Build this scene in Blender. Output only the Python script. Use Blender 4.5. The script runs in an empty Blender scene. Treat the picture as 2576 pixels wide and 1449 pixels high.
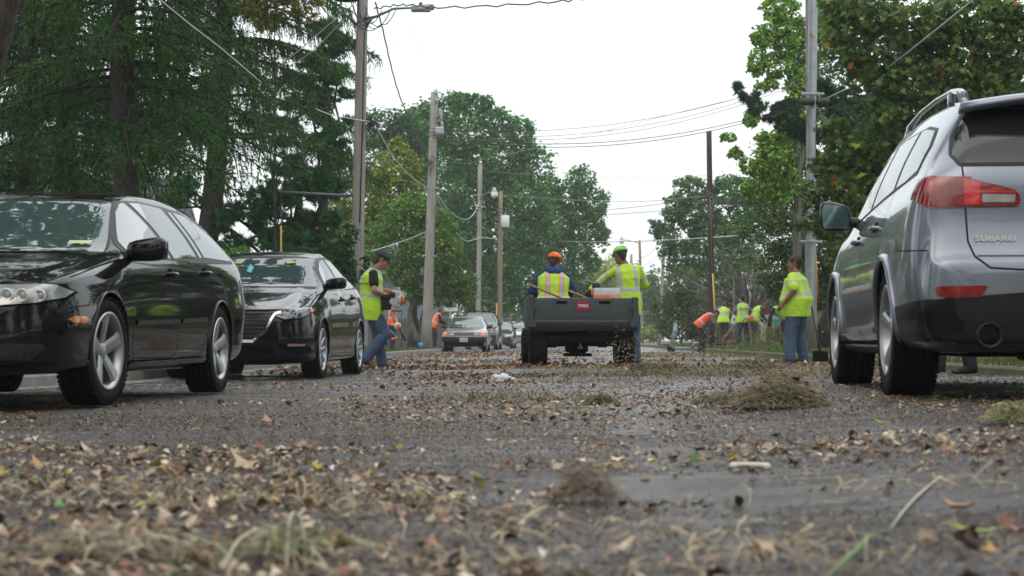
import bpy, bmesh, math, random
import numpy as np
from mathutils import Vector, Matrix
from mathutils.bvhtree import BVHTree
R = math.radians
rng = np.random.default_rng(7); random.seed(7)
# ------------------------------------------------------------------ camera, world, sun, exposure
F, U0, V0, H = 4700.0, 1288.0, 856.0, 0.39          # focal length in pixels of a 2576 px wide picture, horizon row, eye height
scene = bpy.context.scene
cd = bpy.data.cameras.new("camera"); cam = bpy.data.objects.new("camera", cd)
scene.collection.objects.link(cam); scene.camera = cam
cam.location = (0, 0, H); cam.rotation_euler = (R(90), 0, 0)
cd.sensor_width = 36; cd.lens = 36 * F / 2576; cd.shift_y = (V0 - 724.5) / 2576
cd.clip_start = 0.05; cd.clip_end = 3000
cd.dof.use_dof = True; cd.dof.focus_distance = 19.0; cd.dof.aperture_fstop = 5.6
world = bpy.data.worlds.new("World"); scene.world = world; world.use_nodes = True
wn = world.node_tree; wn.nodes.clear()
w_out = wn.nodes.new("ShaderNodeOutputWorld"); w_bg = wn.nodes.new("ShaderNodeBackground"); w_bg2 = wn.nodes.new("ShaderNodeBackground")
w_add = wn.nodes.new("ShaderNodeAddShader")
sky = wn.nodes.new("ShaderNodeTexSky"); sky.sky_type = 'NISHITA'; sky.sun_disc = False
SUN_EL, SUN_AZ = R(55), R(200)
sky.sun_elevation = SUN_EL; sky.sun_rotation = SUN_AZ; sky.dust_density = 6; sky.air_density = 1.5
w_bg.inputs[1].default_value = 0.05
w_tc = wn.nodes.new("ShaderNodeTexCoord"); w_nz = wn.nodes.new("ShaderNodeTexNoise"); w_nz.inputs["Scale"].default_value = 2.2
w_nz.inputs["Detail"].default_value = 3
w_rp = wn.nodes.new("ShaderNodeValToRGB")            # even cloud layer
w_rp.color_ramp.elements[0].position = .3; w_rp.color_ramp.elements[0].color = (.80, .86, .885, 1)
w_rp.color_ramp.elements[1].position = .75; w_rp.color_ramp.elements[1].color = (.95, .965, .97, 1)
w_bg2.inputs[1].default_value = 0.98
L = wn.links
L.new(sky.outputs[0], w_bg.inputs[0]); L.new(w_tc.outputs["Generated"], w_nz.inputs["Vector"]); L.new(w_nz.outputs["Fac"], w_rp.inputs[0])
L.new(w_rp.outputs[0], w_bg2.inputs[0]); L.new(w_bg.outputs[0], w_add.inputs[0]); L.new(w_bg2.outputs[0], w_add.inputs[1]); L.new(w_add.outputs[0], w_out.inputs[0])
sd = bpy.data.lights.new("sun", 'SUN'); sun = bpy.data.objects.new("sun", sd); scene.collection.objects.link(sun)
sd.energy = 0.6; sd.angle = R(70); sd.color = (1, .97, .93)
sun.rotation_euler = (R(90) - SUN_EL, 0, R(180) - SUN_AZ + R(180))
scene.view_settings.view_transform = 'Standard'; scene.view_settings.look = 'None'
scene.view_settings.exposure = 0.38; scene.view_settings.gamma = 1
scene.cycles.use_denoising = True; scene.cycles.max_bounces = 6; scene.cycles.diffuse_bounces = 3
# ------------------------------------------------------------------ placing
def at(u, v, D): return Vector(((u - U0) * D / F, D, H - (v - V0) * D / F))
def sm(a, b, x):
    t = min(1, max(0, (x - a) / (b - a))); return t * t * (3 - 2 * t)
def kerbL(y): return -4.75 + .032 * y
def kerbR(y): return 4.25 + .032 * y
def ground_z(x, y):
    if x > kerbR(y) + .15: return .12 + .12 * sm(0, 4, x - kerbR(y)) * sm(30, 60, y)
    if x < kerbL(y) - .15: return .06 + .1 * sm(0, 10, kerbL(y) - x)
    return .085 * sm(.4, 2.0, x) * (1 - sm(14, 22, y)) - .05 * (1 - sm(-1.3, .9, x)) * sm(13, 20, y)
# ------------------------------------------------------------------ materials
def new_mat(name):
    m = bpy.data.materials.new(name); m.use_nodes = True
    return m, m.node_tree, m.node_tree.nodes["Principled BSDF"]
def pmat(name, col, rough=.6, metal=0, col2=None, vs=6, bump=0, bs=60, coat=0, ior=1.5, attr=None, stretch=None, detail=6, spread=.2, transl=0, crough=.03, spec=.5):
    m, nt, p = new_mat(name); n = nt.nodes; l = nt.links
    p.inputs["Roughness"].default_value = rough; p.inputs["Metallic"].default_value = metal
    p.inputs["IOR"].default_value = ior; p.inputs["Specular IOR Level"].default_value = spec
    p.inputs["Coat Weight"].default_value = coat; p.inputs["Coat Roughness"].default_value = crough
    p.inputs["Base Color"].default_value = (*col, 1)
    tc = n.new("ShaderNodeTexCoord"); vec = tc.outputs["Object"]
    if stretch:
        mp = n.new("ShaderNodeMapping"); mp.inputs["Scale"].default_value = stretch; l.new(vec, mp.inputs[0]); vec = mp.outputs[0]
    out = None
    if attr:
        a = n.new("ShaderNodeAttribute"); a.attribute_name = attr; out = a.outputs["Color"]; l.new(out, p.inputs["Base Color"])
    if col2 is not None:
        nz = n.new("ShaderNodeTexNoise"); nz.inputs["Scale"].default_value = vs; nz.inputs["Detail"].default_value = detail; l.new(vec, nz.inputs["Vector"])
        mr = n.new("ShaderNodeMapRange"); mr.inputs[1].default_value = .5 - spread; mr.inputs[2].default_value = .5 + spread; l.new(nz.outputs["Fac"], mr.inputs[0])
        mx = n.new("ShaderNodeMix"); mx.data_type = 'RGBA'; mx.inputs["A"].default_value = (*col, 1); mx.inputs["B"].default_value = (*col2, 1)
        l.new(mr.outputs[0], mx.inputs["Factor"]); out = mx.outputs["Result"]; l.new(out, p.inputs["Base Color"])
    if bump:
        nb = n.new("ShaderNodeTexNoise"); nb.inputs["Scale"].default_value = bs; nb.inputs["Detail"].default_value = 4; l.new(vec, nb.inputs["Vector"])
        b = n.new("ShaderNodeBump"); b.inputs["Strength"].default_value = bump; b.inputs["Distance"].default_value = .01
        l.new(nb.outputs["Fac"], b.inputs["Height"]); l.new(b.outputs[0], p.inputs["Normal"])
    if transl:
        t = n.new("ShaderNodeBsdfTranslucent"); ms = n.new("ShaderNodeMixShader"); ms.inputs[0].default_value = transl
        if out: l.new(out, t.inputs[0])
        else: t.inputs[0].default_value = (*col, 1)
        l.new(p.outputs[0], ms.inputs[1]); l.new(t.outputs[0], ms.inputs[2]); l.new(ms.outputs[0], n["Material Output"].inputs[0])
    return m
# ------------------------------------------------------------------ objects
def link(o, parent=None):
    scene.collection.objects.link(o)
    if parent is not None: o.parent = parent
    return o
def thing(name, label, cat, loc=(0, 0, 0), rz=0, group=None):
    o = bpy.data.objects.new(name, None); o.empty_display_size = .2; link(o); o.location = loc; o.rotation_euler = (0, 0, rz)
    return tag(o, label, cat, group)
def tag(o, label, cat, group=None, kind=None):
    if label: o["label"] = label
    if cat: o["category"] = cat
    if group: o["group"] = group
    if kind: o["kind"] = kind
    return o
def np_mesh(name, co, faces, mats, mi=None, smooth=False, col=None, parent=None, fattr=None):
    """faces: (n,k) array or list of lists"""
    me = bpy.data.meshes.new(name); co = np.asarray(co, dtype=np.float32).reshape(-1, 3)
    if isinstance(faces, np.ndarray):
        tot = np.full(len(faces), faces.shape[1], dtype=np.int32); flat = faces.reshape(-1).astype(np.int32)
    else:
        tot = np.array([len(f) for f in faces], dtype=np.int32); flat = np.fromiter((i for f in faces for i in f), dtype=np.int32)
    me.vertices.add(len(co)); me.vertices.foreach_set("co", co.ravel())
    me.loops.add(len(flat)); me.loops.foreach_set("vertex_index", flat)
    me.polygons.add(len(tot)); st = np.zeros(len(tot), dtype=np.int32); st[1:] = np.cumsum(tot)[:-1]
    me.polygons.foreach_set("loop_start", st); me.polygons.foreach_set("loop_total", tot)
    for m in (mats if isinstance(mats, (list, tuple)) else [mats]): me.materials.append(m)
    if mi is not None: me.polygons.foreach_set("material_index", np.asarray(mi, dtype=np.int32))
    me.polygons.foreach_set("use_smooth", np.full(len(tot), bool(smooth)) if not isinstance(smooth, np.ndarray) else smooth)
    me.update(calc_edges=True)
    if col is not None:                                # per-vertex colour
        a = me.color_attributes.new("col", 'FLOAT_COLOR', 'POINT'); c = np.ones((len(co), 4), dtype=np.float32); c[:, :3] = col
        a.data.foreach_set("color", c.ravel())
    if fattr is not None:
        for k, vals in fattr.items():
            a = me.attributes.new(k, 'FLOAT', 'POINT'); a.data.foreach_set("value", np.asarray(vals, dtype=np.float32))
    o = bpy.data.objects.new(name, me); return link(o, parent)
class MB:
    """collects simple solids; build() links them as one mesh"""
    def __init__(s): s.v = []; s.f = []; s.m = []; s.s = []
    def add(s, vs, fs, mi=0, smooth=False):
        b = len(s.v); s.v += [tuple(v) for v in vs]; s.f += [[b + i for i in f] for f in fs]
        s.m += [mi] * len(fs); s.s += [smooth] * len(fs); return s
    def bm(s, bm, mi=0, smooth=False):
        bm.verts.index_update(); s.add([v.co.copy() for v in bm.verts], [[v.index for v in f.verts] for f in bm.faces], mi, smooth); bm.free(); return s
    def box(s, c, d, mi=0, rot=None, bev=0, seg=2, taper=None):
        bm = bmesh.new(); bmesh.ops.create_cube(bm, size=1)
        for v in bm.verts:
            v.co = Vector((v.co.x * d[0], v.co.y * d[1], v.co.z * d[2]))
            if taper and v.co.z > 0: v.co.x *= taper; v.co.y *= taper
        if bev: bmesh.ops.bevel(bm, geom=list(bm.edges), offset=bev, segments=seg, profile=.6, affect='EDGES')
        M = Matrix.Translation(Vector(c)) @ (Matrix(rot).to_4x4() if rot is not None and not isinstance(rot, (tuple, list)) else (Euler3(rot) if rot else Matrix()))
        bmesh.ops.transform(bm, matrix=M, verts=bm.verts); return s.bm(bm, mi, bool(bev))
    def tube(s, pts, r, mi=0, n=10, cap=True, smooth=True, flat=None):
        pts = [Vector(p) for p in pts]; k = len(pts); rs = r if isinstance(r, (list, tuple)) else [r] * k
        vs = []; fs = []; up = None
        for i, p in enumerate(pts):
            d = (pts[min(i + 1, k - 1)] - pts[max(i - 1, 0)]).normalized()
            if up is None: up = Vector((0, 0, 1)) if abs(d.z) < .95 else Vector((1, 0, 0))
            a = (up - d * up.dot(d)).normalized(); up = a; b = d.cross(a)
            for j in range(n):
                t = 2 * math.pi * j / n; vs.append(p + (a * math.cos(t) * (flat or 1) + b * math.sin(t)) * rs[i])
        for i in range(k - 1):
            for j in range(n):
                j2 = (j + 1) % n; fs.append([i * n + j, i * n + j2, (i + 1) * n + j2, (i + 1) * n + j])
        if cap: fs += [list(range(n))[::-1], [(k - 1) * n + j for j in range(n)]]
        return s.add(vs, fs, mi, smooth)
    def lathe(s, prof, c=(0, 0, 0), axis='z', mi=0, n=32, smooth=True, closed=False):
        vs = []; fs = []; k = len(prof)
        for r, h in prof:
            for j in range(n):
                t = 2 * math.pi * j / n; p = (r * math.cos(t), r * math.sin(t), h)
                if axis == 'x': p = (h, r * math.cos(t), r * math.sin(t))
                if axis == 'y': p = (r * math.sin(t), h, r * math.cos(t))
                vs.append(Vector(p) + Vector(c))
        for i in range(k if closed else k - 1):
            i2 = (i + 1) % k
            for j in range(n):
                j2 = (j + 1) % n; fs.append([i * n + j, i * n + j2, i2 * n + j2, i2 * n + j])
        return s.add(vs, fs, mi, smooth)
    def prism(s, poly, a, b, axis='y', mi=0):
        """2-D polygon extruded from a to b along axis"""
        k = len(poly)
        def P3(p, h): return {'y': (p[0], h, p[1]), 'x': (h, p[0], p[1]), 'z': (p[0], p[1], h)}[axis]
        vs = [P3(p, a) for p in poly] + [P3(p, b) for p in poly]
        fs = [list(range(k))[::-1], list(range(k, 2 * k))] + [[i, (i + 1) % k, k + (i + 1) % k, k + i] for i in range(k)]
        return s.add(vs, fs, mi)
    def ball(s, c, r, mi=0, n=16, m=10):
        r = r if isinstance(r, (tuple, list)) else (r, r, r); bm = bmesh.new(); bmesh.ops.create_uvsphere(bm, u_segments=n, v_segments=m, radius=1)
        for v in bm.verts: v.co = Vector((v.co.x * r[0] + c[0], v.co.y * r[1] + c[1], v.co.z * r[2] + c[2]))
        return s.bm(bm, mi, True)
    def xf(s, M):
        s.v = [tuple(M @ Vector(v)) for v in s.v]; return s
    def build(s, name, mats, parent=None, fix=True):
        o = np_mesh(name, s.v, s.f, mats, s.m, np.array(s.s, dtype=bool), parent=parent)
        if fix:
            bm = bmesh.new(); bm.from_mesh(o.data); bmesh.ops.recalc_face_normals(bm, faces=bm.faces); bm.to_mesh(o.data); bm.free()
        return o
def Euler3(r):
    from mathutils import Euler
    return Euler(r).to_matrix().to_4x4()
def text_mesh(name, body, size, mat, parent, loc, rot, extrude=.002, bold=0.0, sx=1, shear=0, sp=1, align='CENTER'):
    cu = bpy.data.curves.new(name, 'FONT'); cu.body = body; cu.size = size; cu.extrude = extrude; cu.offset = bold; cu.shear = shear
    cu.align_x = align; cu.align_y = 'CENTER'; cu.resolution_u = 3; cu.space_character = sp
    t = bpy.data.objects.new(name + "_curve", cu); scene.collection.objects.link(t)
    dg = bpy.context.evaluated_depsgraph_get(); me = bpy.data.meshes.new_from_object(t.evaluated_get(dg))
    bpy.data.objects.remove(t); bpy.data.curves.remove(cu); me.materials.clear(); me.materials.append(mat)
    o = bpy.data.objects.new(name, me); link(o, parent); o.location = loc; o.rotation_euler = rot; o.scale = (sx, 1, 1); return o
def copy_tree(o, parent=None):
    c = o.copy(); scene.collection.objects.link(c); c.parent = parent
    for ch in list(o.children): copy_tree(ch, c)
    return c
M = {}
def carpaint(name, col, flake=0.0, rough=.25):
    m, nt, p = new_mat(name); n = nt.nodes; l = nt.links
    p.inputs["Base Color"].default_value = (*col, 1); p.inputs["Roughness"].default_value = rough; p.inputs["Metallic"].default_value = flake
    p.inputs["Coat Weight"].default_value = 1; p.inputs["Coat Roughness"].default_value = .04; p.inputs["Coat IOR"].default_value = 1.42
    if max(col) < .05: p.inputs["Specular IOR Level"].default_value = .0
    tc = n.new("ShaderNodeTexCoord"); vo = n.new("ShaderNodeTexVoronoi"); vo.inputs["Scale"].default_value = 90; l.new(tc.outputs["Object"], vo.inputs["Vector"])
    mr = n.new("ShaderNodeMapRange"); mr.inputs[1].default_value = 0; mr.inputs[2].default_value = .28; mr.inputs[3].default_value = 1; mr.inputs[4].default_value = 0; l.new(vo.outputs["Distance"], mr.inputs[0])
    nz = n.new("ShaderNodeTexNoise"); nz.inputs["Scale"].default_value = 5; l.new(tc.outputs["Object"], nz.inputs["Vector"])
    mu = n.new("ShaderNodeMath"); mu.operation = 'MULTIPLY'; l.new(mr.outputs[0], mu.inputs[0]); l.new(nz.outputs["Fac"], mu.inputs[1])
    b = n.new("ShaderNodeBump"); b.inputs["Strength"].default_value = .25; b.inputs["Distance"].default_value = .0015; l.new(mu.outputs[0], b.inputs["Height"])   # rain beads
    l.new(b.outputs[0], p.inputs["Coat Normal"])
    mx = n.new("ShaderNodeMix"); mx.data_type = 'RGBA'; mx.inputs["A"].default_value = (*col, 1); mx.inputs["B"].default_value = (col[0] * 1.3 + .003, col[1] * 1.3 + .003, col[2] * 1.3 + .003, 1)
    n2 = n.new("ShaderNodeTexNoise"); n2.inputs["Scale"].default_value = 2.5; n2.inputs["Detail"].default_value = 8; l.new(tc.outputs["Object"], n2.inputs["Vector"])
    l.new(n2.outputs["Fac"], mx.inputs["Factor"]); l.new(mx.outputs["Result"], p.inputs["Base Color"])
    return m
M['black_paint'] = carpaint("black car paint", (.005, .005, .0055))
M['black_paint2'] = carpaint("blue black car paint", (.005, .005, .0065))
M['grey_paint'] = carpaint("grey metallic paint", (.15, .168, .20), .75, .36)
M['brown_paint'] = carpaint("dull silver brown paint", (.46, .42, .42), .35, .35)
M['dgreen_paint'] = carpaint("dark green paint", (.03, .045, .045), .2)
M['navy_paint'] = carpaint("dark blue grey paint", (.03, .035, .042), .2)
M['beige_paint'] = carpaint("pale beige paint", (.5, .48, .44), .1)
def glass(name, col, ior):
    m, nt, p = new_mat(name); n = nt.nodes; l = nt.links
    p.inputs["Base Color"].default_value = (*col, 1); p.inputs["Roughness"].default_value = .03; p.inputs["IOR"].default_value = ior
    tc = n.new("ShaderNodeTexCoord"); nz = n.new("ShaderNodeTexNoise"); nz.inputs["Scale"].default_value = 3; nz.inputs["Detail"].default_value = 6; l.new(tc.outputs["Object"], nz.inputs["Vector"])
    b = n.new("ShaderNodeBump"); b.inputs["Strength"].default_value = .12; b.inputs["Distance"].default_value = .004; l.new(nz.outputs["Fac"], b.inputs["Height"]); l.new(b.outputs[0], p.inputs["Normal"])
    return m
M['glass'] = glass("wet window glass", (.045, .078, .074), 2.0)
M['glass_side'] = glass("wet side window glass", (.06, .075, .075), 3.0)
M['glass_dark'] = glass("tinted rear glass", (.012, .014, .016), 1.55)
M['trim'] = pmat("black trim plastic", (.010, .010, .011), .45, bump=.1, bs=200, spec=.3)
M['dark'] = pmat("dark underside", (.004, .004, .004), .9, spec=.08)
M['grille'] = pmat("gloss black grille", (.01, .01, .011), .25)
M['tyre'] = pmat("tyre rubber", (.007, .007, .007), .8, col2=(.014, .013, .012), vs=12, bump=.3, bs=120, spec=.15)
M['alloy'] = pmat("silver alloy", (.50, .51, .52), .34, .8, col2=(.36, .36, .36), vs=9, spread=.25)
M['chrome'] = pmat("chrome", (.75, .75, .76), .08, 1)
M['lens'] = pmat("hazy lamp lens", (.42, .43, .41), .12, .15, coat=1, col2=(.2, .21, .2), vs=8)
M['lens_clear'] = pmat("clear lamp lens", (.16, .17, .18), .06, .5, coat=1, col2=(.04, .04, .045), vs=14)
M['lamp_white'] = pmat("lamp reflector", (.62, .63, .62), .25, .3)
M['amber'] = pmat("amber lens", (.60, .15, .01), .15, coat=1)
M['red_lens'] = pmat("red tail lens", (.26, .003, .006), .12, coat=.6, col2=(.12, .002, .004), vs=20)
M['red_bright'] = pmat("bright red lens", (.50, .010, .006), .2, coat=1)
M['plate'] = pmat("plate white", (.55, .57, .62), .5)
M['steel'] = pmat("galvanised steel", (.33, .35, .37), .38, .75, col2=(.25, .27, .29), vs=7)
M['mirror'] = pmat("mirror glass", (.22, .34, .36), .05, .9)
M['badge'] = pmat('silver badge', (.62, .63, .64), .35, .2)
# ------------------------------------------------------------------ cars
def pchip(tab, n):
    """smooth monotone curves through the rows of tab, n samples per interval"""
    A = np.array(tab, float); k = len(A); d = np.diff(A, axis=0); s = np.zeros_like(A)
    for i in range(1, k - 1):
        m = d[i - 1] * d[i] > 0; s[i][m] = 2 * d[i - 1][m] * d[i][m] / (d[i - 1][m] + d[i][m])
    s[0] = d[0]; s[-1] = d[-1]; out = []
    for i in range(k - 1):
        for j in range(n):
            t = j / n; h00 = 2 * t**3 - 3 * t**2 + 1; h10 = t**3 - 2 * t**2 + t; h01 = -2 * t**3 + 3 * t**2; h11 = t**3 - t**2
            out.append(h00 * A[i] + h10 * s[i] + h01 * A[i + 1] + h11 * s[i + 1])
    out.append(A[-1]); return np.array(out)
def crom(P, n):
    P = np.array(P, float); Q = np.vstack([2 * P[0] - P[1], P, 2 * P[-1] - P[-2]]); out = []
    for i in range(1, len(Q) - 2):
        for j in range(n):
            t = j / n; a, b, c, d = Q[i - 1:i + 3]
            out.append(.5 * ((2 * b) + (-a + c) * t + (2 * a - 5 * b + 4 * c - d) * t * t + (-a + 3 * b - 3 * c + d) * t**3))
    out.append(P[-1]); return np.array(out)
class Car:
    """tab rows: ynose, zbottom, ztop, zbelt, wlow, wmid, wbelt, wtop, crown"""
    def __init__(s, root, tab, y0, paint, zmid=.5, zf=None):
        s.zf = zf or (lambda z: z); tab = [(r[0], s.zf(r[1]), s.zf(r[2]), s.zf(r[3])) + tuple(r[4:]) for r in tab]
        s.root = root; s.y0 = y0; S = pchip(tab, 6); vs = []; fs = []; s.zmid = zmid
        for r in S:
            y, zb, zt, ze, wl, wm, wb, wt, cr = r; dz = ze - zb; y -= y0
            half = [(0, zb), (wl * .8, zb), (wl, zb + dz * .06), (wl + (wm - wl) * .75, zb + dz * .25), (wm, zb + dz * zmid), (wm - .004 - (wm - wb) * .28, ze - dz * .17), (wb, ze),
                    (wb + (wt - wb) * .42 + .012 * (zt - ze > .1), ze + (zt - cr - ze) * .46), (wt, zt - cr), (wt - min(.09, wt * .2), zt - cr * .35), (wt * .5, zt - cr * .08), (0, zt)]
            half = crom(half, 4); ring = [(x, y, z) for x, z in half] + [(-x, y, z) for x, z in half[-2:0:-1]]
            s.n = len(ring); vs += ring
        n = s.n; k = len(S)
        for i in range(k - 1):
            for j in range(n):
                j2 = (j + 1) % n; fs.append([i * n + j, i * n + j2, (i + 1) * n + j2, (i + 1) * n + j])
        fs += [list(range(n)), [(k - 1) * n + j for j in range(n)][::-1]]
        s.paint = paint; s.bm = bmesh.new(); me = bpy.data.meshes.new("t"); me.from_pydata(vs, [], fs); s.bm.from_mesh(me); bpy.data.meshes.remove(me)
        bmesh.ops.recalc_face_normals(s.bm, faces=s.bm.faces); s.bm.normal_update(); s.bvh = BVHTree.FromBMesh(s.bm)
    def sx(s, y, z, side=1):
        h = s.bvh.ray_cast(Vector((2 * side, y - s.y0, z)), Vector((-side, 0, 0))); return abs(h[0].x) if h[0] else .8
    def sy(s, x, z, front=True):
        h = s.bvh.ray_cast(Vector((x, -9 if front else 9, z)), Vector((0, 1 if front else -1, 0))); return h[0].y if h[0] else 0
    def sz(s, x, y):
        h = s.bvh.ray_cast(Vector((x, y - s.y0, 5)), Vector((0, 0, -1))); return h[0].z if h[0] else 1
    def body(s, arches, ra, name="body", xin=.56):
        me = bpy.data.meshes.new("tb"); s.bm.to_mesh(me); o = bpy.data.objects.new("tb", me); link(o)
        cut = MB()
        for (y, z) in arches:
            for sd in (-1, 1): cut.lathe([(0, xin), (ra, xin), (ra, 1.3), (0, 1.3)] if sd > 0 else [(0, -1.3), (ra, -1.3), (ra, -xin), (0, -xin)], (0, y - s.y0, z), 'x', n=40, smooth=False)
        c = cut.build("tc", []); bm = bmesh.new(); bm.from_mesh(c.data); bmesh.ops.remove_doubles(bm, verts=bm.verts, dist=1e-5); bmesh.ops.recalc_face_normals(bm, faces=bm.faces); bm.to_mesh(c.data); bm.free()
        md = o.modifiers.new("b", 'BOOLEAN'); md.operation = 'DIFFERENCE'; md.object = c; md.solver = 'EXACT'
        dg = bpy.context.evaluated_depsgraph_get(); me2 = bpy.data.meshes.new_from_object(o.evaluated_get(dg)); bpy.data.objects.remove(o); bpy.data.objects.remove(c)
        b = bpy.data.objects.new(name, me2); link(b, s.root); me2.materials.clear(); me2.materials.append(s.paint); me2.materials.append(M['dark'])
        for p in me2.polygons:
            c = p.center; p.use_smooth = True; p.material_index = 0
            for (y, z) in arches:
                dd = math.hypot(c.y - (y - s.y0), c.z - z)
                if dd < ra + .006 and abs(c.x) > xin - .01 and (abs(dd - ra) < .006 and abs(p.normal.x) < .5 or abs(abs(c.x) - xin) < .004): p.material_index = 1; p.use_smooth = False
        s.bodyobj = b; return b
    def sub(s, name, polys, axis, sign, off, mat, parent=None, mb=None, eps=.0):
        thr = .3 if name in ('windscreen', 'side_window', 'windscreen_trim', 'quarter_window', 'window_trim') else .02
        """pieces of the body skin inside convex 2-D polygons, set proud by off"""
        bmo = bmesh.new(); allv = []; allf = []
        for poly in polys:
            bm = s.bm.copy(); bm.normal_update(); ax = {'x': 0, 'y': 1, 'z': 2}[axis]
            for v in bm.verts: pass
            kill = [f for f in bm.faces if f.normal[ax] * sign < thr or (axis == 'x' and f.calc_center_median().x * sign < 0)]
            bmesh.ops.delete(bm, geom=kill, context='FACES')
            if axis != 'z': poly = [(p[0], s.zf(p[1])) for p in poly]
            if axis == 'x': pl = [(p[0] - s.y0, p[1]) for p in poly]
            elif axis == 'z': pl = [(p[0], p[1] - s.y0) for p in poly]
            else: pl = list(poly)
            ar = sum(pl[i][0] * pl[(i + 1) % len(pl)][1] - pl[(i + 1) % len(pl)][0] * pl[i][1] for i in range(len(pl)))
            if ar < 0: pl = pl[::-1]
            for i in range(len(pl)):
                a = pl[i]; b = pl[(i + 1) % len(pl)]; nx, ny = b[1] - a[1], -(b[0] - a[0])
                if abs(nx) + abs(ny) < 1e-9: continue
                if axis == 'x': co = (0, a[0], a[1]); no = (0, nx, ny)
                elif axis == 'y': co = (a[0], 0, a[1]); no = (nx, 0, ny)
                else: co = (a[0], a[1], 0); no = (nx, ny, 0)
                g = list(bm.verts) + list(bm.edges) + list(bm.faces)
                if not bm.faces: break
                bmesh.ops.bisect_plane(bm, geom=g, dist=1e-6, plane_co=co, plane_no=Vector(no).normalized(), clear_outer=True)
            bm.normal_update(); bm.verts.index_update(); base = len(allv)
            allv += [v.co + v.normal * off for v in bm.verts]; allf += [[base + v.index for v in f.verts] for f in bm.faces]; bm.free()
        bmo.free()
        if mb is not None: mb.add(allv, allf, 0, True); return None
        if not allf: return None
        return np_mesh(name, [tuple(v) for v in allv], allf, [mat], smooth=True, parent=parent or s.root)
    def line(s, name, pts, w, axis, sign, mat, off=.0012, parent=None, closed=False, mb=None):
        q = []; pts = list(pts) + ([pts[0]] if closed else [])
        for a, b in zip(pts[:-1], pts[1:]):
            dx, dy = b[0] - a[0], b[1] - a[1]; l = math.hypot(dx, dy) or 1; nx, ny = -dy / l * w / 2, dx / l * w / 2
            q.append([(a[0] + nx, a[1] + ny), (a[0] - nx, a[1] - ny), (b[0] - nx, b[1] - ny), (b[0] + nx, b[1] + ny)])
        return s.sub(name, q, axis, sign, off, mat, parent, mb)
    def arch_lip(s, y, z, ra, r, mat, side, a0=-8, a1=188, out=.0):
        pts = []
        for i in range(25):
            t = R(a0 + (a1 - a0) * i / 24); yy = y + ra * math.cos(t); zz = z + ra * math.sin(t)
            pts.append((side * (s.sx(yy, zz, side) + out), yy - s.y0, zz))
        return MB().tube(pts, r, n=8).build("arch_lip", mat, s.root)
def wheel(root, x, y, z, rt, rr, w, side, spokes=5, style=0, name="wheel", rimmat=None, seg=48):
    """thing part: tyre mesh with rim and hub children; outer face towards side"""
    rimmat = rimmat or M['alloy']; h = w / 2; s = side
    t = MB(); pr = [(rr, -h * .8), (rr + .012, -h * .95), (rt - .05, -h), (rt - .018, -h * .93), (rt, -h * .72), (rt, h * .72), (rt - .018, h * .93), (rt - .05, h), (rr + .012, h * .95), (rr, h * .8)]
    if rt > .28 and seg > 30:                            # tread grooves
        pr = pr[:5]
        for k in range(1, 4):
            gx = -h * .72 + k * h * 1.44 / 4; pr += [(rt, gx - .004), (rt - .006, gx - .003), (rt - .006, gx + .003), (rt, gx + .004)]
        pr += [(rt, h * .72), (rt - .018, h * .93), (rt - .05, h), (rr + .012, h * .95), (rr, h * .8)]
    t.lathe(pr, (0, 0, 0), 'x', n=seg)
    if seg > 30:
        for k in range(64):
            a = 2 * math.pi * k / 64
            for sd in (-1, 1):
                t.box((sd * h * .87, math.cos(a) * (rt - .006), math.sin(a) * (rt - .006)), (h * .22, .020, .010), rot=(a - math.pi / 2, 0, 0))
    o = t.build(name, M['tyre'], root); o.location = (x, y, z)
    b = MB(); b.lathe([(rr + .002, s * h * .80), (rr + .008, s * h * .97), (rr - .004, s * h * 1.0), (rr - .022, s * h * .86), (rr - .03, s * h * .4), (rr - .03, -s * h * .9)], axis='x', n=seg)
    hub = s * h * (.62 if style != 1 else .7); rim_in = rr - .018
    for k in range(spokes):
        a = 2 * math.pi * k / spokes + .35
        cw0, cw1 = (.038, .058) if style == 0 else ((.022, .03) if style == 1 else (.03, .04))
        offs = [0] if style != 1 else [-.05, .05]
        for of in offs:
            d = Vector((0, math.cos(a), math.sin(a))); e = Vector((0, -math.sin(a), math.cos(a)))
            p0 = d * .045 + e * of * .4; p1 = d * rim_in + e * of * (1.3 if style == 1 else 1)
            X0 = Vector((hub, 0, 0)); X1 = Vector((s * h * .9, 0, 0)); th = Vector((-s * .035, 0, 0)); rd = Vector((-s * .008, 0, 0))
            m0 = (p0 + p1) * .55; Xm = Vector((s * h * .80, 0, 0))
            vs = []
            for (p, xx, cw) in ((p0, X0, cw0), (m0, Xm, (cw0 * .8 + cw1 * .2)), (p1, X1, cw1)):
                vs += [p + xx + rd - e * cw, p + xx - e * cw * .45, p + xx + e * cw * .45, p + xx + rd + e * cw, p + xx + th + e * cw * .8, p + xx + th - e * cw * .8]
            fs = []
            for i in range(2):
                for j in range(6): fs.append([i * 6 + j, i * 6 + (j + 1) % 6, i * 6 + 6 + (j + 1) % 6, i * 6 + 6 + j])
            fs += [[0, 1, 2, 3, 4, 5], [17, 16, 15, 14, 13, 12]]; b.add(vs, fs, 0, False)
    b.lathe([(0, hub + s * .008), (.03, hub + s * .006), (.05, hub - s * .002), (.075, hub - s * .02), (.07, hub - s * .06)], axis='x', n=24)
    ri = b.build("rim", rimmat, o)
    c = MB().lathe([(0, s * h * .1), (rr * .72, s * h * .1), (rr * .72, s * h * .02), (rr - .03, -s * h * .05)], axis='x', n=24)
    for k in range(5):
        a = 2 * math.pi * k / 5; c.lathe([(0, hub - s * .004), (.009, hub - s * .006), (.009, hub - s * .03)], (0, .055 * math.cos(a), .055 * math.sin(a)), 'x', n=8)
    c.build("brake_disc", M['dark'], o)
    return o
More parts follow.
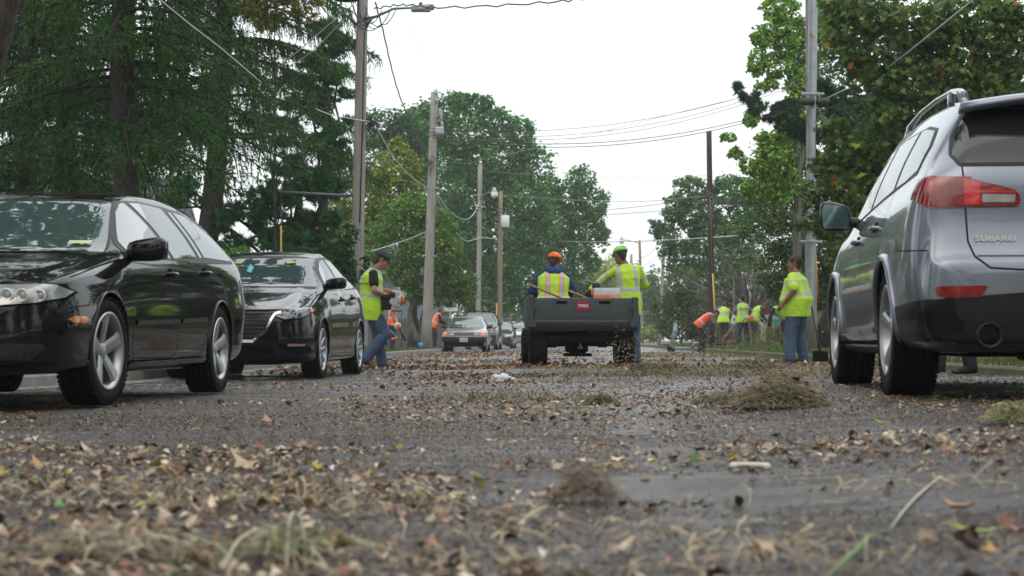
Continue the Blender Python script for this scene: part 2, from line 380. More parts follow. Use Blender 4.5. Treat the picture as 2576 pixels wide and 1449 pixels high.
def door_handle(c, y, z, side, mat, ln=.19, parent=None):
    z = c.zf(z); x = c.sx(y, z, side); m = MB()
    m.tube([(side * (x - .01), y - c.y0 - ln / 2, z), (side * (x + .028), y - c.y0 - ln / 2 + .03, z), (side * (x + .032), y - c.y0 + ln / 2 - .05, z), (side * (x + .01), y - c.y0 + ln / 2, z)], [.012, .014, .015, .02], n=8)
    h = m.build("door_handle", mat, c.root)
    k = MB(); k.ball((side * (x - .004), y - c.y0, z + .004), (.010, .05, .036), n=12, m=8); k.build("handle_cup", M['dark'], h)
    return h
def side_mirror(c, y, z, side, mat, sz=(.21, .11, .14), x=None, stalk=.06, tail=False):
    z = c.zf(z); d = -1 if tail else 1; x0 = c.sx(y + .05 * d, z, side) if x is None else x; cx = side * (x0 + stalk + sz[0] / 2); bm = bmesh.new(); bmesh.ops.create_cube(bm, size=1); bmesh.ops.subdivide_edges(bm, edges=bm.edges, cuts=3, use_grid_fill=True)
    for v in bm.verts:
        p = v.co * 2; t = p.x * side                                    # superellipsoid, fuller outboard
        q = Vector((p.x, p.y, p.z)); L_ = (abs(q.x)**4 + abs(q.y)**2.6 + abs(q.z)**4) ** (1 / 4.0); q = q / L_ if L_ > 0 else q
        k = .80 + .20 * (q.x * side + 1) / 2
        front = q.y * d < 0
        v.co = Vector((cx + q.x * sz[0] / 2, y - c.y0 + q.y * sz[1] / 2 * (1.25 if front else .55), z + q.z * sz[2] / 2 * k + .01 * (q.x * side)))
    m = MB().bm(bm, 0, True); h = m.build("side_mirror", mat, c.root)
    MB().tube([(side * (x0 - .05), y - c.y0 + .04 * d, z - .045), (side * (x0 + stalk * .6), y - c.y0 + .02 * d, z - .04), (cx - side * sz[0] * .25, y - c.y0, z - .03)], [.04, .034, .04], n=8).build("mirror_arm", M['trim'], h)
    ya, yb = y - c.y0 + d * sz[1] * .25, y - c.y0 + d * (sz[1] * .25 + .012)
    g = MB().prism([(cx + a * sz[0] * .44 * side, z + b_ * sz[2] * .40) for a, b_ in [(-.95, -.75), (-.8, -.95), (.8, -.95), (.97, -.7), (1, .6), (.85, .92), (-.7, .85), (-.9, .6)]], min(ya, yb), max(ya, yb), 'y')
    g.build("mirror_glass", M['mirror'], h); return h
# ------------------------------------------------------------------ black estate car at the left edge
def estate():
    root = thing("parked_car", "black estate car with fat five spoke wheels, nearest car on the left", "car", (-3.095, 12.26, .012), R(-4.9))
    tab = [(0.00,.34,.50,.46,.30,.40,.36,.25,.01),(.03,.25,.58,.53,.52,.60,.56,.42,.01),(.09,.21,.655,.62,.65,.72,.68,.52,.012),(.2,.19,.71,.675,.75,.80,.76,.60,.015),
           (.45,.19,.785,.745,.82,.865,.81,.64,.022),(.95,.19,.88,.835,.85,.895,.82,.66,.03),(1.28,.19,.935,.895,.85,.89,.825,.67,.03),(1.50,.18,1.03,.912,.85,.888,.825,.66,.05),
           (1.85,.18,1.23,.93,.85,.888,.825,.63,.075),(2.12,.18,1.345,.94,.85,.888,.825,.60,.075),(2.5,.18,1.40,.955,.85,.888,.825,.59,.06),(3.1,.18,1.415,.97,.85,.888,.825,.585,.055),
           (3.7,.19,1.395,.985,.85,.888,.82,.575,.05),(4.25,.21,1.335,1.0,.84,.875,.80,.56,.05),(4.5,.24,1.22,1.0,.80,.85,.78,.58,.05),(4.66,.26,1.02,.96,.74,.80,.75,.62,.04),(4.74,.28,.80,.76,.68,.73,.70,.60,.03),(4.77,.36,.60,.56,.5,.55,.5,.4,.02)]
    c = Car(root, tab, 2.2875, M['black_paint'], .55, lambda z: z - .035 * sm(.7, .88, z))
    c.body([(.95, .315), (3.625, .315)], .345)
    g = M['glass_side']
    c.sub("windscreen_trim", [[(-.71,.93),(.71,.93),(.565,1.315),(-.565,1.315)]], 'y', -1, .003, M['trim'])
    w = c.sub("windscreen", [[(-.69,.945),(.69,.945),(.55,1.295),(-.55,1.295)]], 'y', -1, .006, M['glass'])
    c.sub("sticker", [[(.47,.985),(.60,.985),(.60,1.005),(.47,1.005)]], 'y', -1, .020, pmat("sticker paper", (.62,.68,.55), .5, col2=(.4,.5,.2), vs=60), w)
    fr = [[(1.60,.945),(1.66,1.02),(1.96,1.225),(2.10,1.285),(2.18,1.30),(2.44,.955),(2.4,.95)]]
    c.sub("window_trim", [[(1.53,.925),(1.60,1.0),(1.93,1.24),(2.09,1.31),(2.45,1.33),(2.9,1.33),(2.9,.95)], [(2.9,.94),(2.9,1.335),(3.5,1.325),(3.8,1.275),(4.1,1.18),(4.28,1.06),(4.3,.99)]], 'x', 1, .003, M['trim'])
    c.sub("side_window", fr, 'x', 1, .006, g)
    c.sub("side_window", [[(2.52,.955),(2.26,1.305),(2.45,1.315),(2.92,1.313),(3.06,1.12),(3.14,.985)]], 'x', 1, .006, g)
    c.sub("side_window", [[(3.22,.99),(3.04,1.29),(3.13,1.305),(3.30,.995)]], 'x', 1, .006, g)
    c.sub("quarter_window", [[(3.36,.998),(3.19,1.305),(3.5,1.302),(3.78,1.252),(4.05,1.165),(4.22,1.055),(4.24,1.005)]], 'x', 1, .006, g)
    for s in (1, -1): c.sub("side_glass", [[(1.44,.93),(1.86,1.235),(2.1,1.31),(3.4,1.305),(4.2,1.05),(4.2,.98)]], 'x', -1, .003, g) if s < 0 else None
    dk = M['dark']
    c.line("door_gap", [(1.37,.90),(1.36,.72),(1.40,.45),(1.42,.27),(2.30,.265),(2.42,.30),(2.47,.5),(2.47,.94)], .006, 'x', 1, dk)
    c.line("door_gap", [(2.50,.265),(3.05,.27),(3.2,.42),(3.33,.62),(3.38,.78),(3.32,.99)], .006, 'x', 1, dk)
    c.line("door_molding", [(1.46,.485),(2.44,.505)], .028, 'x', 1, M['trim'], .010); c.line("door_molding", [(2.51,.507),(3.16,.525)], .028, 'x', 1, M['trim'], .010)
    c.line("side_sill", [(1.36,.235),(3.2,.245)], .03, 'x', 1, M['black_paint2'], .012)
    c.line("bumper_gap", [(.36,.56),(.58,.575),(.60,.60)], .006, 'x', 1, dk); c.line("bonnet_gap", [(.42,.73),(.70,.79),(1.0,.85),(1.33,.905)], .007, 'x', 1, dk)
    c.line("bumper_gap", [(4.0,.60),(4.35,.62),(4.4,.75)], .006, 'x', 1, dk)
    c.line("fuel_flap", [(3.82,.78),(3.82,.92),(3.98,.92),(3.98,.78)], .005, 'x', 1, dk, closed=True)
    for s in (1, -1):
        c.sub("headlight_trim", [[(s*.20,.546),(s*.55,.552),(s*.74,.570),(s*.83,.60),(s*.848,.645),(s*.80,.688),(s*.5,.682),(s*.2,.65)]], 'y', -1, .002, M['dark'])
        hl = c.sub("headlight", [[(s*.22,.556),(s*.55,.562),(s*.73,.580),(s*.82,.61),(s*.838,.645),(s*.79,.678),(s*.5,.672),(s*.22,.64)]], 'y', -1, .008, M['lens'])
        for xx, r in ((.585,.036),(.668,.034),(.745,.032)):
            y = c.sy(s*xx, .618); m = MB().lathe([(r, 0), (r + .004, -.012), (r - .006, -.014), (r - .010, -.002)], (s*xx, y - .012, .618), 'y', n=24)
            m.build("lamp_ring", M['lamp_white'], hl); MB().ball((s*xx, y - .010, .618), (r - .012, .012, r - .012)).build("lamp_bulb", M['lens'], hl)
    c.sub("indicator", [[(.30,.493),(.36,.475),(.50,.475),(.565,.493),(.50,.512),(.36,.512)]], 'x', 1, .008, M['amber'])
    c.sub("fog_grille", [[(.42,.27),(.70,.27),(.76,.33),(.76,.36),(.42,.36)]], 'y', -1, .004, pmat("mesh grille", (.004,.004,.004), .5, col2=(.03,.03,.03), vs=90, spread=.05))
    c.line("bumper_lip", [(.0,.225),(.5,.225),(.80,.245)], .02, 'y', -1, M['black_paint2'], .02)
    c.sub("grille", [[(-.32,.40),(.32,.40),(.40,.60),(-.40,.60)]], 'y', -1, .004, M['grille'])
    side_mirror(c, 1.52, .965, 1, M['black_paint'], (.25,.17,.155)); side_mirror(c, 1.52, .965, -1, M['black_paint'], (.25,.17,.155))
    for s in (1,): door_handle(c, 2.33, .84, s, M['black_paint2'], .17); door_handle(c, 3.24, .885, s, M['black_paint2'], .17)
    for y in (.95, 3.625):
        for s in (1, -1):
            w = wheel(root, s*.775, y - c.y0, .315, .315, .222, .21, s, 5, 0)
            if y < 1: w.rotation_euler.z = R(-5)
        c.arch_lip(y, .315, .345, .009, M['black_paint'], 1)
    c.line("roof_seam", [(1.9,1.275),(2.1,1.345),(2.5,1.385),(3.2,1.395),(3.9,1.35)], .006, 'x', 1, dk)
    for s in (.2, -.35):
        p = [(s + .5 * k, c.sy(s + .5 * k, z) - .012, z) for k, z in ((0,.925),(-.4,.935),(-1,.95))]
        MB().tube(p, .008, n=6).build("wiper", M['trim'], root)
    m = MB(); p0 = Vector((.30, 2.0 - c.y0, c.sz(.3, 2.0))); m.tube([p0 + Vector((0, 0, -.01)), p0 + Vector((.05, .12, .13)), p0 + Vector((.12, .4, .42))], [.005, .003, .0015], n=6); m.build("aerial", M['trim'], root)
    MB().tube([(.52, 4.55 - c.y0, .82), (.74, 4.45 - c.y0, .80)], .035).build("tail_light", M['red_lens'], root)
    return root
# ------------------------------------------------------------------ second black car: newer saloon shape
def saloon():
    root = thing("parked_car", "dark hatchback with chrome edged grille parked behind the black estate car", "car", (-2.94, 22.78, -.045), R(-4.2))
    tab = [(0.00,.36,.56,.50,.20,.30,.26,.2,.01),(.03,.26,.65,.58,.48,.56,.52,.4,.01),(.09,.21,.70,.64,.66,.72,.68,.50,.015),(.2,.18,.735,.69,.78,.81,.77,.56,.02),
           (.45,.17,.80,.76,.84,.875,.82,.60,.03),(.93,.17,.91,.86,.86,.90,.82,.62,.03),(1.30,.17,.98,.915,.86,.895,.82,.64,.04),(1.55,.17,1.09,.93,.86,.89,.82,.64,.055),
           (1.90,.17,1.27,.945,.86,.89,.82,.60,.07),(2.2,.17,1.39,.955,.86,.89,.82,.58,.07),(2.6,.17,1.445,.97,.86,.89,.81,.575,.06),(3.1,.17,1.43,.99,.86,.895,.81,.56,.055),
           (3.6,.18,1.36,1.02,.86,.895,.80,.54,.05),(4.0,.20,1.24,1.03,.85,.885,.78,.53,.05),(4.25,.23,1.08,1.0,.80,.84,.76,.56,.04),(4.4,.27,.9,.86,.7,.75,.7,.56,.03),(4.46,.34,.6,.56,.5,.55,.5,.4,.02)]
    c = Car(root, tab, 2.28, M['black_paint2'], .52, lambda z: z * 1.02 + .055 * sm(.35, .62, z))
    c.body([(.93, .33), (3.63, .33)], .365)
    c.sub("windscreen_trim", [[(-.77,.965),(.77,.965),(.60,1.375),(-.60,1.375)]], 'y', -1, .003, M['trim'])
    w = c.sub("windscreen", [[(-.735,.985),(.735,.985),(.575,1.335),(-.575,1.335)]], 'y', -1, .006, M['glass'])
    for xx in (-.38, .27): c.sub("sun_label", [[(xx,1.262),(xx+.10,1.262),(xx+.10,1.285),(xx,1.285)]], 'y', -1, .020, pmat("yellow label", (.55,.42,.05), .5), w)
    c.sub("hanging_card", [[(-.17,1.16),(-.11,1.14),(-.10,1.21),(-.16,1.25)]], 'y', -1, .020, pmat("pale blue card", (.15,.45,.6), .5), w)
    c.sub("window_trim", [[(1.60,.945),(1.96,1.235),(2.22,1.345),(2.6,1.375),(3.1,1.355),(3.5,1.27),(3.75,1.13),(3.78,1.02)]], 'x', 1, .003, M['trim'])
    c.sub("side_window", [[(1.68,.965),(2.0,1.205),(2.22,1.31),(2.42,1.335),(2.52,.975)]], 'x', 1, .006, M['glass_side'])
    c.sub("side_window", [[(2.60,.98),(2.50,1.338),(2.8,1.335),(3.1,1.32),(3.42,1.24),(3.62,1.12),(3.64,1.03)]], 'x', 1, .006, M['glass_side'])
    dk = M['dark']
    c.line("door_gap", [(1.45,.92),(1.42,.70),(1.44,.40),(1.50,.25),(2.40,.24),(2.52,.3),(2.56,.6),(2.56,.97)], .008, 'x', 1, dk)
    c.line("door_gap", [(2.52,.24),(3.05,.25),(3.25,.42),(3.40,.68),(3.42,.85),(3.66,1.03)], .008, 'x', 1, dk)
    c.line("side_sill", [(1.36,.215),(3.2,.225)], .025, 'x', 1, M['chrome'], .006)
    c.line("bonnet_gap", [(.40,.745),(.7,.82),(1.0,.88),(1.4,.935)], .008, 'x', 1, dk)
    c.line("bonnet_gap", [(-.5,.705),(-.3,.70),(.3,.70),(.5,.705),(.68,.70)], .008, 'y', -1, dk)
    c.sub("grille", [[(-.45,.665),(.45,.665),(.46,.60),(.41,.50),(.27,.42),(-.27,.42),(-.41,.50),(-.46,.60)]], 'y', -1, .003, M['grille'])
    for z in (.455,.49,.525,.56,.595,.63): c.line("grille_bar", [(-.36 - (z - .455) * .4, z), (.36 + (z - .455) * .4, z)], .009, 'y', -1, pmat("grille bar", (.05,.05,.055), .3), .009)
    c.line("grille_chrome", [(.56,.668),(.50,.655),(.465,.60),(.41,.50),(.27,.41),(-.27,.41),(-.41,.50),(-.465,.60),(-.50,.655),(-.56,.668)], .026, 'y', -1, M['chrome'], .014)
    for s in (1, -1):
        c.sub("headlight_trim", [[(s*.47,.64),(s*.60,.583),(s*.78,.60),(s*.84,.66),(s*.872,.75),(s*.80,.74),(s*.55,.68)]], 'y', -1, .003, dk)
        hl = c.sub("headlight", [[(s*.49,.64),(s*.60,.598),(s*.77,.612),(s*.83,.66),(s*.865,.74),(s*.79,.728),(s*.56,.672)]], 'y', -1, .008, M['lens_clear'])
        Z = c.zf(.662); y = c.sy(s*.70, Z); MB().lathe([(.042,0),(.05,-.014),(.034,-.016),(.03,0)], (s*.70, y - .006, Z), 'y', n=24).build("lamp_ring", M['lamp_white'], hl)
        MB().ball((s*.70, y, Z), (.03,.018,.03)).build("lamp_bulb", M['mirror'], hl)
        c.sub("indicator", [[(s*.815,.665),(s*.85,.69),(s*.855,.72),(s*.82,.70)]], 'y', -1, .011, M['amber'], hl)
        c.sub("fog_recess", [[(s*.52,.37),(s*.62,.40),(s*.80,.395),(s*.85,.30),(s*.80,.285),(s*.68,.30)]], 'y', -1, .003, dk)
        c.sub("fog_light", [[(s*.64,.362),(s*.80,.362),(s*.805,.385),(s*.64,.387)]], 'y', -1, .012, M['lens'])
        c.sub("fog_amber", [[(s*.70,.366),(s*.76,.366),(s*.76,.384),(s*.70,.384)]], 'y', -1, .014, M['amber'])
        c.line("fog_lip", [(s*.68,.293),(s*.80,.278),(s*.86,.30),(s*.84,.36)], .014, 'y', -1, M['black_paint2'], .014)
    c.line("bumper_lip", [(-.84,.225),(-.5,.19),(.5,.19),(.84,.225)], .02, 'y', -1, M['trim'], .02)
    c.sub("lower_intake", [[(-.5,.27),(.5,.27),(.45,.37),(-.45,.37)]], 'y', -1, .003, dk)
    side_mirror(c, 1.66, 1.03, 1, M['black_paint2'], (.25,.17,.15), stalk=.05); side_mirror(c, 1.66, 1.03, -1, M['black_paint2'], (.25,.17,.15), stalk=.05)
    door_handle(c, 2.38, .86, 1, M['black_paint2']); door_handle(c, 3.22, .90, 1, M['black_paint2'])
    for y in (.93, 3.63):
        for s in (1, -1): wheel(root, s*.78, y - c.y0, .33, .33, .238, .21, s, 5, 1)
        c.arch_lip(y, .33, .365, .010, M['black_paint2'], 1)
    MB().tube([(-.55, 1.43 - c.y0, 1.0), (.0, 1.36 - c.y0, .995), (.5, 1.40 - c.y0, .99)], .008, n=6).build("wiper", M['trim'], root)
    return root
# ------------------------------------------------------------------ grey SUV at the right, seen from behind
def suv():
    # table runs from the TAIL (y=0) to the nose; the root is turned so that the tail faces the camera
    root = thing("parked_car", "metallic grey SUV with red tail lamps seen from behind at the right", "car", (3.085, 11.66, .085), R(-4.0))
    tab = [(0.00,.40,.64,.60,.66,.70,.67,.6,.01),(.015,.30,.70,.67,.77,.82,.79,.72,.01),(.05,.28,.745,.72,.80,.86,.83,.76,.01),(.095,.27,.90,.85,.81,.87,.82,.73,.015),(.12,.26,1.10,1.03,.82,.89,.83,.71,.02),
           (.16,.25,1.22,1.10,.84,.905,.84,.68,.04),(.30,.24,1.40,1.12,.86,.925,.85,.64,.07),(.42,.24,1.52,1.12,.87,.93,.85,.62,.085),(.62,.24,1.60,1.12,.88,.935,.85,.61,.085),
           (1.05,.24,1.635,1.11,.88,.94,.855,.62,.08),(1.8,.24,1.65,1.08,.88,.93,.86,.63,.075),(2.5,.24,1.64,1.05,.88,.925,.86,.635,.075),(2.95,.24,1.58,1.03,.88,.925,.86,.65,.08),
           (3.25,.24,1.42,1.02,.88,.925,.86,.68,.07),(3.6,.24,1.18,1.0,.88,.925,.86,.71,.05),(3.8,.24,1.07,.99,.88,.93,.86,.72,.04),(4.2,.24,1.0,.94,.86,.92,.84,.68,.03),(4.6,.26,.9,.85,.78,.84,.78,.6,.03),(4.8,.3,.75,.7,.6,.66,.6,.45,.02),(4.86,.38,.6,.56,.4,.45,.4,.3,.02)]
    c = Car(root, tab, 2.43, M['grey_paint'], .55)
    c.body([(1.055, .36), (3.805, .36)], .405)
    gp = M['grey_paint']; dk = M['dark']; S = -1
    c.sub("rear_window", [[(-.66,1.20),(.66,1.20),(.69,1.25),(.66,1.36),(.58,1.50),(-.58,1.50),(-.66,1.36),(-.69,1.25)]], 'y', -1, .004, M['glass_dark'])
    c.line("window_seal", [(-.665,1.19),(.665,1.19),(.70,1.25),(.67,1.36),(.585,1.512),(-.585,1.512),(-.67,1.36),(-.70,1.25)], .012, 'y', -1, M['trim'], .005, closed=True)
    sp = MB(); pts = []
    rows = []
    for j in range(13):
        x = -.63 + 1.26 * j / 12; e = (x / .63) ** 2
        rows += [(x, .50 - c.y0 + .03, 1.60 - .05 * e), (x, .30 - c.y0 + .05 * e, 1.585 - .055 * e), (x, .22 - c.y0 + .07 * e, 1.56 - .06 * e), (x, .24 - c.y0 + .07 * e, 1.535 - .06 * e), (x, .42 - c.y0 + .03, 1.53 - .05 * e)]
    fs = [[j * 5 + k, j * 5 + (k + 1) % 5, j * 5 + 5 + (k + 1) % 5, j * 5 + 5 + k] for j in range(12) for k in range(5)] + [[0, 1, 2, 3, 4], [64, 63, 62, 61, 60]]
    sp.add(rows, fs, 0, True); sp.build("roof_spoiler", gp, root)
    MB().box((0, .235 - c.y0, 1.552), (.30, .03, .018), bev=.004).build("brake_lamp", M['red_lens'], root)
    w = MB(); w.tube([(.05, .15 - c.y0, 1.19), (-.2, .165 - c.y0, 1.205), (-.42, .17 - c.y0, 1.20)], [.02, .014, .008], n=8); w.build("rear_wiper", M['trim'], root)
    # glass of the left side (faces -x)
    c.sub("window_trim", [[(.53,1.17),(.58,1.335),(.76,1.445),(1.1,1.492),(1.9,1.512),(2.5,1.492),(2.88,1.415),(3.19,1.26),(3.42,1.09),(3.42,1.05),(2.2,1.10),(1.1,1.15)]], 'x', S, .003, M['trim'])
    c.sub("quarter_window", [[(.56,1.20),(.62,1.33),(.78,1.43),(1.12,1.475),(1.30,1.485),(1.22,1.16),(.9,1.165)]], 'x', S, .006, M['glass_side'])
    c.sub("side_window", [[(1.32,1.155),(1.40,1.487),(1.9,1.495),(2.2,1.49),(2.24,1.115)]], 'x', S, .006, M['glass_side'])
    c.sub("side_window", [[(2.34,1.11),(2.30,1.485),(2.55,1.472),(2.86,1.40),(3.15,1.25),(3.36,1.09),(3.36,1.065)]], 'x', S, .006, M['glass_side'])
    c.sub("side_window", [[(.56,1.2),(.78,1.43),(1.9,1.5),(2.86,1.40),(3.36,1.08)]], 'x', 1, .006, M['glass_side'])
    c.sub("windscreen", [[(-.74,1.1),(.74,1.1),(.6,1.5),(-.6,1.5)]], 'y', 1, .004, M['glass'])
    c.line("door_gap", [(3.55,1.02),(3.52,.8),(3.36,.5),(3.3,.30),(2.35,.29),(2.26,.35),(2.26,1.09)], .007, 'x', S, dk)
    c.line("door_gap", [(2.22,.29),(1.65,.30),(1.48,.5),(1.36,.75),(1.25,.95),(1.26,1.14)], .007, 'x', S, dk)
    c.line("side_molding", [(3.4,.36),(2.3,.35)], .035, 'x', S, gp, .012); c.line("side_molding", [(2.24,.35),(1.62,.36)], .035, 'x', S, gp, .012)
    c.line("side_sill", [(3.35,.265),(1.5,.265)], .06, 'x', S, gp, .03)
    c.line("bumper_gap", [(.08,.755),(.35,.765),(.52,.775),(.60,.84)], .006, 'x', S, dk)
    for s in (1, -1):
        tl = c.sub("tail_light", [[(s*.875,1.11),(s*.89,1.06),(s*.885,1.02),(s*.865,.99),(s*.83,.977),(s*.77,.972),(s*.40,.978),(s*.383,.985),(s*.376,1.005),(s*.38,1.035),(s*.40,1.058),(s*.48,1.082),(s*.62,1.115),(s*.74,1.128),(s*.80,1.13),(s*.85,1.12)]], 'y', -1, .012, M['red_lens'])
        c.sub("tail_light_side", [[(.09,.985),(.15,.995),(.27,1.045),(.30,1.085),(.25,1.12),(.15,1.13),(.09,1.12)]], 'x', s, .010, M['red_lens'], tl)
        c.sub("brake_lens", [[(s*.655,.985),(s*.575,.984),(s*.575,1.10),(s*.655,1.115)]], 'y', -1, .015, M['red_bright'], tl)
        c.sub("lamp_strip", [[(s*.575,1.043),(s*.575,1.055),(s*.395,1.052),(s*.395,1.043)]], 'y', -1, .015, M['red_bright'], tl)
        c.sub("reverse_lens", [[(s*.565,.996),(s*.405,.996),(s*.40,1.035),(s*.565,1.037)]], 'y', -1, .016, M['lens'], tl)
        c.line("lamp_edge", [(s*.375,.982),(s*.80,.968),(s*.865,.985)], .005, 'y', -1, M['steel'], .006, tl)
        c.sub("reflector", [[(s*.76,.515),(s*.80,.53),(s*.815,.56),(s*.80,.573),(s*.57,.577),(s*.555,.57),(s*.59,.52)]], 'y', -1, .008, M['red_lens'])
    c.line("tailgate_gap", [(-.655,1.18),(-.64,.80),(-.61,.72),(-.54,.665),(-.3,.65),(.3,.65),(.54,.665),(.61,.72),(.64,.80),(.655,1.18)], .008, 'y', -1, dk, .003)
    c.line("tailgate_gap", [(-.60,.725),(.60,.725)], .004, 'y', -1, dk, .003)
    c.sub("number_plate", [[(-.16,.78),(.16,.78),(.16,.93),(-.16,.93)]], 'y', -1, .008, M['plate'])
    c.sub("lower_bumper", [[(-.50,.585),(.50,.585),(.76,.515),(.90,.505),(.93,.40),(.70,.29),(-.70,.29),(-.93,.40),(-.90,.505),(-.76,.515)]], 'y', -1, .004, M['trim'])
    c.sub("lower_bumper_side", [[(.0,.51),(.66,.48),(.62,.38),(.5,.30),(.0,.30)]], 'x', S, .004, M['trim'])
    x0 = -.40; y = c.sy(x0, .88); text_mesh("badge", "SUBARU", .036, M['badge'], root, (-.505, c.sy(-.505, .812) - .006, .812), (R(90), 0, 0), .004, .0019, 1.5)
    ex = MB(); ex.lathe([(.058,-.10),(.062,-.10),(.062,.25),(.052,.25),(.050,-.09)], (-.55, .06 - c.y0, .33), 'y', n=28, closed=True); ex.lathe([(0,.0),(.05,.0)], (-.55, .06 - c.y0, .33), 'y', mi=1)
    ex.build("exhaust_pipe", [pmat("sooty steel", (.018,.017,.016), .5, .3), M['dark']], root)
    ub = MB(); ub.box((0, .9 - c.y0, .27), (1.2, 1.3, .10), bev=.03); ub.box((0, 1.055 - c.y0, .34), (1.5, .12, .09), bev=.03); ub.box((.1, .25 - c.y0, .25), (.9, .3, .10), bev=.04)
    ub.tube([(-.55, .2 - c.y0, .33), (-.5, .5 - c.y0, .34), (-.1, 1.4 - c.y0, .28), (0, 3 - c.y0, .27)], .035); ub.build("underbody", dk, root)
    side_mirror(c, 3.22, 1.13, -1, M['black_paint2'], (.21,.17,.215), stalk=.05, tail=True); side_mirror(c, 3.22, 1.13, 1, M['black_paint2'], (.21,.17,.215), stalk=.05, tail=True)
    door_handle(c, 1.62, .955, -1, gp, .19); door_handle(c, 2.58, .925, -1, gp, .19)
    for y in (1.055, 3.805):
        for s in (1, -1): wheel(root, s*.80, y - c.y0, .36, .36, .245, .25, s, 5, 2)
        c.arch_lip(y, .36, .405, .022, gp, -1)
    for s in (1, -1):                                             # roof rails
        m = MB(); z0 = lambda y: c.sz(s*.56, y); yy = [.55,.70,.95,1.5,2.1,2.55,2.75]
        m.tube([(s*.57, y - c.y0, z0(y) + h) for y, h in zip(yy, (.0,.055,.07,.072,.07,.05,.0))], [.03,.024,.016,.015,.016,.02,.024], n=10, flat=1.0)
        for y in (.62, 1.0, 2.6): m.box((s*.57, y - c.y0, z0(y) + .03), (.035, .09, .07), bev=.012)
        m.build("roof_rail", M['steel'] if 0 else gp, root)
    return root
car_estate = estate(); car_saloon = saloon(); car_suv = suv()
# ------------------------------------------------------------------ people: one continuous skin surface each, clothes as children
def cap_pts(a, b, ra, rb, n=12):
    """closed tapered tube with round ends"""
    a = Vector(a); b = Vector(b); d = b - a; l = d.length or 1e-4; d = d / l if d.length > 1e-5 else Vector((0, 0, 1))
    u = d.orthogonal().normalized(); w = d.cross(u); rings = []
    for t in (-80, -50, -20): rings.append((a + d * ra * math.sin(R(t)), ra * math.cos(R(t))))
    rings += [(a, ra), (a + d * l * .5, (ra + rb) / 2), (b, rb)]
    for t in (20, 50, 80): rings.append((b + d * rb * math.sin(R(t)), rb * math.cos(R(t))))
    vs = [c + (u * math.cos(2 * math.pi * j / n) + w * math.sin(2 * math.pi * j / n)) * r for c, r in rings for j in range(n)]
    fs = [[i * n + j, i * n + (j + 1) % n, (i + 1) * n + (j + 1) % n, (i + 1) * n + j] for i in range(len(rings) - 1) for j in range(n)]
    fs += [list(range(n))[::-1], [(len(rings) - 1) * n + j for j in range(n)]]
    return vs, fs
def loft(secs, n=20):
    """secs: (centre, side vector*rx, front vector*ry); closed"""
    vs = []; e = secs
    for c, a, b in e:
        for j in range(n):
            t = 2 * math.pi * j / n; ct, st = math.cos(t), math.sin(t)
            k = (abs(ct)**2.5 + abs(st)**2.5) ** (-1 / 2.5); vs.append(c + a * ct * k + b * st * k)
    fs = [[i * n + j, i * n + (j + 1) % n, (i + 1) * n + (j + 1) % n, (i + 1) * n + j] for i in range(len(e) - 1) for j in range(n)]
    fs += [list(range(n))[::-1], [(len(e) - 1) * n + j for j in range(n)]]
    return vs, fs
def fuse(name, solids, mats, parent, vox, smooth=4, attrs=None, fold=0.0, zcut=None):
    """join overlapping solids into one continuous skin"""
    m = MB()
    for vs, fs in solids: m.add(vs, fs)
    o = m.build("tmp", []); bm = bmesh.new(); bm.from_mesh(o.data); bmesh.ops.recalc_face_normals(bm, faces=bm.faces); bm.to_mesh(o.data); bm.free()
    r = o.modifiers.new("r", 'REMESH'); r.mode = 'VOXEL'; r.voxel_size = vox; r.use_smooth_shade = True
    s = o.modifiers.new("s", 'SMOOTH'); s.factor = .5; s.iterations = smooth
    dg = bpy.context.evaluated_depsgraph_get(); me = bpy.data.meshes.new_from_object(o.evaluated_get(dg)); bpy.data.objects.remove(o)
    n = len(me.vertices); co = np.empty(n * 3, dtype=np.float32); me.vertices.foreach_get("co", co); co = co.reshape(-1, 3)
    if fold:                                             # cloth creases
        nr = np.empty(n * 3, dtype=np.float32); me.vertices.foreach_get("normal", nr); nr = nr.reshape(-1, 3)
        f = np.sin(co[:, 2] * 61 + 3.1 * np.sin(co[:, 0] * 23) + 2 * np.sin(co[:, 1] * 31)) * .6 + np.sin(co[:, 2] * 27 + co[:, 0] * 40 + 2.5 * np.sin(co[:, 1] * 17)) * .7 + .4 * np.sin(co[:, 2] * 120 + co[:, 0] * 70)
        f = f * (.55 + .45 * np.sin(co[:, 0] * 9 + co[:, 2] * 5)); co = co + nr * (f * fold * .8)[:, None]; me.vertices.foreach_set("co", co.ravel().astype(np.float32))
    me.materials.clear()
    for mm in mats: me.materials.append(mm)
    if attrs:
        for k, fn in attrs.items():
            a = me.attributes.new(k, 'FLOAT', 'POINT'); a.data.foreach_set("value", fn(co).astype(np.float32))
    me.polygons.foreach_set("use_smooth", np.ones(len(me.polygons), dtype=bool)); me.update()
    ob = bpy.data.objects.new(name, me); return link(ob, parent)
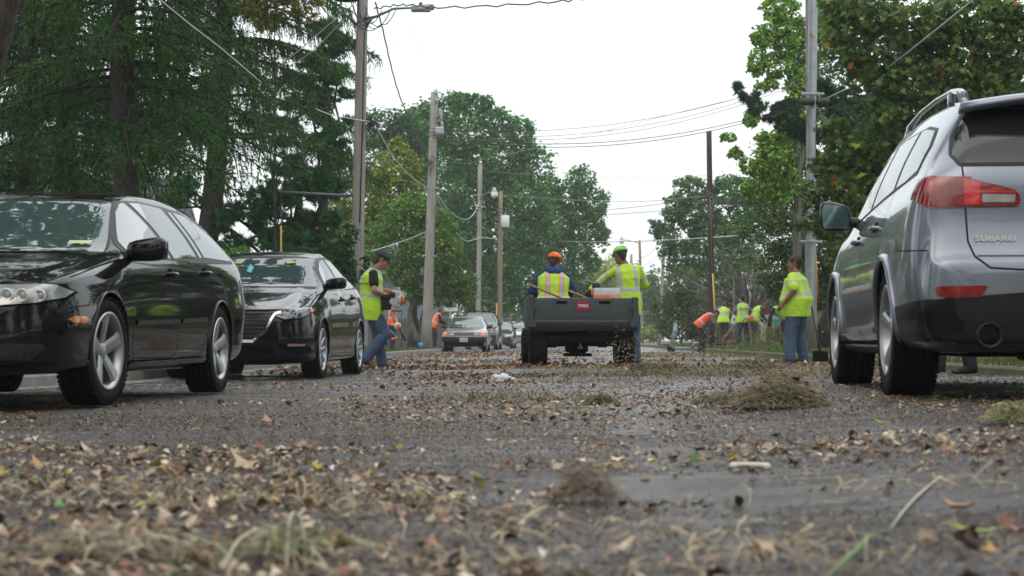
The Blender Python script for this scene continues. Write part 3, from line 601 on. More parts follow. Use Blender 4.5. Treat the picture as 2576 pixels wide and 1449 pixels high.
def hivis(name, base, band=(.42, .43, .45), edge=None, logo=None):
    """fabric with bands: attribute 'band' > 0 is the reflective tape, 'edge' > 0 its contrasting border"""
    m, nt, p = new_mat(name); n = nt.nodes; l = nt.links; p.inputs["Roughness"].default_value = .8; p.inputs["Sheen Weight"].default_value = .1
    col = None; tc = n.new("ShaderNodeTexCoord"); nz = n.new("ShaderNodeTexNoise"); nz.inputs["Scale"].default_value = 12; l.new(tc.outputs["Object"], nz.inputs["Vector"])
    m0 = n.new("ShaderNodeMix"); m0.data_type = 'RGBA'; m0.inputs["A"].default_value = (*base, 1); m0.inputs["B"].default_value = (base[0] * .82, base[1] * .82, base[2] * .8, 1); l.new(nz.outputs["Fac"], m0.inputs["Factor"]); col = m0.outputs["Result"]
    for at_, c in (("edge", edge), ("band", band)):
        if c is None: continue
        a = n.new("ShaderNodeAttribute"); a.attribute_name = at_; g = n.new("ShaderNodeMath"); g.operation = 'GREATER_THAN'; g.inputs[1].default_value = 0; l.new(a.outputs["Fac"], g.inputs[0])
        mx = n.new("ShaderNodeMix"); mx.data_type = 'RGBA'; l.new(col, mx.inputs["A"]); mx.inputs["B"].default_value = (*c, 1); l.new(g.outputs[0], mx.inputs["Factor"]); col = mx.outputs["Result"]
    l.new(col, p.inputs["Base Color"]); return m
LIME = (.50, .80, .05); LIMEV = (.50, .78, .06); ORNG = (.90, .13, .03)
HV = {'lime': hivis("lime hi-vis fabric", LIME), 'limeo': hivis("lime hi-vis with orange edging", LIMEV, edge=(.85, .20, .03)), 'orange': hivis("orange hi-vis fabric", ORNG), 'plainlime': hivis("lime fabric", LIME, band=None)}
def cloth(name, c, k=.7): return pmat(name, c, .9, col2=tuple(x * k for x in c), vs=9, bump=.25, bs=90)
CL = {'jeans': cloth("blue denim", (.065, .115, .20), .55), 'navyjeans': cloth("dark navy denim", (.022, .035, .06)), 'black': cloth("black cloth", (.013, .013, .015)), 'grey': cloth("grey work trousers", (.07, .07, .075)),
      'darkgrey': cloth("charcoal leggings", (.03, .03, .033)), 'navy': cloth("navy sweatshirt", (.014, .055, .16)), 'teal': cloth("dark slate hooded top", (.022, .036, .042)), 'slatejeans': cloth("slate jeans", (.04, .06, .075)),
      'greyshirt': cloth("grey long sleeve shirt", (.16, .16, .18)), 'blueshirt': cloth("pale blue shirt", (.14, .18, .27)), 'tan': cloth("tan shirt", (.30, .17, .09)), 'boot': cloth("tan suede boot", (.16, .10, .062)), 'darkboot': cloth("dark boot", (.025, .02, .018)),
      'shoe': cloth("blue grey trainer", (.10, .14, .25)), 'glove': cloth("grey glove", (.07, .07, .085))}
SK = pmat("skin", (.40, .20, .14), .55, col2=(.34, .15, .10), vs=14); SKD = pmat("tanned skin", (.27, .13, .085), .55, col2=(.22, .10, .065), vs=14)
EYE = pmat("eye", (.03, .02, .015), .2); LIP = pmat("lip", (.22, .07, .06), .5)
def hair_mat(name, c): return pmat(name, c, .6, col2=tuple(x * .5 for x in c), vs=60, bump=.6, bs=220)
HAIR = {'dark': hair_mat("dark brown hair", (.022, .014, .010)), 'brown': hair_mat("brown hair", (.07, .04, .025)), 'light': hair_mat("light brown hair", (.13, .08, .045)), 'short': hair_mat("cropped hair", (.06, .04, .03))}
def person(label, loc, rz, J, wear, hgt=1.78, build=1.0, vox=.012, group=None, hands='open', skin=None, sex='m', head_turn=0, head_tilt=0):
    """J: joints in the person's frame (x right, y forward, z up) metres for a 1.78 m figure: hip, chest, neck, head, l/r shoulder optional, elbow, hand, knee, ankle"""
    root = thing("person", label, "person", loc, rz, group); k = hgt / 1.78; skin = skin or SK
    V = lambda p: Vector(p) * k
    hip, chest, neck, head = V(J['hip']), V(J['chest']), V(J['neck']), V(J['head'])
    up = (neck - hip).normalized(); uc = (neck - chest).normalized(); right = Vector(J.get('right', (1, 0, 0))).normalized(); right = (right - uc * right.dot(uc)).normalized()
    fwd = uc.cross(right) * -1
    if fwd.dot(Vector((0, 1, 0))) < 0 and uc.z > .3: fwd = -fwd
    hr = Vector(J.get('hipright', (1, 0, 0))).normalized(); sw = .172 * k * (build * .5 + .5); hf = Vector((-hr.y, hr.x, 0))
    S = {}; bd = build
    for s, nme in ((1, 'r'), (-1, 'l')):
        sh = neck - uc * .092 * k + right * s * sw; S['sh' + nme] = sh; S['el' + nme] = V(J['el' + nme]); S['ha' + nme] = V(J['ha' + nme])
        S['hp' + nme] = hip + hr * s * .09 * k * bd - Vector((0, 0, .02)); S['kn' + nme] = V(J['kn' + nme]); S['an' + nme] = V(J['an' + nme])
    mid = (hip + chest) / 2
    def torso(inf, zlow=0.0, zhigh=1.0, belly=0):
        c = [(hip - up * (.10 + zlow) * k, .150, .100), (hip - up * .03 * k, .165, .115), (hip + (chest - hip) * .35, .148 + belly * .5, .108 + belly), (hip + (chest - hip) * .7, .155 + belly * .4, .115 + belly * .8), (chest, .170, .122), (neck - uc * .13 * k, .180, .108), (neck - uc * .055 * k, .125, .075), (neck - uc * .01 * k, .062, .058)]
        out = []
        for i, (p, rx, ry) in enumerate(c):
            t = min(1, max(0, (i - 1) / 4)); a = (hr * (1 - t) + right * t).normalized(); nx = (c[min(i + 1, 7)][0] - c[max(i - 1, 0)][0]).normalized(); a = (a - nx * a.dot(nx)).normalized(); b = nx.cross(a)
            g = k * (bd if i < 6 else 1); q = inf + ((.024 + .05 * max(0, bd - 1.05)) * k if inf > 0 and i < 3 else 0); out.append((p + b * 0, a * (rx * g + q), b * (ry * g + q)))
        return loft(out)
    bel = max(0, .15 * (bd - 1)) * .35; sol = [torso(0, belly=bel)]
    hd = Vector((math.sin(R(head_turn)), math.cos(R(head_turn)), 0)); hx = Vector((math.cos(R(head_turn)), -math.sin(R(head_turn)), 0)); hd = Vector((hd.x * math.cos(R(head_tilt)), hd.y * math.cos(R(head_tilt)), -math.sin(R(head_tilt)))); hz = hx.cross(hd)
    k0 = k; hk = k * 1.09; hp = lambda x, y, z: head + (hx * x + hd * y + hz * z) * hk
    sol.append(cap_pts(neck - uc * .04 * k, head - hz * .05 * k, .058 * k * (bd * .5 + .5), .052 * k))
    sk = [(hp(0, -.01, .035), .076, .094, .085), (hp(0, .035, -.03), .060, .064, .075), (hp(0, .052, -.085), .042, .038, .032)]
    for c, a, b, d in sk:
        sec = []
        for t in (-85, -60, -35, -10, 15, 40, 65, 85): sec.append((c + hz * math.sin(R(t)) * d * hk, hx * a * math.cos(R(t)) * hk, hd * b * math.cos(R(t)) * hk))
        sol.append(loft(sec, 16))
    sol.append(cap_pts(hp(0, .092, .012), hp(0, .116, -.026), .009 * k, .016 * k, 8)); sol.append(cap_pts(hp(-.03, .085, .022), hp(.03, .085, .022), .012 * k, .012 * k, 8))
    sol.append(cap_pts(hp(-.018, .093, -.058), hp(.018, .093, -.058), .010 * k, .010 * k, 8))
    for s in (1, -1): sol.append(cap_pts(hp(s * .077, -.008, .02), hp(s * .080, -.003, -.02), .015 * k, .010 * k, 8))
    ar = .052 * (bd * .4 + .6); slv = []
    for nme, s in (('r', 1), ('l', -1)):
        a, e, h = S['sh' + nme], S['el' + nme], S['ha' + nme]
        sol += [cap_pts(a, e, ar * k, ar * .78 * k), cap_pts(e, e + (h - e) * .45, ar * .80 * k, ar * .72 * k), cap_pts(e + (h - e) * .4, h, ar * .72 * k, .028 * k)]
        d = (h - e).normalized(); hand = h + d * .045 * k                                   # palm and five fingers
        ref = Vector(J.get('palm' + nme, (-s, 0, 0))).normalized(); pn = (ref - d * ref.dot(d)).normalized(); ac = d.cross(pn)
        sol.append(loft([(h, ac * .026 * k, pn * .018 * k), (h + d * .03 * k, ac * .036 * k, pn * .016 * k), (h + d * .075 * k, ac * .042 * k, pn * .015 * k), (h + d * .095 * k, ac * .040 * k, pn * .012 * k)], 12))
        curl = {'open': 22, 'grip': 72, 'relax': 38}[J.get('grip' + nme, hands if hands in ('open', 'grip', 'relax') else 'relax')]
        for i in range(4):
            p = h + (d * (.088 - .004 * abs(i - 1.3)) + ac * (-.031 + .0205 * i)) * k; dd = d.copy(); ln = (.040, .045, .042, .033)[i]; rr = .0095
            for q in range(3):
                ang = R(curl * (.75 + .12 * i) * (.8 if q == 0 else 1)) if q else R(curl * .5); c_, s_ = math.cos(ang), math.sin(ang); nd = dd * c_ + pn * s_; pn2 = pn * c_ - dd * s_
                p2 = p + nd * ln * (1, .72, .55)[q] * k; sol.append(cap_pts(p, p2, rr * k, rr * .9 * k, 8)); p = p2; dd = nd; rr *= .92
                pn_s = pn2
                pn = pn2
            ref2 = Vector(J.get('palm' + nme, (-s, 0, 0))).normalized(); pn = (ref2 - d * ref2.dot(d)).normalized()
        tp = h + (d * .028 - ac * .034) * k; t2 = tp + (d * .032 - ac * .022 + pn * .014) * k; t3 = t2 + (d * .026 - ac * .004 + pn * .014) * k
        sol += [cap_pts(tp, t2, .013 * k, .011 * k, 8), cap_pts(t2, t3, .011 * k, .009 * k, 8)]
        p_, q_, w_ = S['hp' + nme], S['kn' + nme], S['an' + nme]
        sol += [cap_pts(p_, q_, .082 * bd * k, .055 * k), cap_pts(q_, q_ + (w_ - q_) * .35, .054 * k, .056 * k), cap_pts(q_ + (w_ - q_) * .35, w_, .056 * k, .036 * k)]
        ft = Vector(J.get('foot' + nme, (s * .15, 1, 0))).normalized(); ft3 = Vector(J.get('foot' + nme, (s * .15, 1, -.12))); ft3 = Vector((ft.x, ft.y, J.get('toe' + nme, -.2))).normalized()
        S['ft' + nme] = ft3; sol.append(cap_pts(w_ - Vector((0, 0, .03)) * k - ft3 * .03 * k, w_ - Vector((0, 0, .05)) * k + ft3 * .15 * k, .038 * k, .026 * k))
    b = fuse("body", sol, [skin], root, vox * .8, 2)
    for s in (1, -1):
        MB().ball(tuple(hp(s * .031, .0905, .005)), (.010 * k, .008 * k, .006 * k), n=10, m=6).build("eye", EYE, b)
        MB().tube([hp(s * .015, .101, .026), hp(s * .048, .092, .024)], .005 * k, n=6).build("eyebrow", HAIR['dark'], b)
    MB().tube([hp(-.022, .098, -.058), hp(0, .104, -.056), hp(.022, .098, -.058)], (.012 if J.get('shout') else .005) * k, n=8).build("mouth", LIP if not J.get('shout') else M['dark'], b)
    # --- legs
    lg = []
    w = wear.get('legs'); tight = wear.get('tight', 0)
    for nme in 'rl':
        p_, q_, w_ = S['hp' + nme], S['kn' + nme], S['an' + nme]; e = (.012 if tight else .026)
        lg += [cap_pts(p_, q_, (.084 * bd + e) * k, (.058 * (bd * .6 + .4) + e) * k), cap_pts(q_, w_ + (w_ - q_) * (.04 if not tight else -.02), (.058 * (bd * .6 + .4) + e) * k, (.040 * (bd * .6 + .4) + e * 1.3) * k)]
    c = [(hip - up * .11 * k, .135, .10), (hip - up * .03 * k, .168, .122), (hip + up * .09 * k, .155, .116)]
    lg.append(loft([(p, hr * (x * bd + .008) * k, hf * (y * bd + .008) * k) for p, x, y in c]))
    fuse("trousers" if not tight else "leggings", lg, [CL[w]], root, vox, 3, fold=0 if tight else .0035 * k)
    # --- shoes
    for nme in 'rl':
        w_ = S['an' + nme]; f3 = S['ft' + nme]; sd = f3.cross(Vector((0, 0, 1))).normalized(); u3 = sd.cross(f3); shoe = wear.get('shoe', 'darkboot'); base = w_ - Vector((0, 0, .078)) * k
        sh = [loft([(base - f3 * .075 * k + u3 * .03 * k, sd * .026 * k, u3 * .026 * k), (base - f3 * .05 * k + u3 * .04 * k, sd * .040 * k, u3 * .045 * k), (base + f3 * .04 * k + u3 * .045 * k, sd * .044 * k, u3 * .052 * k), (base + f3 * .12 * k + u3 * .03 * k, sd * .052 * k, u3 * .036 * k), (base + f3 * .19 * k + u3 * .022 * k, sd * .044 * k, u3 * .026 * k), (base + f3 * .215 * k + u3 * .018 * k, sd * .024 * k, u3 * .014 * k)], 14)]
        if shoe != 'shoe': sh.append(cap_pts(w_ - Vector((0, 0, .02)) * k, w_ + (S['kn' + nme] - w_).normalized() * .06 * k, .050 * k, .052 * k))
        fuse("shoe" if shoe == 'shoe' else "boot", sh, [CL[shoe]], root, vox * .8, 2)
    # --- upper clothing
    ab = wear.get('belly', 0) + bel
    O = neck; tape = .027 * k
    def P_(co): return (co - np.array(hip)) @ np.array(up) / k
    LT = (neck - hip).length / k
    def side_(co): return (co - np.array(hip)) @ np.array(right) / k
    def fr_(co): return (co - np.array(neck)) @ np.array(fwd) / k
    # ---
    hb = wear.get('band_h', .14)
    def bandf(co, w=.027, wy=.027, vx=.105):
        hgt_ = P_(co); sx = np.abs(side_(co)); return np.maximum(w - np.abs(hgt_ - hb), np.where(hgt_ > hb, wy - np.abs(sx - vx), -1))
    def edgef(co): return bandf(co, .040, .040)
    up_sh = wear.get('shirt')
    if up_sh:
        mat_, sl, hv = up_sh; st = [torso(.014 * k, wear.get('shirt_low', 0), belly=ab)]
        for nme in 'rl':
            a, e, h = S['sh' + nme], S['el' + nme], S['ha' + nme]; r0 = (ar + .018) * k
            if sl == 'long': st += [cap_pts(a, e, r0 * .93, r0 * .88), cap_pts(e, e + (h - e) * .93, r0 * .9, .044 * k)]
            elif sl == 'half': st += [cap_pts(a, a + (e - a) * .78, r0 * .98, r0 * 1.15)]
            elif sl == 'short': st += [cap_pts(a, a + (e - a) * .55, r0 * 1.0, r0 * 1.05)]
        if hv:
            def armband(co):
                out = bandf(co, vx=.12)
                for nme in 'rl':
                    a, e, h = [np.array(S[q + nme]) for q in ('sh', 'el', 'ha')]
                    for (p, q, ts) in ((a, e, (.62,) if sl == 'long' else (.52,)), (e, h, (.22,) if sl == 'long' else ())):
                        d = q - p; L_ = np.linalg.norm(d); t = ((co - p) @ d) / (L_ * L_); near = np.linalg.norm((co - p) - t[:, None] * d, axis=1)
                        for tt in ts:
                            ok = (near < .10 * k * bd) & (t > tt - .25) & (t < tt + .25); arm = ok & (np.abs(side_(co)) > .0)
                            far = np.abs(((co - np.array(chest)) @ np.array(right)) / k) > .155 * bd if sl != 'long' else (np.abs(side_(co)) > .13 * bd) | (fr_(co) > .14) 
                            out = np.where(arm & far, (.027 * k - np.abs(t - tt) * L_), out)
                return out
            fuse("hivis_shirt", st, [HV[mat_]], root, vox, 3, {'band': armband}, fold=.004 * k)
        else: fuse("shirt", st, [CL[mat_]], root, vox, 3, fold=.003 * k)
    if wear.get('hood'):
        h0 = neck - uc * .01 * k - fwd * .045 * k; sec = []
        hd_ = [cap_pts(h0 - right * .09 * k, h0 + right * .09 * k, .055 * k, .055 * k), cap_pts(h0 - fwd * .05 * k - uc * .04 * k - right * .05 * k, h0 - fwd * .05 * k - uc * .04 * k + right * .05 * k, .055 * k, .055 * k), cap_pts(neck + fwd * .05 * k - right * .07 * k, h0 - right * .09 * k, .03 * k, .045 * k), cap_pts(neck + fwd * .05 * k + right * .07 * k, h0 + right * .09 * k, .03 * k, .045 * k)]
        fuse("hood", hd_, [CL[up_sh[0]]], root, vox, 3, fold=.004 * k)
    if wear.get('vest'):
        vm = wear['vest']; vs_ = torso(.034 * k, wear.get('vest_low', -.02), belly=ab); st = [vs_]
        for s in (1, -1):
            st.append(cap_pts(neck - uc * .03 * k + right * s * .07 * k, neck - uc * .085 * k + right * s * .15 * k, .040 * k, .040 * k))
        o = fuse("hivis_vest", st, [HV[vm]], root, vox, 3, {'band': bandf, 'edge': edgef}, fold=.003 * k)
        bm = bmesh.new(); bm.from_mesh(o.data); bmesh.ops.bisect_plane(bm, geom=list(bm.verts) + list(bm.edges) + list(bm.faces), plane_co=neck - uc * .012 * k, plane_no=uc, clear_outer=True); bm.to_mesh(o.data); bm.free()
    # --- head gear
    hg = wear.get('hair')
    if hg:
        hh = []
        for c, a, b_, d in [(hp(0, -.018, .045), .083, .100, .085)]:
            hh.append(loft([(c + hz * math.sin(R(t)) * d * hk, hx * a * math.cos(R(t)) * hk, hd * b_ * math.cos(R(t)) * hk) for t in (-80, -50, -20, 10, 40, 65, 85)], 16))
        hh.append(cap_pts(hp(0, -.055, -.01), hp(0, -.05, -.045), .062 * k, .050 * k))
        if wear.get('ponytail'): hh += [cap_pts(hp(0, -.09, .02), hp(0, -.12, -.06), .035 * k, .03 * k), cap_pts(hp(0, -.12, -.06), hp(0, -.10, -.17), .03 * k, .014 * k)]
        fuse("hair", hh, [HAIR[hg]], root, vox * .8, 2)
    if wear.get('cap'):
        cm, back = wear['cap']; q = -1 if back else 1
        m = MB(); sec = []
        for i, t in enumerate((0, 15, 32, 50, 68, 84)):
            sec.append((hp(0, -.012, .045) + hz * math.sin(R(t)) * .092 * hk, hx * .092 * math.cos(R(t)) * hk, hd * .112 * math.cos(R(t)) * hk))
        vs, fs = loft(sec, 24); m.add(vs, fs, 0, True)
        m.ball(tuple(hp(0, -.012, .131)), .007 * k, n=8, m=6); cp = m.build("cap", cm, root)
        bm_ = MB(); vv = []
        for i in range(9):
            a = R(-60 + 120 * i / 8); vv += [hp(.083 * math.sin(a), q * .1 * math.cos(a) - .010, .050), hp(.080 * math.sin(a), q * (.105 * math.cos(a) + .075 * math.cos(a)) - .010, .050 - .02 * math.cos(a) * 1.0)]
        bm_.add(vv + [v - hz * .006 * k for v in vv], [[2 * i, 2 * i + 2, 2 * i + 3, 2 * i + 1] for i in range(8)] + [[18 + 2 * i, 18 + 2 * i + 1, 18 + 2 * i + 3, 18 + 2 * i + 2] for i in range(8)] + [[2 * i + 1, 2 * i + 3, 21 + 2 * i, 19 + 2 * i] for i in range(8)], 0, True)
        bm_.build("cap_peak", wear.get('peak', cm), cp)
        if wear.get('cap_gap'):                         # opening above the strap
            g = MB(); o_ = -q
            for_ = [(a, z) for a, z in ((-38, .048), (38, .048), (34, .075), (20, .094), (0, .100), (-20, .094), (-34, .075))]
            vs = [hp(.0905 * math.sin(R(a)) * math.cos((z - .045) * 9), o_ * .1115 * math.cos(R(a)) * math.cos((z - .045) * 8) - .012, z) for a, z in for_]
            g.add(vs, [list(range(7))], 0); g.build("cap_opening", HAIR['dark'], cp)
    root['_'] = 0; del root['_']
    root_pts = dict(S); root_pts.update(head=head, neck=neck, hip=hip, chest=chest, hp=hp, fwd=fwd, right=right)
    return root, root_pts
# ------------------------------------------------------------------ the crew
def gz(v): return ground_z(v.x, v.y)
def stand(u, D, dz=0): 
    x = (u - U0) * D / F; return (x, D, ground_z(x, D) + dz)
WHITE = pmat("white plastic", (.50, .50, .49), .4, col2=(.34, .34, .33), vs=20); ORP = pmat("orange plastic", (.80, .13, .02), .4)
BLKP = pmat("black plastic", (.012, .012, .012), .45); CAPD = pmat("dark plum cap", (.045, .04, .055), .85, col2=(.03, .027, .035), vs=90); CAPO = pmat("orange cap cloth", (.90, .17, .03), .8); CAPG = pmat("green mesh cap", (.30, .75, .16), .8, col2=(.22, .55, .12), vs=120)
REDM = pmat("red ear muff", (.6, .03, .03), .4); TAPE = pmat("grey brim", (.35, .36, .37), .6)
# 1 man with the blower, walking to the right
JA = dict(hip=(0,-.02,.93), chest=(0,-.04,1.28), neck=(0,.03,1.50), head=(0,.125,1.625), elr=(.27,.02,1.17), har=(.14,.27,1.07), ell=(-.27,.10,1.18), hal=(-.10,.34,1.16),
          knr=(.10,.17,.53), anr=(.09,-.10,.17), knl=(-.11,.06,.50), anl=(-.10,.12,.105), footr=(0,1,0), toer=-.75, footl=(0,1,0), toel=-.03, palmr=(-1,0,.2), palml=(0,0,-1), gripr='grip', gripl='grip')
pA, SA = person("man in lime vest and dark cap walking right and holding a backpack engine", stand(940, 28.5, -.01), R(-88), JA,
       dict(legs='jeans', shoe='boot', shirt=('black', 'short', 0), vest='lime', vest_low=.10, hair='short', cap=(CAPD, 0), peak=BLKP, band_h=.16), 1.83, 1.12, .010, hands='grip', head_tilt=28)
def on_vest(p, ang, z, x0=0, y0=0):
    """point on the vest hit from outside at angle ang (0 = from behind, 90 = from his right)"""
    v = [c for c in p.children if c.name.startswith("hivis_vest")][0]; bm = bmesh.new(); bm.from_mesh(v.data); t = BVHTree.FromBMesh(bm); bm.free()
    d = Vector((math.sin(R(ang)), -math.cos(R(ang)), 0)); h = t.ray_cast(Vector((x0, y0, z)) + d * 2, -d); return (h[0] if h[0] else Vector((x0, y0, z)) + d * .2) + d * .006
text_mesh("vest_lettering", "Columbia", .050, BLKP, pA, on_vest(pA, 62, 1.31, -.03, -.04), (R(90), 0, R(62)), .001, .0008, 1)
q = on_vest(pA, 62, 1.375, -.03, -.04); dots = MB()
for i in range(6): dots.ball((q.x + .018 * math.cos(i * 1.05), q.y, q.z + .020 * math.sin(i * 1.05)), (.008, .006, .008), n=8, m=6)
dots.build("vest_emblem", BLKP, pA)
# 2 heavy man at the right, shouting to the left, back turned to us
JL = dict(hip=(0,0,.93), chest=(0,.01,1.28), neck=(0,.015,1.50), head=(0,.04,1.63), elr=(.33,-.03,1.20), har=(.29,.03,.95), ell=(-.33,-.06,1.20), hal=(-.33,.12,.98),
          knr=(.18,.02,.50), anr=(.23,-.05,.105), knl=(-.16,.05,.50), anl=(-.20,.05,.105), footr=(.3,1,0), footl=(-.4,1,0), toer=-.03, toel=-.03, gripr='grip', shout=1)
pL, SL = person("heavy man in lime shirt and jeans with open mouth looking left beside the steel pole", stand(2004, 30.5, -.01), R(64), JL,
       dict(legs='jeans', shoe='darkboot', shirt=('lime', 'half', 1), shirt_low=.06, belly=.02, hair='dark', band_h=.20), 1.80, 1.42, .010, hands='relax', skin=SKD, head_turn=-16)
# 3 driver of the utility cart, seen from behind
D3 = 29.3
JD = dict(hip=(0,0,.10), chest=(0,.0,.42), neck=(.01,.06,.66), head=(.03,.12,.79), elr=(.30,.10,.36), har=(.22,.34,.28), ell=(-.32,.10,.36), hal=(-.22,.38,.30), knr=(.14,.44,.12), anr=(.14,.62,-.28), knl=(-.14,.44,.12), anl=(-.14,.62,-.28), footr=(0,1,0), footl=(0,1,0), toer=-.05, toel=-.05, gripr='grip', gripl='grip')
xd = (1392 - U0) * D3 / F
pD, SD = person("driver in orange cap and blue hooded top under a lime vest, seated in the cart", (xd, D3, .80), R(2), JD,
       dict(legs='navyjeans', shoe='darkboot', shirt=('navy', 'long', 0), hood=1, vest='limeo', hair='short', cap=(CAPO, 0), cap_gap=1, peak=TAPE, band_h=-.5), 1.86, 1.18, .011, hands='grip', skin=SKD, head_turn=28, head_tilt=12)
# 4 standing man leaning on the cart
JE = dict(hip=(0,0,.95), chest=(.0,.0,1.30), neck=(-.02,.03,1.53), head=(-.10,.07,1.655), elr=(.30,.12,1.22), har=(.16,.40,1.12), ell=(-.33,.16,1.31), hal=(-.53,.20,1.14),
          knr=(.11,.04,.50), anr=(.12,-.02,.105), knl=(-.09,.10,.50), anl=(-.10,.02,.105), footr=(.2,1,0), footl=(-.1,1,0), toer=-.03, toel=-.03, palml=(0,0,-1), gripl='relax')
pE, SE = person("man in green mesh cap, lime long sleeve shirt and gloves leaning on the cart", stand(1580, 29.6, -.02), R(12), JE,
       dict(legs='jeans', shoe='darkboot', shirt=('lime', 'long', 1), shirt_low=.10, hair='short', cap=(CAPG, 0), cap_gap=1, band_h=.17), 1.89, 1.0, .010, hands='relax', skin=SKD, head_turn=-22, head_tilt=15)
for nme in 'rl':
    h = SE['ha' + nme]; e = SE['el' + nme]; d = (h - e).normalized(); q = []
    ac = d.cross(Vector((0, 0, -1))).normalized(); pn = Vector((0, 0, -1)); pn = (pn - d * pn.dot(d)).normalized()
    q.append(loft([(h - d * .05, ac * .036, pn * .034), (h, ac * .038, pn * .032), (h + d * .05, ac * .048, pn * .024), (h + d * .10, ac * .050, pn * .022)], 12))
    for i in range(4):
        p = h + d * .095 + ac * (-.037 + .025 * i); p1 = p + d * .035 + pn * .012; p2 = p1 + d * .022 + pn * .03
        q += [cap_pts(p, p1, .013, .012, 8), cap_pts(p1, p2, .012, .010, 8)]
    q += [cap_pts(h + d * .03 - ac * .04, h + d * .07 - ac * .07 + pn * .02, .016, .013, 8)]
    fuse("glove", q, [CL['glove']], pE, .007, 1)
# 5 woman with trimmer behind the first man
JB = dict(hip=(0,0,.93), chest=(0,.0,1.27), neck=(0,.03,1.50), head=(0,.06,1.63), elr=(.25,-.02,1.17), har=(.24,.10,.95), ell=(-.25,.0,1.17), hal=(-.2,.16,.98),
          knr=(.10,.04,.50), anr=(.10,-.05,.105), knl=(-.10,.0,.50), anl=(-.11,-.02,.105), footr=(.2,1,0), footl=(-.1,1,0), toer=-.03, toel=-.03, gripr='grip')
pB, SB = person("worker in orange vest and navy jeans behind the man with the engine", stand(987, 62.5), R(-75), JB, dict(legs='navyjeans', shoe='darkboot', shirt=('tan', 'short', 0), vest='orange', hair='brown', band_h=.18), 1.70, .95, .016)
# 6 girl bending at the car
JC = dict(hip=(0,-.06,.92), chest=(0,.07,1.23), neck=(0,.20,1.43), head=(0,.28,1.54), elr=(.22,.20,1.14), har=(.17,.42,1.04), ell=(-.22,.22,1.12), hal=(-.15,.44,1.02),
          knr=(.08,.02,.50), anr=(.07,-.06,.105), knl=(-.09,-.03,.50), anl=(-.08,.04,.105), footr=(.1,1,0), footl=(-.1,1,0), toer=-.03, toel=-.03, gripr='grip', gripl='grip')
pC, SC = person("girl with ponytail in orange vest and leggings leaning towards the silver car", stand(1094, 71), R(-78), JC, dict(legs='darkgrey', tight=1, shoe='shoe', shirt=('black', 'long', 0), vest='orange', hair='light', ponytail=1, band_h=.16), 1.68, .88, .016)
# 7..11 crew on the right verge
JO = dict(hip=(0,-.12,.90), chest=(0,.13,1.12), neck=(0,.34,1.25), head=(0,.46,1.27), elr=(.22,.36,.98), har=(.10,.44,.78), ell=(-.22,.38,.98), hal=(-.06,.46,.86),
          knr=(.10,-.02,.48), anr=(.11,-.12,.105), knl=(-.10,.10,.50), anl=(-.09,.04,.105), footr=(.1,1,0), footl=(-.1,1,0), toer=-.03, toel=-.03, gripr='grip', gripl='grip')
pG, SG = person("worker in orange vest and grey sleeves bending over a tool at the verge", stand(1766, 60), R(-90), JO, dict(legs='darkgrey', shoe='darkboot', shirt=('greyshirt', 'long', 0), vest='orange', hair='brown', band_h=.14), 1.74, .95, .015, head_tilt=50)
JH = dict(hip=(0,-.02,.92), chest=(0,.06,1.24), neck=(0,.17,1.43), head=(0,.27,1.50), elr=(.26,.12,1.18), har=(.22,.34,1.02), ell=(-.26,.10,1.18), hal=(-.2,.34,1.02),
          knr=(.10,.02,.50), anr=(.10,-.03,.105), knl=(-.10,.0,.50), anl=(-.10,.0,.105), footr=(.1,1,0), footl=(-.1,1,0), toer=-.03, toel=-.03)
pH, SH = person("worker in lime vest and tan sleeves with bowed head beside the orange vest", stand(1820, 64.5), R(-8), JH, dict(legs='grey', shoe='darkboot', shirt=('tan', 'long', 0), vest='lime', hair='brown', band_h=.18), 1.72, 1.05, .016, head_tilt=45)
JI = dict(hip=(0,0,.94), chest=(0,.0,1.28), neck=(0,.02,1.51), head=(-.02,.05,1.645), elr=(.28,.02,1.24), har=(.22,.22,1.10), ell=(-.24,.06,1.22), hal=(-.18,.24,1.10),
          knr=(.14,.02,.50), anr=(.18,-.03,.105), knl=(-.12,.05,.50), anl=(-.17,.02,.105), footr=(.2,1,0), footl=(-.4,.6,0), toer=-.03, toel=-.03)
pI, SI = person("tall dark haired worker in lime vest and blue sleeves standing upright", stand(1868, 66), R(8), JI, dict(legs='slatejeans', shoe='darkboot', shirt=('blueshirt', 'long', 0), vest='lime', vest_low=.02, hair='dark', band_h=.16), 1.82, 1.0, .016, head_turn=-30)
text_mesh("vest_lettering", "Columbia", .085, BLKP, pI, on_vest(pI, 0, 1.33), (R(90), 0, 0), .001, .0006)
JJ = dict(hip=(0,-.06,.92), chest=(0,.05,1.23), neck=(0,.16,1.43), head=(0,.27,1.53), elr=(.26,.12,1.10), har=(.16,.34,.90), ell=(-.26,.12,1.14), hal=(-.12,.36,.86),
          knr=(.10,.03,.50), anr=(.10,-.03,.105), knl=(-.10,.0,.50), anl=(-.10,-.02,.105), footr=(.1,1,0), footl=(-.1,1,0), toer=-.03, toel=-.03, gripr='grip', gripl='grip')
pJ, SJ = person("worker wearing red ear muffs and lime vest over navy, working a string trimmer", stand(1902, 66), R(-72), JJ, dict(legs='grey', shoe='darkboot', shirt=('teal', 'long', 0), vest='lime', hair='dark', band_h=.12), 1.74, 1.12, .016, head_tilt=35)
hp = SJ['hp']
for s in (1, -1): MB().ball(tuple(hp(s * .09, 0, 0)), (.03, .045, .045)).build("ear_muff", REDM, pJ)
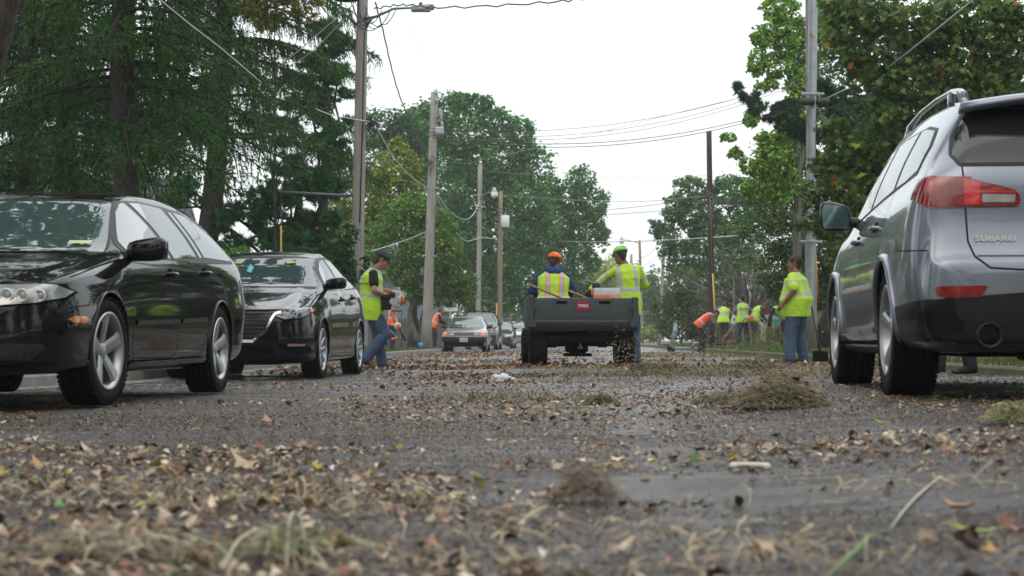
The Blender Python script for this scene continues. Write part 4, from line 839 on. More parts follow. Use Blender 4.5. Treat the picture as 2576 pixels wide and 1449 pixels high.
JK = dict(hip=(0,-.16,.90), chest=(0,.12,1.10), neck=(0,.34,1.18), head=(0,.47,1.14), elr=(.22,.34,.90), har=(.10,.34,.62), ell=(-.22,.36,.92), hal=(-.06,.40,.66),
          knr=(.12,-.04,.48), anr=(.14,-.12,.105), knl=(-.12,.08,.50), anl=(-.16,.04,.105), footr=(.1,1,0), footl=(-.1,1,0), toer=-.03, toel=-.03, gripr='grip', gripl='grip')
pK, SK_ = person("worker in dark hood and lime vest bending far down behind the shouting man", stand(1966, 58), R(86), JK, dict(legs='slatejeans', shoe='darkboot', shirt=('teal', 'long', 0), vest='lime', hood=1, hair='light', band_h=.12), 1.78, 1.05, .015, head_tilt=65)
# far worker and the one standing behind the SUV
pF, SF = person("tiny distant worker in lime jacket at the far end of the street", stand(1611, 190, .02), R(100), JJ, dict(legs='navyjeans', shoe='darkboot', shirt=('plainlime', 'long', 1), hair='dark'), 1.74, 1.05, .03)
JM = dict(JI); JM.update(footr=(-1,.1,0), footl=(-1,.1,0), elr=(.27,.0,1.2), har=(.26,.05,.95), ell=(-.27,0,1.2), hal=(-.26,.05,.95))
pM, SM_ = person("person in black shoes hidden behind the grey SUV with only the feet showing", stand(2400, 18.6), R(20), JM, dict(legs='black', shoe='black', shirt=('black', 'long', 0), hair='dark'), 1.72, 1.0, .02)
# ------------------------------------------------------------------ utility cart seen from behind
GRN = pmat("dark green grey plastic bed", (.040, .050, .055), .55, col2=(.055, .066, .070), vs=5, bump=.15, bs=160); BADGE = pmat("magenta badge", (.30, .012, .055), .35); WHT = pmat("white lettering", (.80, .80, .80), .5)
CARD = pmat("white box side", (.72, .73, .74), .6, col2=(.62, .63, .64), vs=14); WOODH = pmat("worn wood handle", (.32, .17, .075), .6, col2=(.22, .11, .05), vs=20, stretch=(1, 1, .3))
DC = 28.0; xc = (1467 - U0) * DC / F
cart = thing("utility_cart", "dark grey utility cart with red badge on its tailgate, driven away down the street", "cart", (xc, DC, 0), R(1.5))
m = MB(); hw = .74                                       # tailgate: local y=0 is the rear face
m.box((0, .035, .815), (2 * hw, .07, .42), bev=.012)
m.build("tailgate", GRN, cart); tg = cart.children[-1]
m = MB()
m.prism([(-.46, 1.02), (-.44, 1.02), (-.345, .775), (-.33, .757), (.33, .757), (.345, .775), (.44, 1.02), (.46, 1.02), (.36, .765), (.335, .742), (-.335, .742), (-.36, .765)], -.006, .002, 'y')
m.box((0, -.003, .665), (1.40, .02, .05), bev=.008); m.build("pressed_ridge", GRN, tg)
for x in (-.32, .32): MB().prism([(x - .085, .955), (x - .075, .935), (x + .075, .935), (x + .085, .955), (x + .08, .978), (x - .08, .978)], -.003, .01, 'y').build("hand_slot", M['dark'], tg)
bd = MB(); bz = .905; w_, h_ = .105, .07; r_ = .012
bd.prism([(-w_ + r_, bz - h_), (w_ - r_, bz - h_), (w_, bz - h_ + r_), (w_, bz + h_ - r_), (w_ - r_, bz + h_), (-w_ + r_, bz + h_), (-w_, bz + h_ - r_), (-w_, bz - h_ + r_)], -.008, .0, 'y'); bo = bd.build("badge", BADGE, tg)
t = text_mesh("badge_lettering", "TORO", .062, WHT, bo, (0, -.010, bz), (R(90), 0, 0), .001, .0016, .88)
m = MB()
for s in (-1, 1):                                        # bed sides, stepped hinge blocks
    m.prism([(s * (hw + .005), 1.035), (s * (hw + .075), 1.035), (s * (hw + .095), .80), (s * (hw + .125), .60), (s * (hw - .03), .585), (s * (hw - .03), .70), (s * (hw + .005), .71), (s * (hw + .005), .86), (s * (hw - .035), .87), (s * (hw - .035), .93), (s * (hw + .005), .94)], -.02, .09, 'y')
    m.box((s * (hw + .06), .78, .82), (.08, 1.40, .42), bev=.015)
m.box((0, 1.45, .82), (1.60, .06, .42), bev=.012); m.box((0, .74, .60), (1.66, 1.45, .06), bev=.02)
m.build("cargo_bed", GRN, cart)
m = MB(); m.prism([(-.84, .62), (.84, .62), (.80, .55), (.72, .53), (-.72, .53), (-.80, .55)], .0, .10, 'y'); m.box((0, .04, .56), (1.62, .08, .05), bev=.015); m.build("bed_lip", M['trim'], cart)
def atv_wheel(x, y, r, w, name="wheel"):
    t = MB(); h = w / 2; t.lathe([(.15, -h * .8), (.17, -h), (r - .06, -h * 1.02), (r - .02, -h * .9), (r, -h * .6), (r + .004, 0), (r, h * .6), (r - .02, h * .9), (r - .06, h * 1.02), (.17, h), (.15, h * .8)], axis='x', n=40)
    for k in range(36):
        a = 2 * math.pi * k / 36
        for j in range(5): t.box(((j - 2) * w * .19, math.cos(a + (j % 2) * .08) * (r + .002), math.sin(a + (j % 2) * .08) * (r + .002)), (w * .15, .030, .014), rot=(a + (j % 2) * .08 - math.pi / 2, 0, 0))
    o = t.build(name, M['tyre'], cart); o.location = (x, y, r)
    MB().lathe([(0, -h * .3), (.15, -h * .5), (.16, -h * .85), (.16, h * .85), (.15, h * .5), (0, h * .3)], axis='x', n=28).build("rim", pmat("grey steel rim", (.08, .08, .08), .4, .5) if 'rimM' not in globals() else rimM, o); return o
for x in (-.66, .66): atv_wheel(x, .45, .315, .27)
for x in (-.74, .76): atv_wheel(x, 2.35, .29, .22)
m = MB(); m.tube([(-.62, .45, .33), (.62, .45, .33)], .035); m.box((-.45, .40, .33), (.14, .10, .10), bev=.01); m.box((.32, .40, .33), (.14, .10, .10), bev=.01)
m.box((-.07, .5, .36), (.34, .30, .30), bev=.03); m.box((-.06, .42, .17), (.42, .30, .05), bev=.01); m.box((-.06, .46, .23), (.24, .26, .10), bev=.01); m.build("rear_axle", M['dark'], cart)
m = MB()
for x in (-.52, .26): m.tube([(x, .42, .36), (x, .44, .56)], .028); m.lathe([(.02, 0)] + [(.045 if i % 2 else .034, i * .018) for i in range(10)] + [(.02, .18)], (x, .42, .37), 'z', n=16)
m.build("spring", M['trim'], cart)
m = MB(); m.lathe([(0, .03), (.018, .022), (.024, 0), (.016, -.02), (.012, -.035), (.03, -.04), (.03, -.055), (0, -.056)], (-.03, .20, .34), 'z', n=16); m.box((-.03, .23, .275), (.07, .12, .02)); m.build("tow_ball", M['steel'], cart)
m = MB(); m.box((0, 1.2, .40), (1.0, 2.3, .12), bev=.02); m.box((-.33, 1.0, .46), (.1, 1.7, .14)); m.box((.33, 1.0, .46), (.1, 1.7, .14)); m.box((0, .52, .50), (1.05, .3, .1), bev=.02); m.build("chassis", M['dark'], cart)
for x in (-.43, .40):
    m = MB(); m.box((x, 1.72, .98), (.50, .10, .42), bev=.045, seg=3); m.box((x, 1.95, .74), (.50, .5, .13), bev=.04, seg=3); m.build("seat", M['trim'], cart)
m = MB(); m.box((0, 2.9, .62), (1.35, .5, .45), bev=.12, seg=3); m.box((0, 3.15, .5), (1.2, .5, .35), bev=.1, seg=3); m.build("front_cowl", GRN, cart)
m = MB(); m.tube([(-.43, 2.75, .80), (-.43, 2.50, 1.02)], .02); m.lathe([(.17, -.012), (.185, 0), (.17, .012), (.155, 0)], (0, 0, 0), 'z', closed=True, n=28); m.build("steering_wheel", M['trim'], cart)
sw_ = m; 
# load in the bed, each a thing of its own
def cart_pt(u, v, D): return at(u, v, D)
def pole_thing(name, label, cat, a, b, r, mat, group=None, parts=None):
    o = MB().tube([a, Vector(a).lerp(Vector(b), .5), b], r, n=12).build(name, mat); tag(o, label, cat, group); return o
a = at(1274.6 + .2777 * 200, 576.9 + .2777 * 497, 28.5); b = at(1274.6 + .2777 * 560, 576.9 + .2777 * 650, 28.35)
pole_thing("tool_handle", "long wooden tool handle across the driver's back, sticking out of the cart", "tool handle", a, b, .017, WOODH, "wooden tool handles sticking out of the cart bed")
a = at(1274.6 + .2777 * 565, 576.9 + .2777 * 555, 28.6); b = at(1274.6 + .2777 * 760, 576.9 + .2777 * 640, 28.4)
pole_thing("tool_handle", "short end of a wooden handle between driver and white box", "tool handle", a, b, .017, WOODH, "wooden tool handles sticking out of the cart bed")
bxc = at(1274.6 + .2777 * 910, 747, 28.35)
bx = thing("cardboard_box", "white and orange tool box standing in the cart bed", "box", (bxc.x, 28.55, 1.0), R(1.5))
MB().box((0, 0, .13), (.387, .30, .11), bev=.003).build("box_top", CARD, bx); MB().box((0, 0, -.09), (.389, .302, .33), bev=.003).build("box_bottom", ORP, bx)
MB().box((.062, -.1525, .055), (.003, .002, .04)).build("printed_line", WHT, bx)
text_mesh("box_lettering", "STIHL", .036, WHT, bx, (.128, -.153, .052), (R(90), 0, 0), .0008, .0012, 1.0, .25)
c = at(1500, 716, 28.6); tm = thing("string_trimmer", "black trimmer head with orange guard lying beside the white box under the gloved hand", "trimmer", tuple(c))
MB().lathe([(0, .035), (.05, .030), (.062, .012), (.066, -.02), (.06, -.05), (.03, -.055), (0, -.055)], axis='z', n=24).build("trimmer_head", BLKP, tm)
MB().lathe([(0, .065), (.012, .062), (.014, .03), (0, .03)], axis='z', n=14).build("spindle", M['steel'], tm)
MB().box((-.055, .02, -.12), (.05, .05, .10), bev=.015).build("guard", ORP, tm); MB().tube([(.0, .0, -.04), (.03, .12, -.25)], .014).build("shaft", BLKP, tm)
wb = MB(); wb.box((0, 0, 0), (.50, .30, .05), bev=.01); o = wb.build("storage_lid", CARD); c = at(1393, 749, 28.4); o.location = (c.x, 28.65, 1.03); tag(o, "flat white lid behind the driver's seat on the cart", "lid")
# ------------------------------------------------------------------ tools held by the crew
hA = SA['har']; eng = thing("leaf_blower", "white and orange leaf blower engine in the hands of the walking man", "leaf blower", (0, 0, 0)); c = at(1000, 754, 28.35); eng.location = c
MB().box((-.02, 0, .01), (.13, .16, .26), bev=.03, seg=3).box((-.09, 0, -.02), (.08, .16, .12), bev=.03, seg=3).build("housing", WHITE, eng)
MB().box((-.01, 0, -.155), (.17, .19, .06), bev=.015).build("base", pmat("grey metal base", (.22, .22, .22), .5, .2), eng)
m = MB(); m.lathe([(0, .105), (.045, .105), (.075, .09), (.078, .065), (.0, .065)], axis='x', n=24); m.build("starter_cover", ORP, eng)
m = MB(); m.lathe([(0, .065), (.095, .06), (.10, .02), (.09, .0)], (0, 0, 0), 'x', n=24); m.build("fan_housing", WHITE, eng)
m = MB(); m.box((-.075, -.06, .07), (.09, .06, .08), bev=.01); m.tube([(-.10, -.04, .08), (-.16, -.03, .05)], .02); m.build("air_filter", BLKP, eng)
m = MB(); m.tube([(-.03, .02, .13), (-.02, .01, .17), (.02, .0, .175), (.035, .0, .13)], .016); m.build("handle", WHITE, eng)
pz = MB(); pz.box((0, 0, 0), (.15, .12, .24), bev=.04, seg=3).box((0, -.008, .07), (.155, .12, .07), bev=.02); pb = pz.build("belt_pouch", CL['black']); c = at(972, 760, 28.33); pb.location = c; tag(pb, "black cloth pouch hanging at the walking man's hip", "pouch")
c = at(1000, 822, 62.1); bl = thing("leaf_blower", "small white and orange hand blower pointing down, held by the orange vest worker", "leaf blower", c)
MB().ball((0, 0, .03), (.13, .10, .12)).box((-.14, 0, .07), (.14, .06, .05), bev=.02).box((-.02, 0, .19), (.06, .05, .14), bev=.02).build("housing", WHITE, bl)
MB().lathe([(0, -.12), (.06, -.12), (.075, -.09), (.07, -.06)], (.04, 0, .03), 'y', n=20).build("cap", ORP, bl)
MB().tube([(.05, 0, -.03), (.13, 0, -.18), (.26, 0, -.46)], [.05, .045, .04]).build("nozzle", BLKP, bl); MB().tube([(-.20, 0, -.42), (-.02, 0, -.36)], .035).build("guard", ORP, bl)
MB().tube([(-.25, .1, -.1), (.02, 0, -.38)], .012).build("strut", M['steel'], bl)
# edger / trimmers on the right verge
def stick_tool(name, label, cat, pts, r, mat, head=None, hm=None):
    t = thing(name, label, cat, tuple(pts[0])); q = [Vector(p) - Vector(pts[0]) for p in pts]
    MB().tube(q, r, n=8).build("shaft", mat, t)
    if head: head(q, t)
    return t
def hd_box(sz, mat, nm):
    def f(q, t): MB().box(tuple(q[-1]), sz, bev=min(sz) * .2).build(nm, mat, t)
    return f
stick_tool("string_trimmer", "long dark trimmer reaching down left from the ear muff worker's vest", "trimmer", [at(1896, 798, 65.6), at(1918, 828, 65.4), at(1962, 852, 65), at(1990, 868, 64.6)][:3], .014, BLKP, hd_box((.16, .12, .07), BLKP, "cutting_head"))
c = at(1884, 801, 65.5); mo = thing("trimmer_motor", "white and orange motor carried at the ear muff worker's side", "motor", c); MB().box((-.06, 0, .02), (.16, .16, .16), bev=.04).build("motor_case", WHITE, mo); MB().box((.08, 0, 0), (.14, .18, .24), bev=.05).build("motor_cover", ORP, mo)
stick_tool("digging_tool", "dark steel bar in the hands of the bending orange vest worker", "bar", [at(1788, 832, 59.8), at(1790, 858, 59.8), at(1792, 880, 59.8)], .02, M['dark'], hd_box((.10, .04, .18), M['dark'], "blade"))
stick_tool("rake", "thin rake reaching down beside the bowed tan sleeved worker", "rake", [at(1850, 812, 64.2), at(1822, 848, 63.6), at(1812, 866, 63.4)], .012, WOODH, hd_box((.38, .05, .04), M['dark'], "rake_head"))
stick_tool("edger", "brown edging tool on the grass left of the upright worker", "edger", [at(1874, 800, 65.4), at(1848, 846, 65), at(1842, 860, 64.8)], .013, BLKP, hd_box((.28, .20, .14), pmat("rusty red cover", (.28, .07, .03), .6), "guard"))
stick_tool("string_trimmer", "slate trimmer tube slanting to the grass in front of the hooded worker", "trimmer", [at(1952, 846, 57.7), at(1925, 866, 57.5), at(1905, 878, 57.4)], .022, CL['teal'], hd_box((.14, .10, .06), BLKP, "cutting_head"))
stick_tool("string_trimmer", "thin white trimmer of the distant lime jacket worker", "trimmer", [at(1603, 838, 189), at(1622, 850, 188), at(1632, 858, 187)], .03, WHITE, hd_box((.3, .2, .12), ORP, "cutting_head"))
sh = thing("shovel", "black broad shovel standing upright behind the heavy man", "shovel", (0, 0, 0)); top = at(2042, 772, 30.2); bot = at(2063, 888, 29.9); sh.location = bot
MB().tube([(0, 0, .0), (top - bot) * .5, top - bot], [.020, .016, .016], n=10).build("handle", pmat("black painted wood", (.02, .018, .016), .5), sh)
m = MB(); q = []
for i in range(7):
    x = -.125 + .25 * i / 6; e = (x / .125) ** 2; q += [(x, .02 - .03 * e, .035 - .01 * e), (x, .0 - .03 * e, -.06), (x, -.01 - .04 * e, -.135)]
m.add(q + [(a, b + .006, c_) for a, b, c_ in q], [[i * 3 + j, i * 3 + j + 1, i * 3 + 4 + j, i * 3 + 3 + j] for i in range(6) for j in range(2)] + [[21 + i * 3 + j, 21 + i * 3 + 3 + j, 21 + i * 3 + 4 + j, 21 + i * 3 + j + 1] for i in range(6) for j in range(2)] + [[0, 3, 24, 21], [15, 18, 39, 36], [2, 5, 26, 23]], 0, True); m.tube([(0, 0, .0), (0, .0, .06)], .022)
m.build("blade", M['dark'], sh)
# ------------------------------------------------------------------ vegetation
def leaf_mat(name, transl=.25, rough=.55): return pmat(name, (.05, .08, .03), rough, attr="col", transl=transl, spec=.18)
LEAFM = leaf_mat("leaf"); NEEDLE = leaf_mat("needle", .12, .6)
def bark_mat(name, c1, c2, s=(7, 7, 1.2)):
    return pmat(name, c1, .9, col2=c2, vs=3, stretch=s, bump=1.0, bs=4, detail=10, spread=.12)
BARK = bark_mat("grey brown bark", (.075, .060, .050), (.025, .020, .017)); BARKS = bark_mat("flaky spruce bark", (.062, .053, .047), (.022, .019, .017), (9, 9, 3)); BARKG = bark_mat("pale grey bark", (.15, .14, .125), (.06, .055, .05)); BARKD = bark_mat("dark bark", (.04, .034, .030), (.014, .012, .010))
SHAPES = {'diamond': np.array([(0, -.5), (.32, -.1), (0, .5), (-.32, -.1)]), 'oval': np.array([(0, -.5), (.28, -.28), (.34, .05), (0, .5), (-.34, .05), (-.28, -.28)]),
          'heart': np.array([(0, -.38), (.30, -.48), (.48, -.15), (.0, .5), (-.48, -.15), (-.30, -.48)]),
          'lobed': np.array([(0, -.5), (.12, -.25), (.42, -.30), (.25, -.02), (.48, .18), (.18, .22), (0, .5), (-.18, .22), (-.48, .18), (-.25, -.02), (-.42, -.30), (-.12, -.25)])}
def frames(n, up=.5):
    """random leaf frames; up pulls normals towards the sky"""
    nrm = rng.normal(size=(n, 3)); nrm[:, 2] = np.abs(nrm[:, 2]) + up; nrm /= np.linalg.norm(nrm, axis=1)[:, None]
    a = rng.normal(size=(n, 3)); a -= nrm * (a * nrm).sum(1)[:, None]; a /= np.linalg.norm(a, axis=1)[:, None]; return nrm, a, np.cross(nrm, a)
def leaf_polys(P, size, shape, up=.5, fold=.18):
    s = SHAPES[shape]; k = len(s); n = len(P); nr, a, b = frames(n, up); sz = (size * rng.uniform(.65, 1.3, n))[:, None, None]
    co = P[:, None, :] + sz * (a[:, None, :] * s[None, :, 0, None] + b[:, None, :] * s[None, :, 1, None] + nr[:, None, :] * (np.abs(s[None, :, 0, None]) * fold * 2 - s[None, :, 1, None] ** 2 * fold * 2))
    return co.reshape(-1, 3), np.arange(n * k).reshape(n, k)
def cloud(blobs, size, cover, clump=.30, nclump=None, flat=.75, fill=.45):
    """points of leaves in clumps inside ellipsoids; blobs: (centre, rx, ry, rz)"""
    P = []; B = []
    for c, rx, ry, rz in blobs:
        n = int(2.3 * cover * math.pi * rx * rz / (size * size * .45)) + 4; K = nclump or max(10, int(26 + 14 * (rx * rz) ** .5))
        d = rng.normal(size=(K, 3)); d /= np.linalg.norm(d, axis=1)[:, None]; r = rng.uniform(fill, 1.0, K) ** .6; cc = d * r[:, None] * np.array([rx, ry, rz])
        w = rng.uniform(.5, 1.5, K); idx = rng.choice(K, n, p=w / w.sum()); cr = clump * (rx * rz) ** .5 * rng.uniform(.55, 1.35, K)
        off = rng.normal(size=(n, 3)) * cr[idx][:, None] * np.array([.62, .62, .62 * flat]); q = cc[idx] + off; un = rng.random(n) < .22; dd = rng.normal(size=(n, 3)); dd /= np.linalg.norm(dd, axis=1)[:, None]; q[un] = (dd * (rng.random(n) ** .4)[:, None] * np.array([rx, ry, rz]))[un]; P.append(q + np.array(c)); B.append(rng.normal(0, 1, K)[idx])
    return np.vstack(P), np.concatenate(B)
def leaf_cols(B, c1, c2, extra=None, jit=.18):
    """colours between c1 and c2 by clump, jittered; extra = (colour, share) of turned leaves"""
    n = len(B); t = np.clip(.5 + .28 * B + rng.normal(0, .22, n), 0, 1)[:, None]; col = np.array(c1) * (1 - t) + np.array(c2) * t; col = col * (1 + rng.normal(0, jit, (n, 1)))
    if extra:
        for c, sh in extra:
            m = rng.random(n) < sh * np.clip(1 + .9 * B, .1, 3); col[m] = np.array(c) * rng.uniform(.7, 1.2, (m.sum(), 1))
    return np.clip(col, .004, .9)
def vb(lst, D, dy=None):
    """blobs given where they are seen: (u, v, ru, rv[, dD]) at depth D"""
    out = []
    for b in lst:
        d = D + (b[4] if len(b) > 4 else 0); s = d / F; c = at(b[0], b[1], d); out.append((tuple(c), b[2] * s, (dy or .9) * (b[2] * b[3]) ** .5 * s, b[3] * s))
    return out
def crown(root, blobs, size, cover, c1, c2, extra=None, shape='oval', clump=.30, flat=.75, up=.5, fill=.45, name="crown"):
    P, B = cloud(blobs, size, cover, clump, flat=flat, fill=fill); C = np.clip(leaf_cols(B, c1, c2, extra) * np.array([1.42, 1.78, 1.25]), 0, .8); co, fa = leaf_polys(P, size, shape, up)
    P = co - np.array(root.location)[None, :]; return np_mesh(name, P, fa, [LEAFM], col=np.repeat(C, fa.shape[1], axis=0), parent=root)
def limb(m, a, b, ra, rb, wob=.06, n=7):
    a, b = Vector(a), Vector(b); L_ = (b - a).length; pts = []; o = Vector((0, 0, 0))
    for i in range(n + 1):
        t = i / n; o = o + Vector(rng.normal(0, wob * L_ / n, 3).tolist()) if 0 < i < n else o * (1 - t) if i == 0 else o
        pts.append(a.lerp(b, t) + o + Vector((0, 0, math.sin(t * 3.14) * L_ * .05)))
    m.tube(pts, [ra + (rb - ra) * (i / n) for i in range(n + 1)], n=8); return pts
def trunk(root, base, top, r0, r1, mat, targets=(), r2=None, name="trunk", wob=.03, n=10, nn=16, twigs=0):
    m = MB(); off = Vector(root.location); base, top = Vector(base) - off, Vector(top) - off; pts = [base.lerp(top, i / n) + (Vector(rng.normal(0, wob, 3).tolist()) if 0 < i < n else Vector()) for i in range(n + 1)]
    rs = [r0 + (r1 - r0) * (i / n) for i in range(n + 1)]; rs[0] *= 1.35; m.tube(pts, rs, n=nn)
    for t in targets:
        t = Vector(t) - off; k = max(1, min(n, int(n * rng.uniform(.45, .95)))); p = limb(m, pts[k], t, (r2 or r1 * .8), .02 * r0 / .2)
        for j in range(twigs):
            q = p[rng.integers(2, len(p))]; d = Vector(rng.normal(0, 1, 3).tolist()).normalized() * (t - pts[k]).length * rng.uniform(.2, .45); limb(m, q, q + d, .012, .004, n=4)
    return m.build(name, mat, root)
def tree(name, label, cat, u, D, blobs, size, cover, c1, c2, extra=None, shape='oval', bark=None, r0=.25, vtop=None, group=None, limbs=5, **kw):
    x = (u - U0) * D / F; base = Vector((x, D, ground_z(x, D) - .05)); root = thing(name, label, cat, base, 0, group); bl = vb(blobs, D)
    crown(root, bl, size, cover, c1, c2, extra, shape, **kw)
    zt = max(b[0][2] for b in bl); big = sorted(bl, key=lambda b: -b[1] * b[3])[:limbs]
    trunk(root, base, (sum(b[0][0] for b in big) / len(big) * .5 + x * .5, D, zt * .8), r0, r0 * .35, bark or BARK, [b[0] for b in big], r0 * .3); return root
# ---- spruce: drooping boughs with hanging twigs
def spruce(label, u, D, z0, z1, r0, rmax, lean=0, seed=1, dens=1.0, vbase=None, group=None, az=None, col=((.010, .034, .017), (.034, .080, .032))):
    rg = np.random.default_rng(seed); x = (u - U0) * D / F; base = Vector((x, D, ground_z(x, D) - .1)); root = thing("spruce_tree", label, "spruce", base, 0, group)
    n = 18; ln = lambda z: lean * min(z, 6.0)
    pts = [Vector((ln(z) + .05 * math.sin(z * 1.1 + seed), .05 * math.sin(z * .7), z)) for z in np.linspace(0, z1 + 1.5, n)]
    m = MB(); rs = [r0 * (1 - .035 * p.z) for p in pts]; rs[0] *= 1.35; m.tube(pts, rs, n=20); m.build("trunk", BARKS, root)
    tw_p, tw_d, tw_l, tw_b = [], [], [], []; bm_ = MB(); z = z0
    while z < z1:
        for _ in range(4):
            a = rg.uniform(0, 2 * math.pi); L_ = rmax * (1 - .45 * (z - z0) / (z1 - z0)) * rg.uniform(.55, 1.1); zz = z + rg.uniform(-.15, .15); dirv = Vector((math.cos(a), math.sin(a), 0)); P = []
            for i in range(9):
                t = i / 8; P.append(Vector((ln(zz), 0, zz)) + dirv * L_ * t + Vector((0, 0, .10 * L_ * math.sin(t * 2.2) - .42 * L_ * t ** 1.6 + .20 * L_ * max(0, t - .7))))
            bm_.tube(P, [.035 * (1 - .8 * i / 8) + .006 for i in range(9)], n=5)
            k = int(L_ / .085 * dens); bright = rg.normal()
            for j in range(k):
                t = rg.uniform(.10, 1.0); i = min(7, int(t * 8)); p = P[i].lerp(P[i + 1], t * 8 - i); side = Vector((-dirv.y, dirv.x, 0)) * (1 if rg.random() < .5 else -1)
                out = .42 * L_ * (1 - t * .6) * rg.uniform(.1, 1); e = p + side * out * .8 + dirv * out * .45 + Vector((0, 0, -.12 * out))
                for q in range(2):
                    ee = p.lerp(e, rg.uniform(.2, 1)); tw_p.append(ee); tw_d.append(Vector((rg.normal(0, .22), rg.normal(0, .22), -1)) + dirv * .25 + side * .2); tw_l.append(rg.uniform(.16, .55)); tw_b.append(bright)
                tw_p.append(p.lerp(e, .3)); tw_d.append(side * .9 + dirv * .5 + Vector((0, 0, rg.uniform(-.5, .15)))); tw_l.append(rg.uniform(.18, .4)); tw_b.append(bright + .6)
        z += rg.uniform(.22, .40)
    bm_.build("bough", BARKD, root)
    p = np.array([tuple(v) for v in tw_p]); d = np.array([tuple(v) for v in tw_d]); d /= np.linalg.norm(d, axis=1)[:, None]; l = np.array(tw_l); B = np.array(tw_b); N = len(p); K = 11
    t = np.tile(np.linspace(0, 1, K), N); pi = np.repeat(np.arange(N), K); a = rg.normal(size=(N * K, 3)); dd = d[pi]; a -= dd * (a * dd).sum(1)[:, None]; a /= np.linalg.norm(a, axis=1)[:, None]
    b0 = p[pi] + dd * (l[pi] * t)[:, None]; tip = b0 + (dd * .75 + a * .65) * (.075 * (1.15 - .5 * t))[:, None]; w = np.cross(dd, a) * .017
    co = np.stack([b0 - w - dd * .012, b0 + w - dd * .012, tip], 1).reshape(-1, 3); C = leaf_cols(B[pi] * .5, col[0], col[1], jit=.22) * np.array([2.25, 2.35, 1.3])
    np_mesh("foliage", co, np.arange(N * K * 3).reshape(-1, 3), [NEEDLE], col=np.repeat(C, 3, axis=0), parent=root); return root
def tufts(root, blobs, n_per, ln, c1, c2, name="foliage", seed=3, clump=.3, wid=.019, K=20, up=.3):
    """long soft needles in round tufts"""
    P, B = [], []
    for c, rx, ry, rz in blobs:
        n = int(n_per * rx * rz) + 14; kk = max(5, int(6 + 4 * (rx * rz) ** .5)); d = rng.normal(size=(kk, 3)); d /= np.linalg.norm(d, axis=1)[:, None]; cc = d * (rng.uniform(.3, 1, kk) ** .6)[:, None] * np.array([rx, ry, rz])
        idx = rng.integers(0, kk, n); P.append(cc[idx] + rng.normal(size=(n, 3)) * clump * (rx * rz) ** .5 * np.array([.8, .8, .4]) + np.array(c)); B.append(rng.normal(0, 1, kk)[idx])
    P = np.vstack(P) - np.array(root.location); B = np.concatenate(B); N = len(P); pi = np.repeat(np.arange(N), K)
    ax = rng.normal(size=(N, 3)) * .6; ax[:, 2] += up; d = rng.normal(size=(N * K, 3)) + ax[pi] * 1.2; d /= np.linalg.norm(d, axis=1)[:, None]; w = rng.normal(size=(N * K, 3)); w -= d * (w * d).sum(1)[:, None]; w /= np.linalg.norm(w, axis=1)[:, None]
    b0 = P[pi] + d * .01; co = np.stack([b0 - w * wid, b0 + w * wid, b0 + d * ln * rng.uniform(.7, 1.2, (N * K, 1))], 1).reshape(-1, 3); C = leaf_cols(B[pi] * .7, c1, c2, jit=.2) * np.array([1.3, 1.75, 1.35])
    return np_mesh(name, co, np.arange(N * K * 3).reshape(-1, 3), [NEEDLE], col=np.repeat(C, 3, axis=0), parent=root)
# ---------------- left: spruces and pines
SG = "big spruces on the left"
sp1 = spruce("dark spruce whose thick straight trunk rises behind the black estate car's roof", 306, 34, 3.9, 11.5, .27, 3.3, .012, 11, 1.0, group=SG)
sp2 = spruce("dark spruce with a leaning trunk between the two black cars", 474, 47, 5.6, 14, .31, 4.3, .145, 23, 1.5, group=SG)
sp3 = spruce("dark spruce with two thirds of its trunk in shade left of the thickest trunk", 176, 40, 3.2, 12, .25, 3.4, -.01, 37, 1.0, group=SG)
sp4 = spruce("dark spruce at the far left edge with low boughs", 70, 37, 2.7, 11.5, .24, 3.4, -.005, 51, .9, group=SG)
def pine(label, u, D, blobs, r0, vb0=None, n_per=620, c=((.020, .060, .028), (.055, .125, .055)), seed=5):
    x = (u - U0) * D / F; base = Vector((x, D, ground_z(x, D) - .05)); root = thing("pine_tree", label, "pine", base, 0, "soft needled pines behind the saloon"); bl = vb(blobs, D)
    tufts(root, bl, n_per, .16, c[0], c[1]); zt = max(b[0][2] for b in bl); trunk(root, base, (x + .3, D, zt), r0, r0 * .3, BARKD, [b[0] for b in bl], .05); return root
pine("tall pine with a round feathery top left of the big utility pole", 800, 52, [(815, 120, 75, 62), (780, 190, 60, 50), (850, 200, 40, 50), (760, 250, 60, 35), (840, 290, 60, 45, 1), (860, 350, 40, 45), (790, 370, 60, 40), (700, 330, 50, 50, 2), (800, 440, 80, 45), (730, 420, 60, 40)], .2)
pine("broad low pine with drooping soft branches behind the two black cars", 725, 47, [(640, 500, 80, 36), (730, 480, 90, 35), (830, 470, 60, 45), (610, 560, 70, 40), (700, 560, 90, 45), (800, 560, 80, 50), (590, 630, 60, 35), (680, 620, 80, 40), (780, 640, 90, 45), (450, 470, 60, 18), (480, 500, 60, 25), (420, 520, 50, 30), (860, 600, 40, 50)], .22)
tree("deciduous_tree", "tree with orange yellow autumn leaves at the top edge behind the pine", "tree", 690, 44, [(700, 15, 70, 35), (765, 35, 35, 22), (700, -40, 100, 50), (672, 62, 35, 24), (800, 0, 30, 15), (640, 10, 40, 35)], .085, 1.6, (.10, .085, .02), (.22, .15, .03), shape='oval', r0=.06, bark=BARKD, clump=.22)
tree("deciduous_tree", "pale leaved tree glimpsed through the spruces at the far left", "tree", 240, 66, [(30, 380, 70, 80), (120, 300, 60, 60), (430, 330, 70, 110), (440, 450, 70, 50), (230, 200, 80, 90), (480, 220, 60, 60), (40, 120, 60, 60), (300, 420, 60, 60)], .14, .55, (.06, .09, .02), (.15, .17, .04), [((.25, .18, .04), .1)], r0=.2)
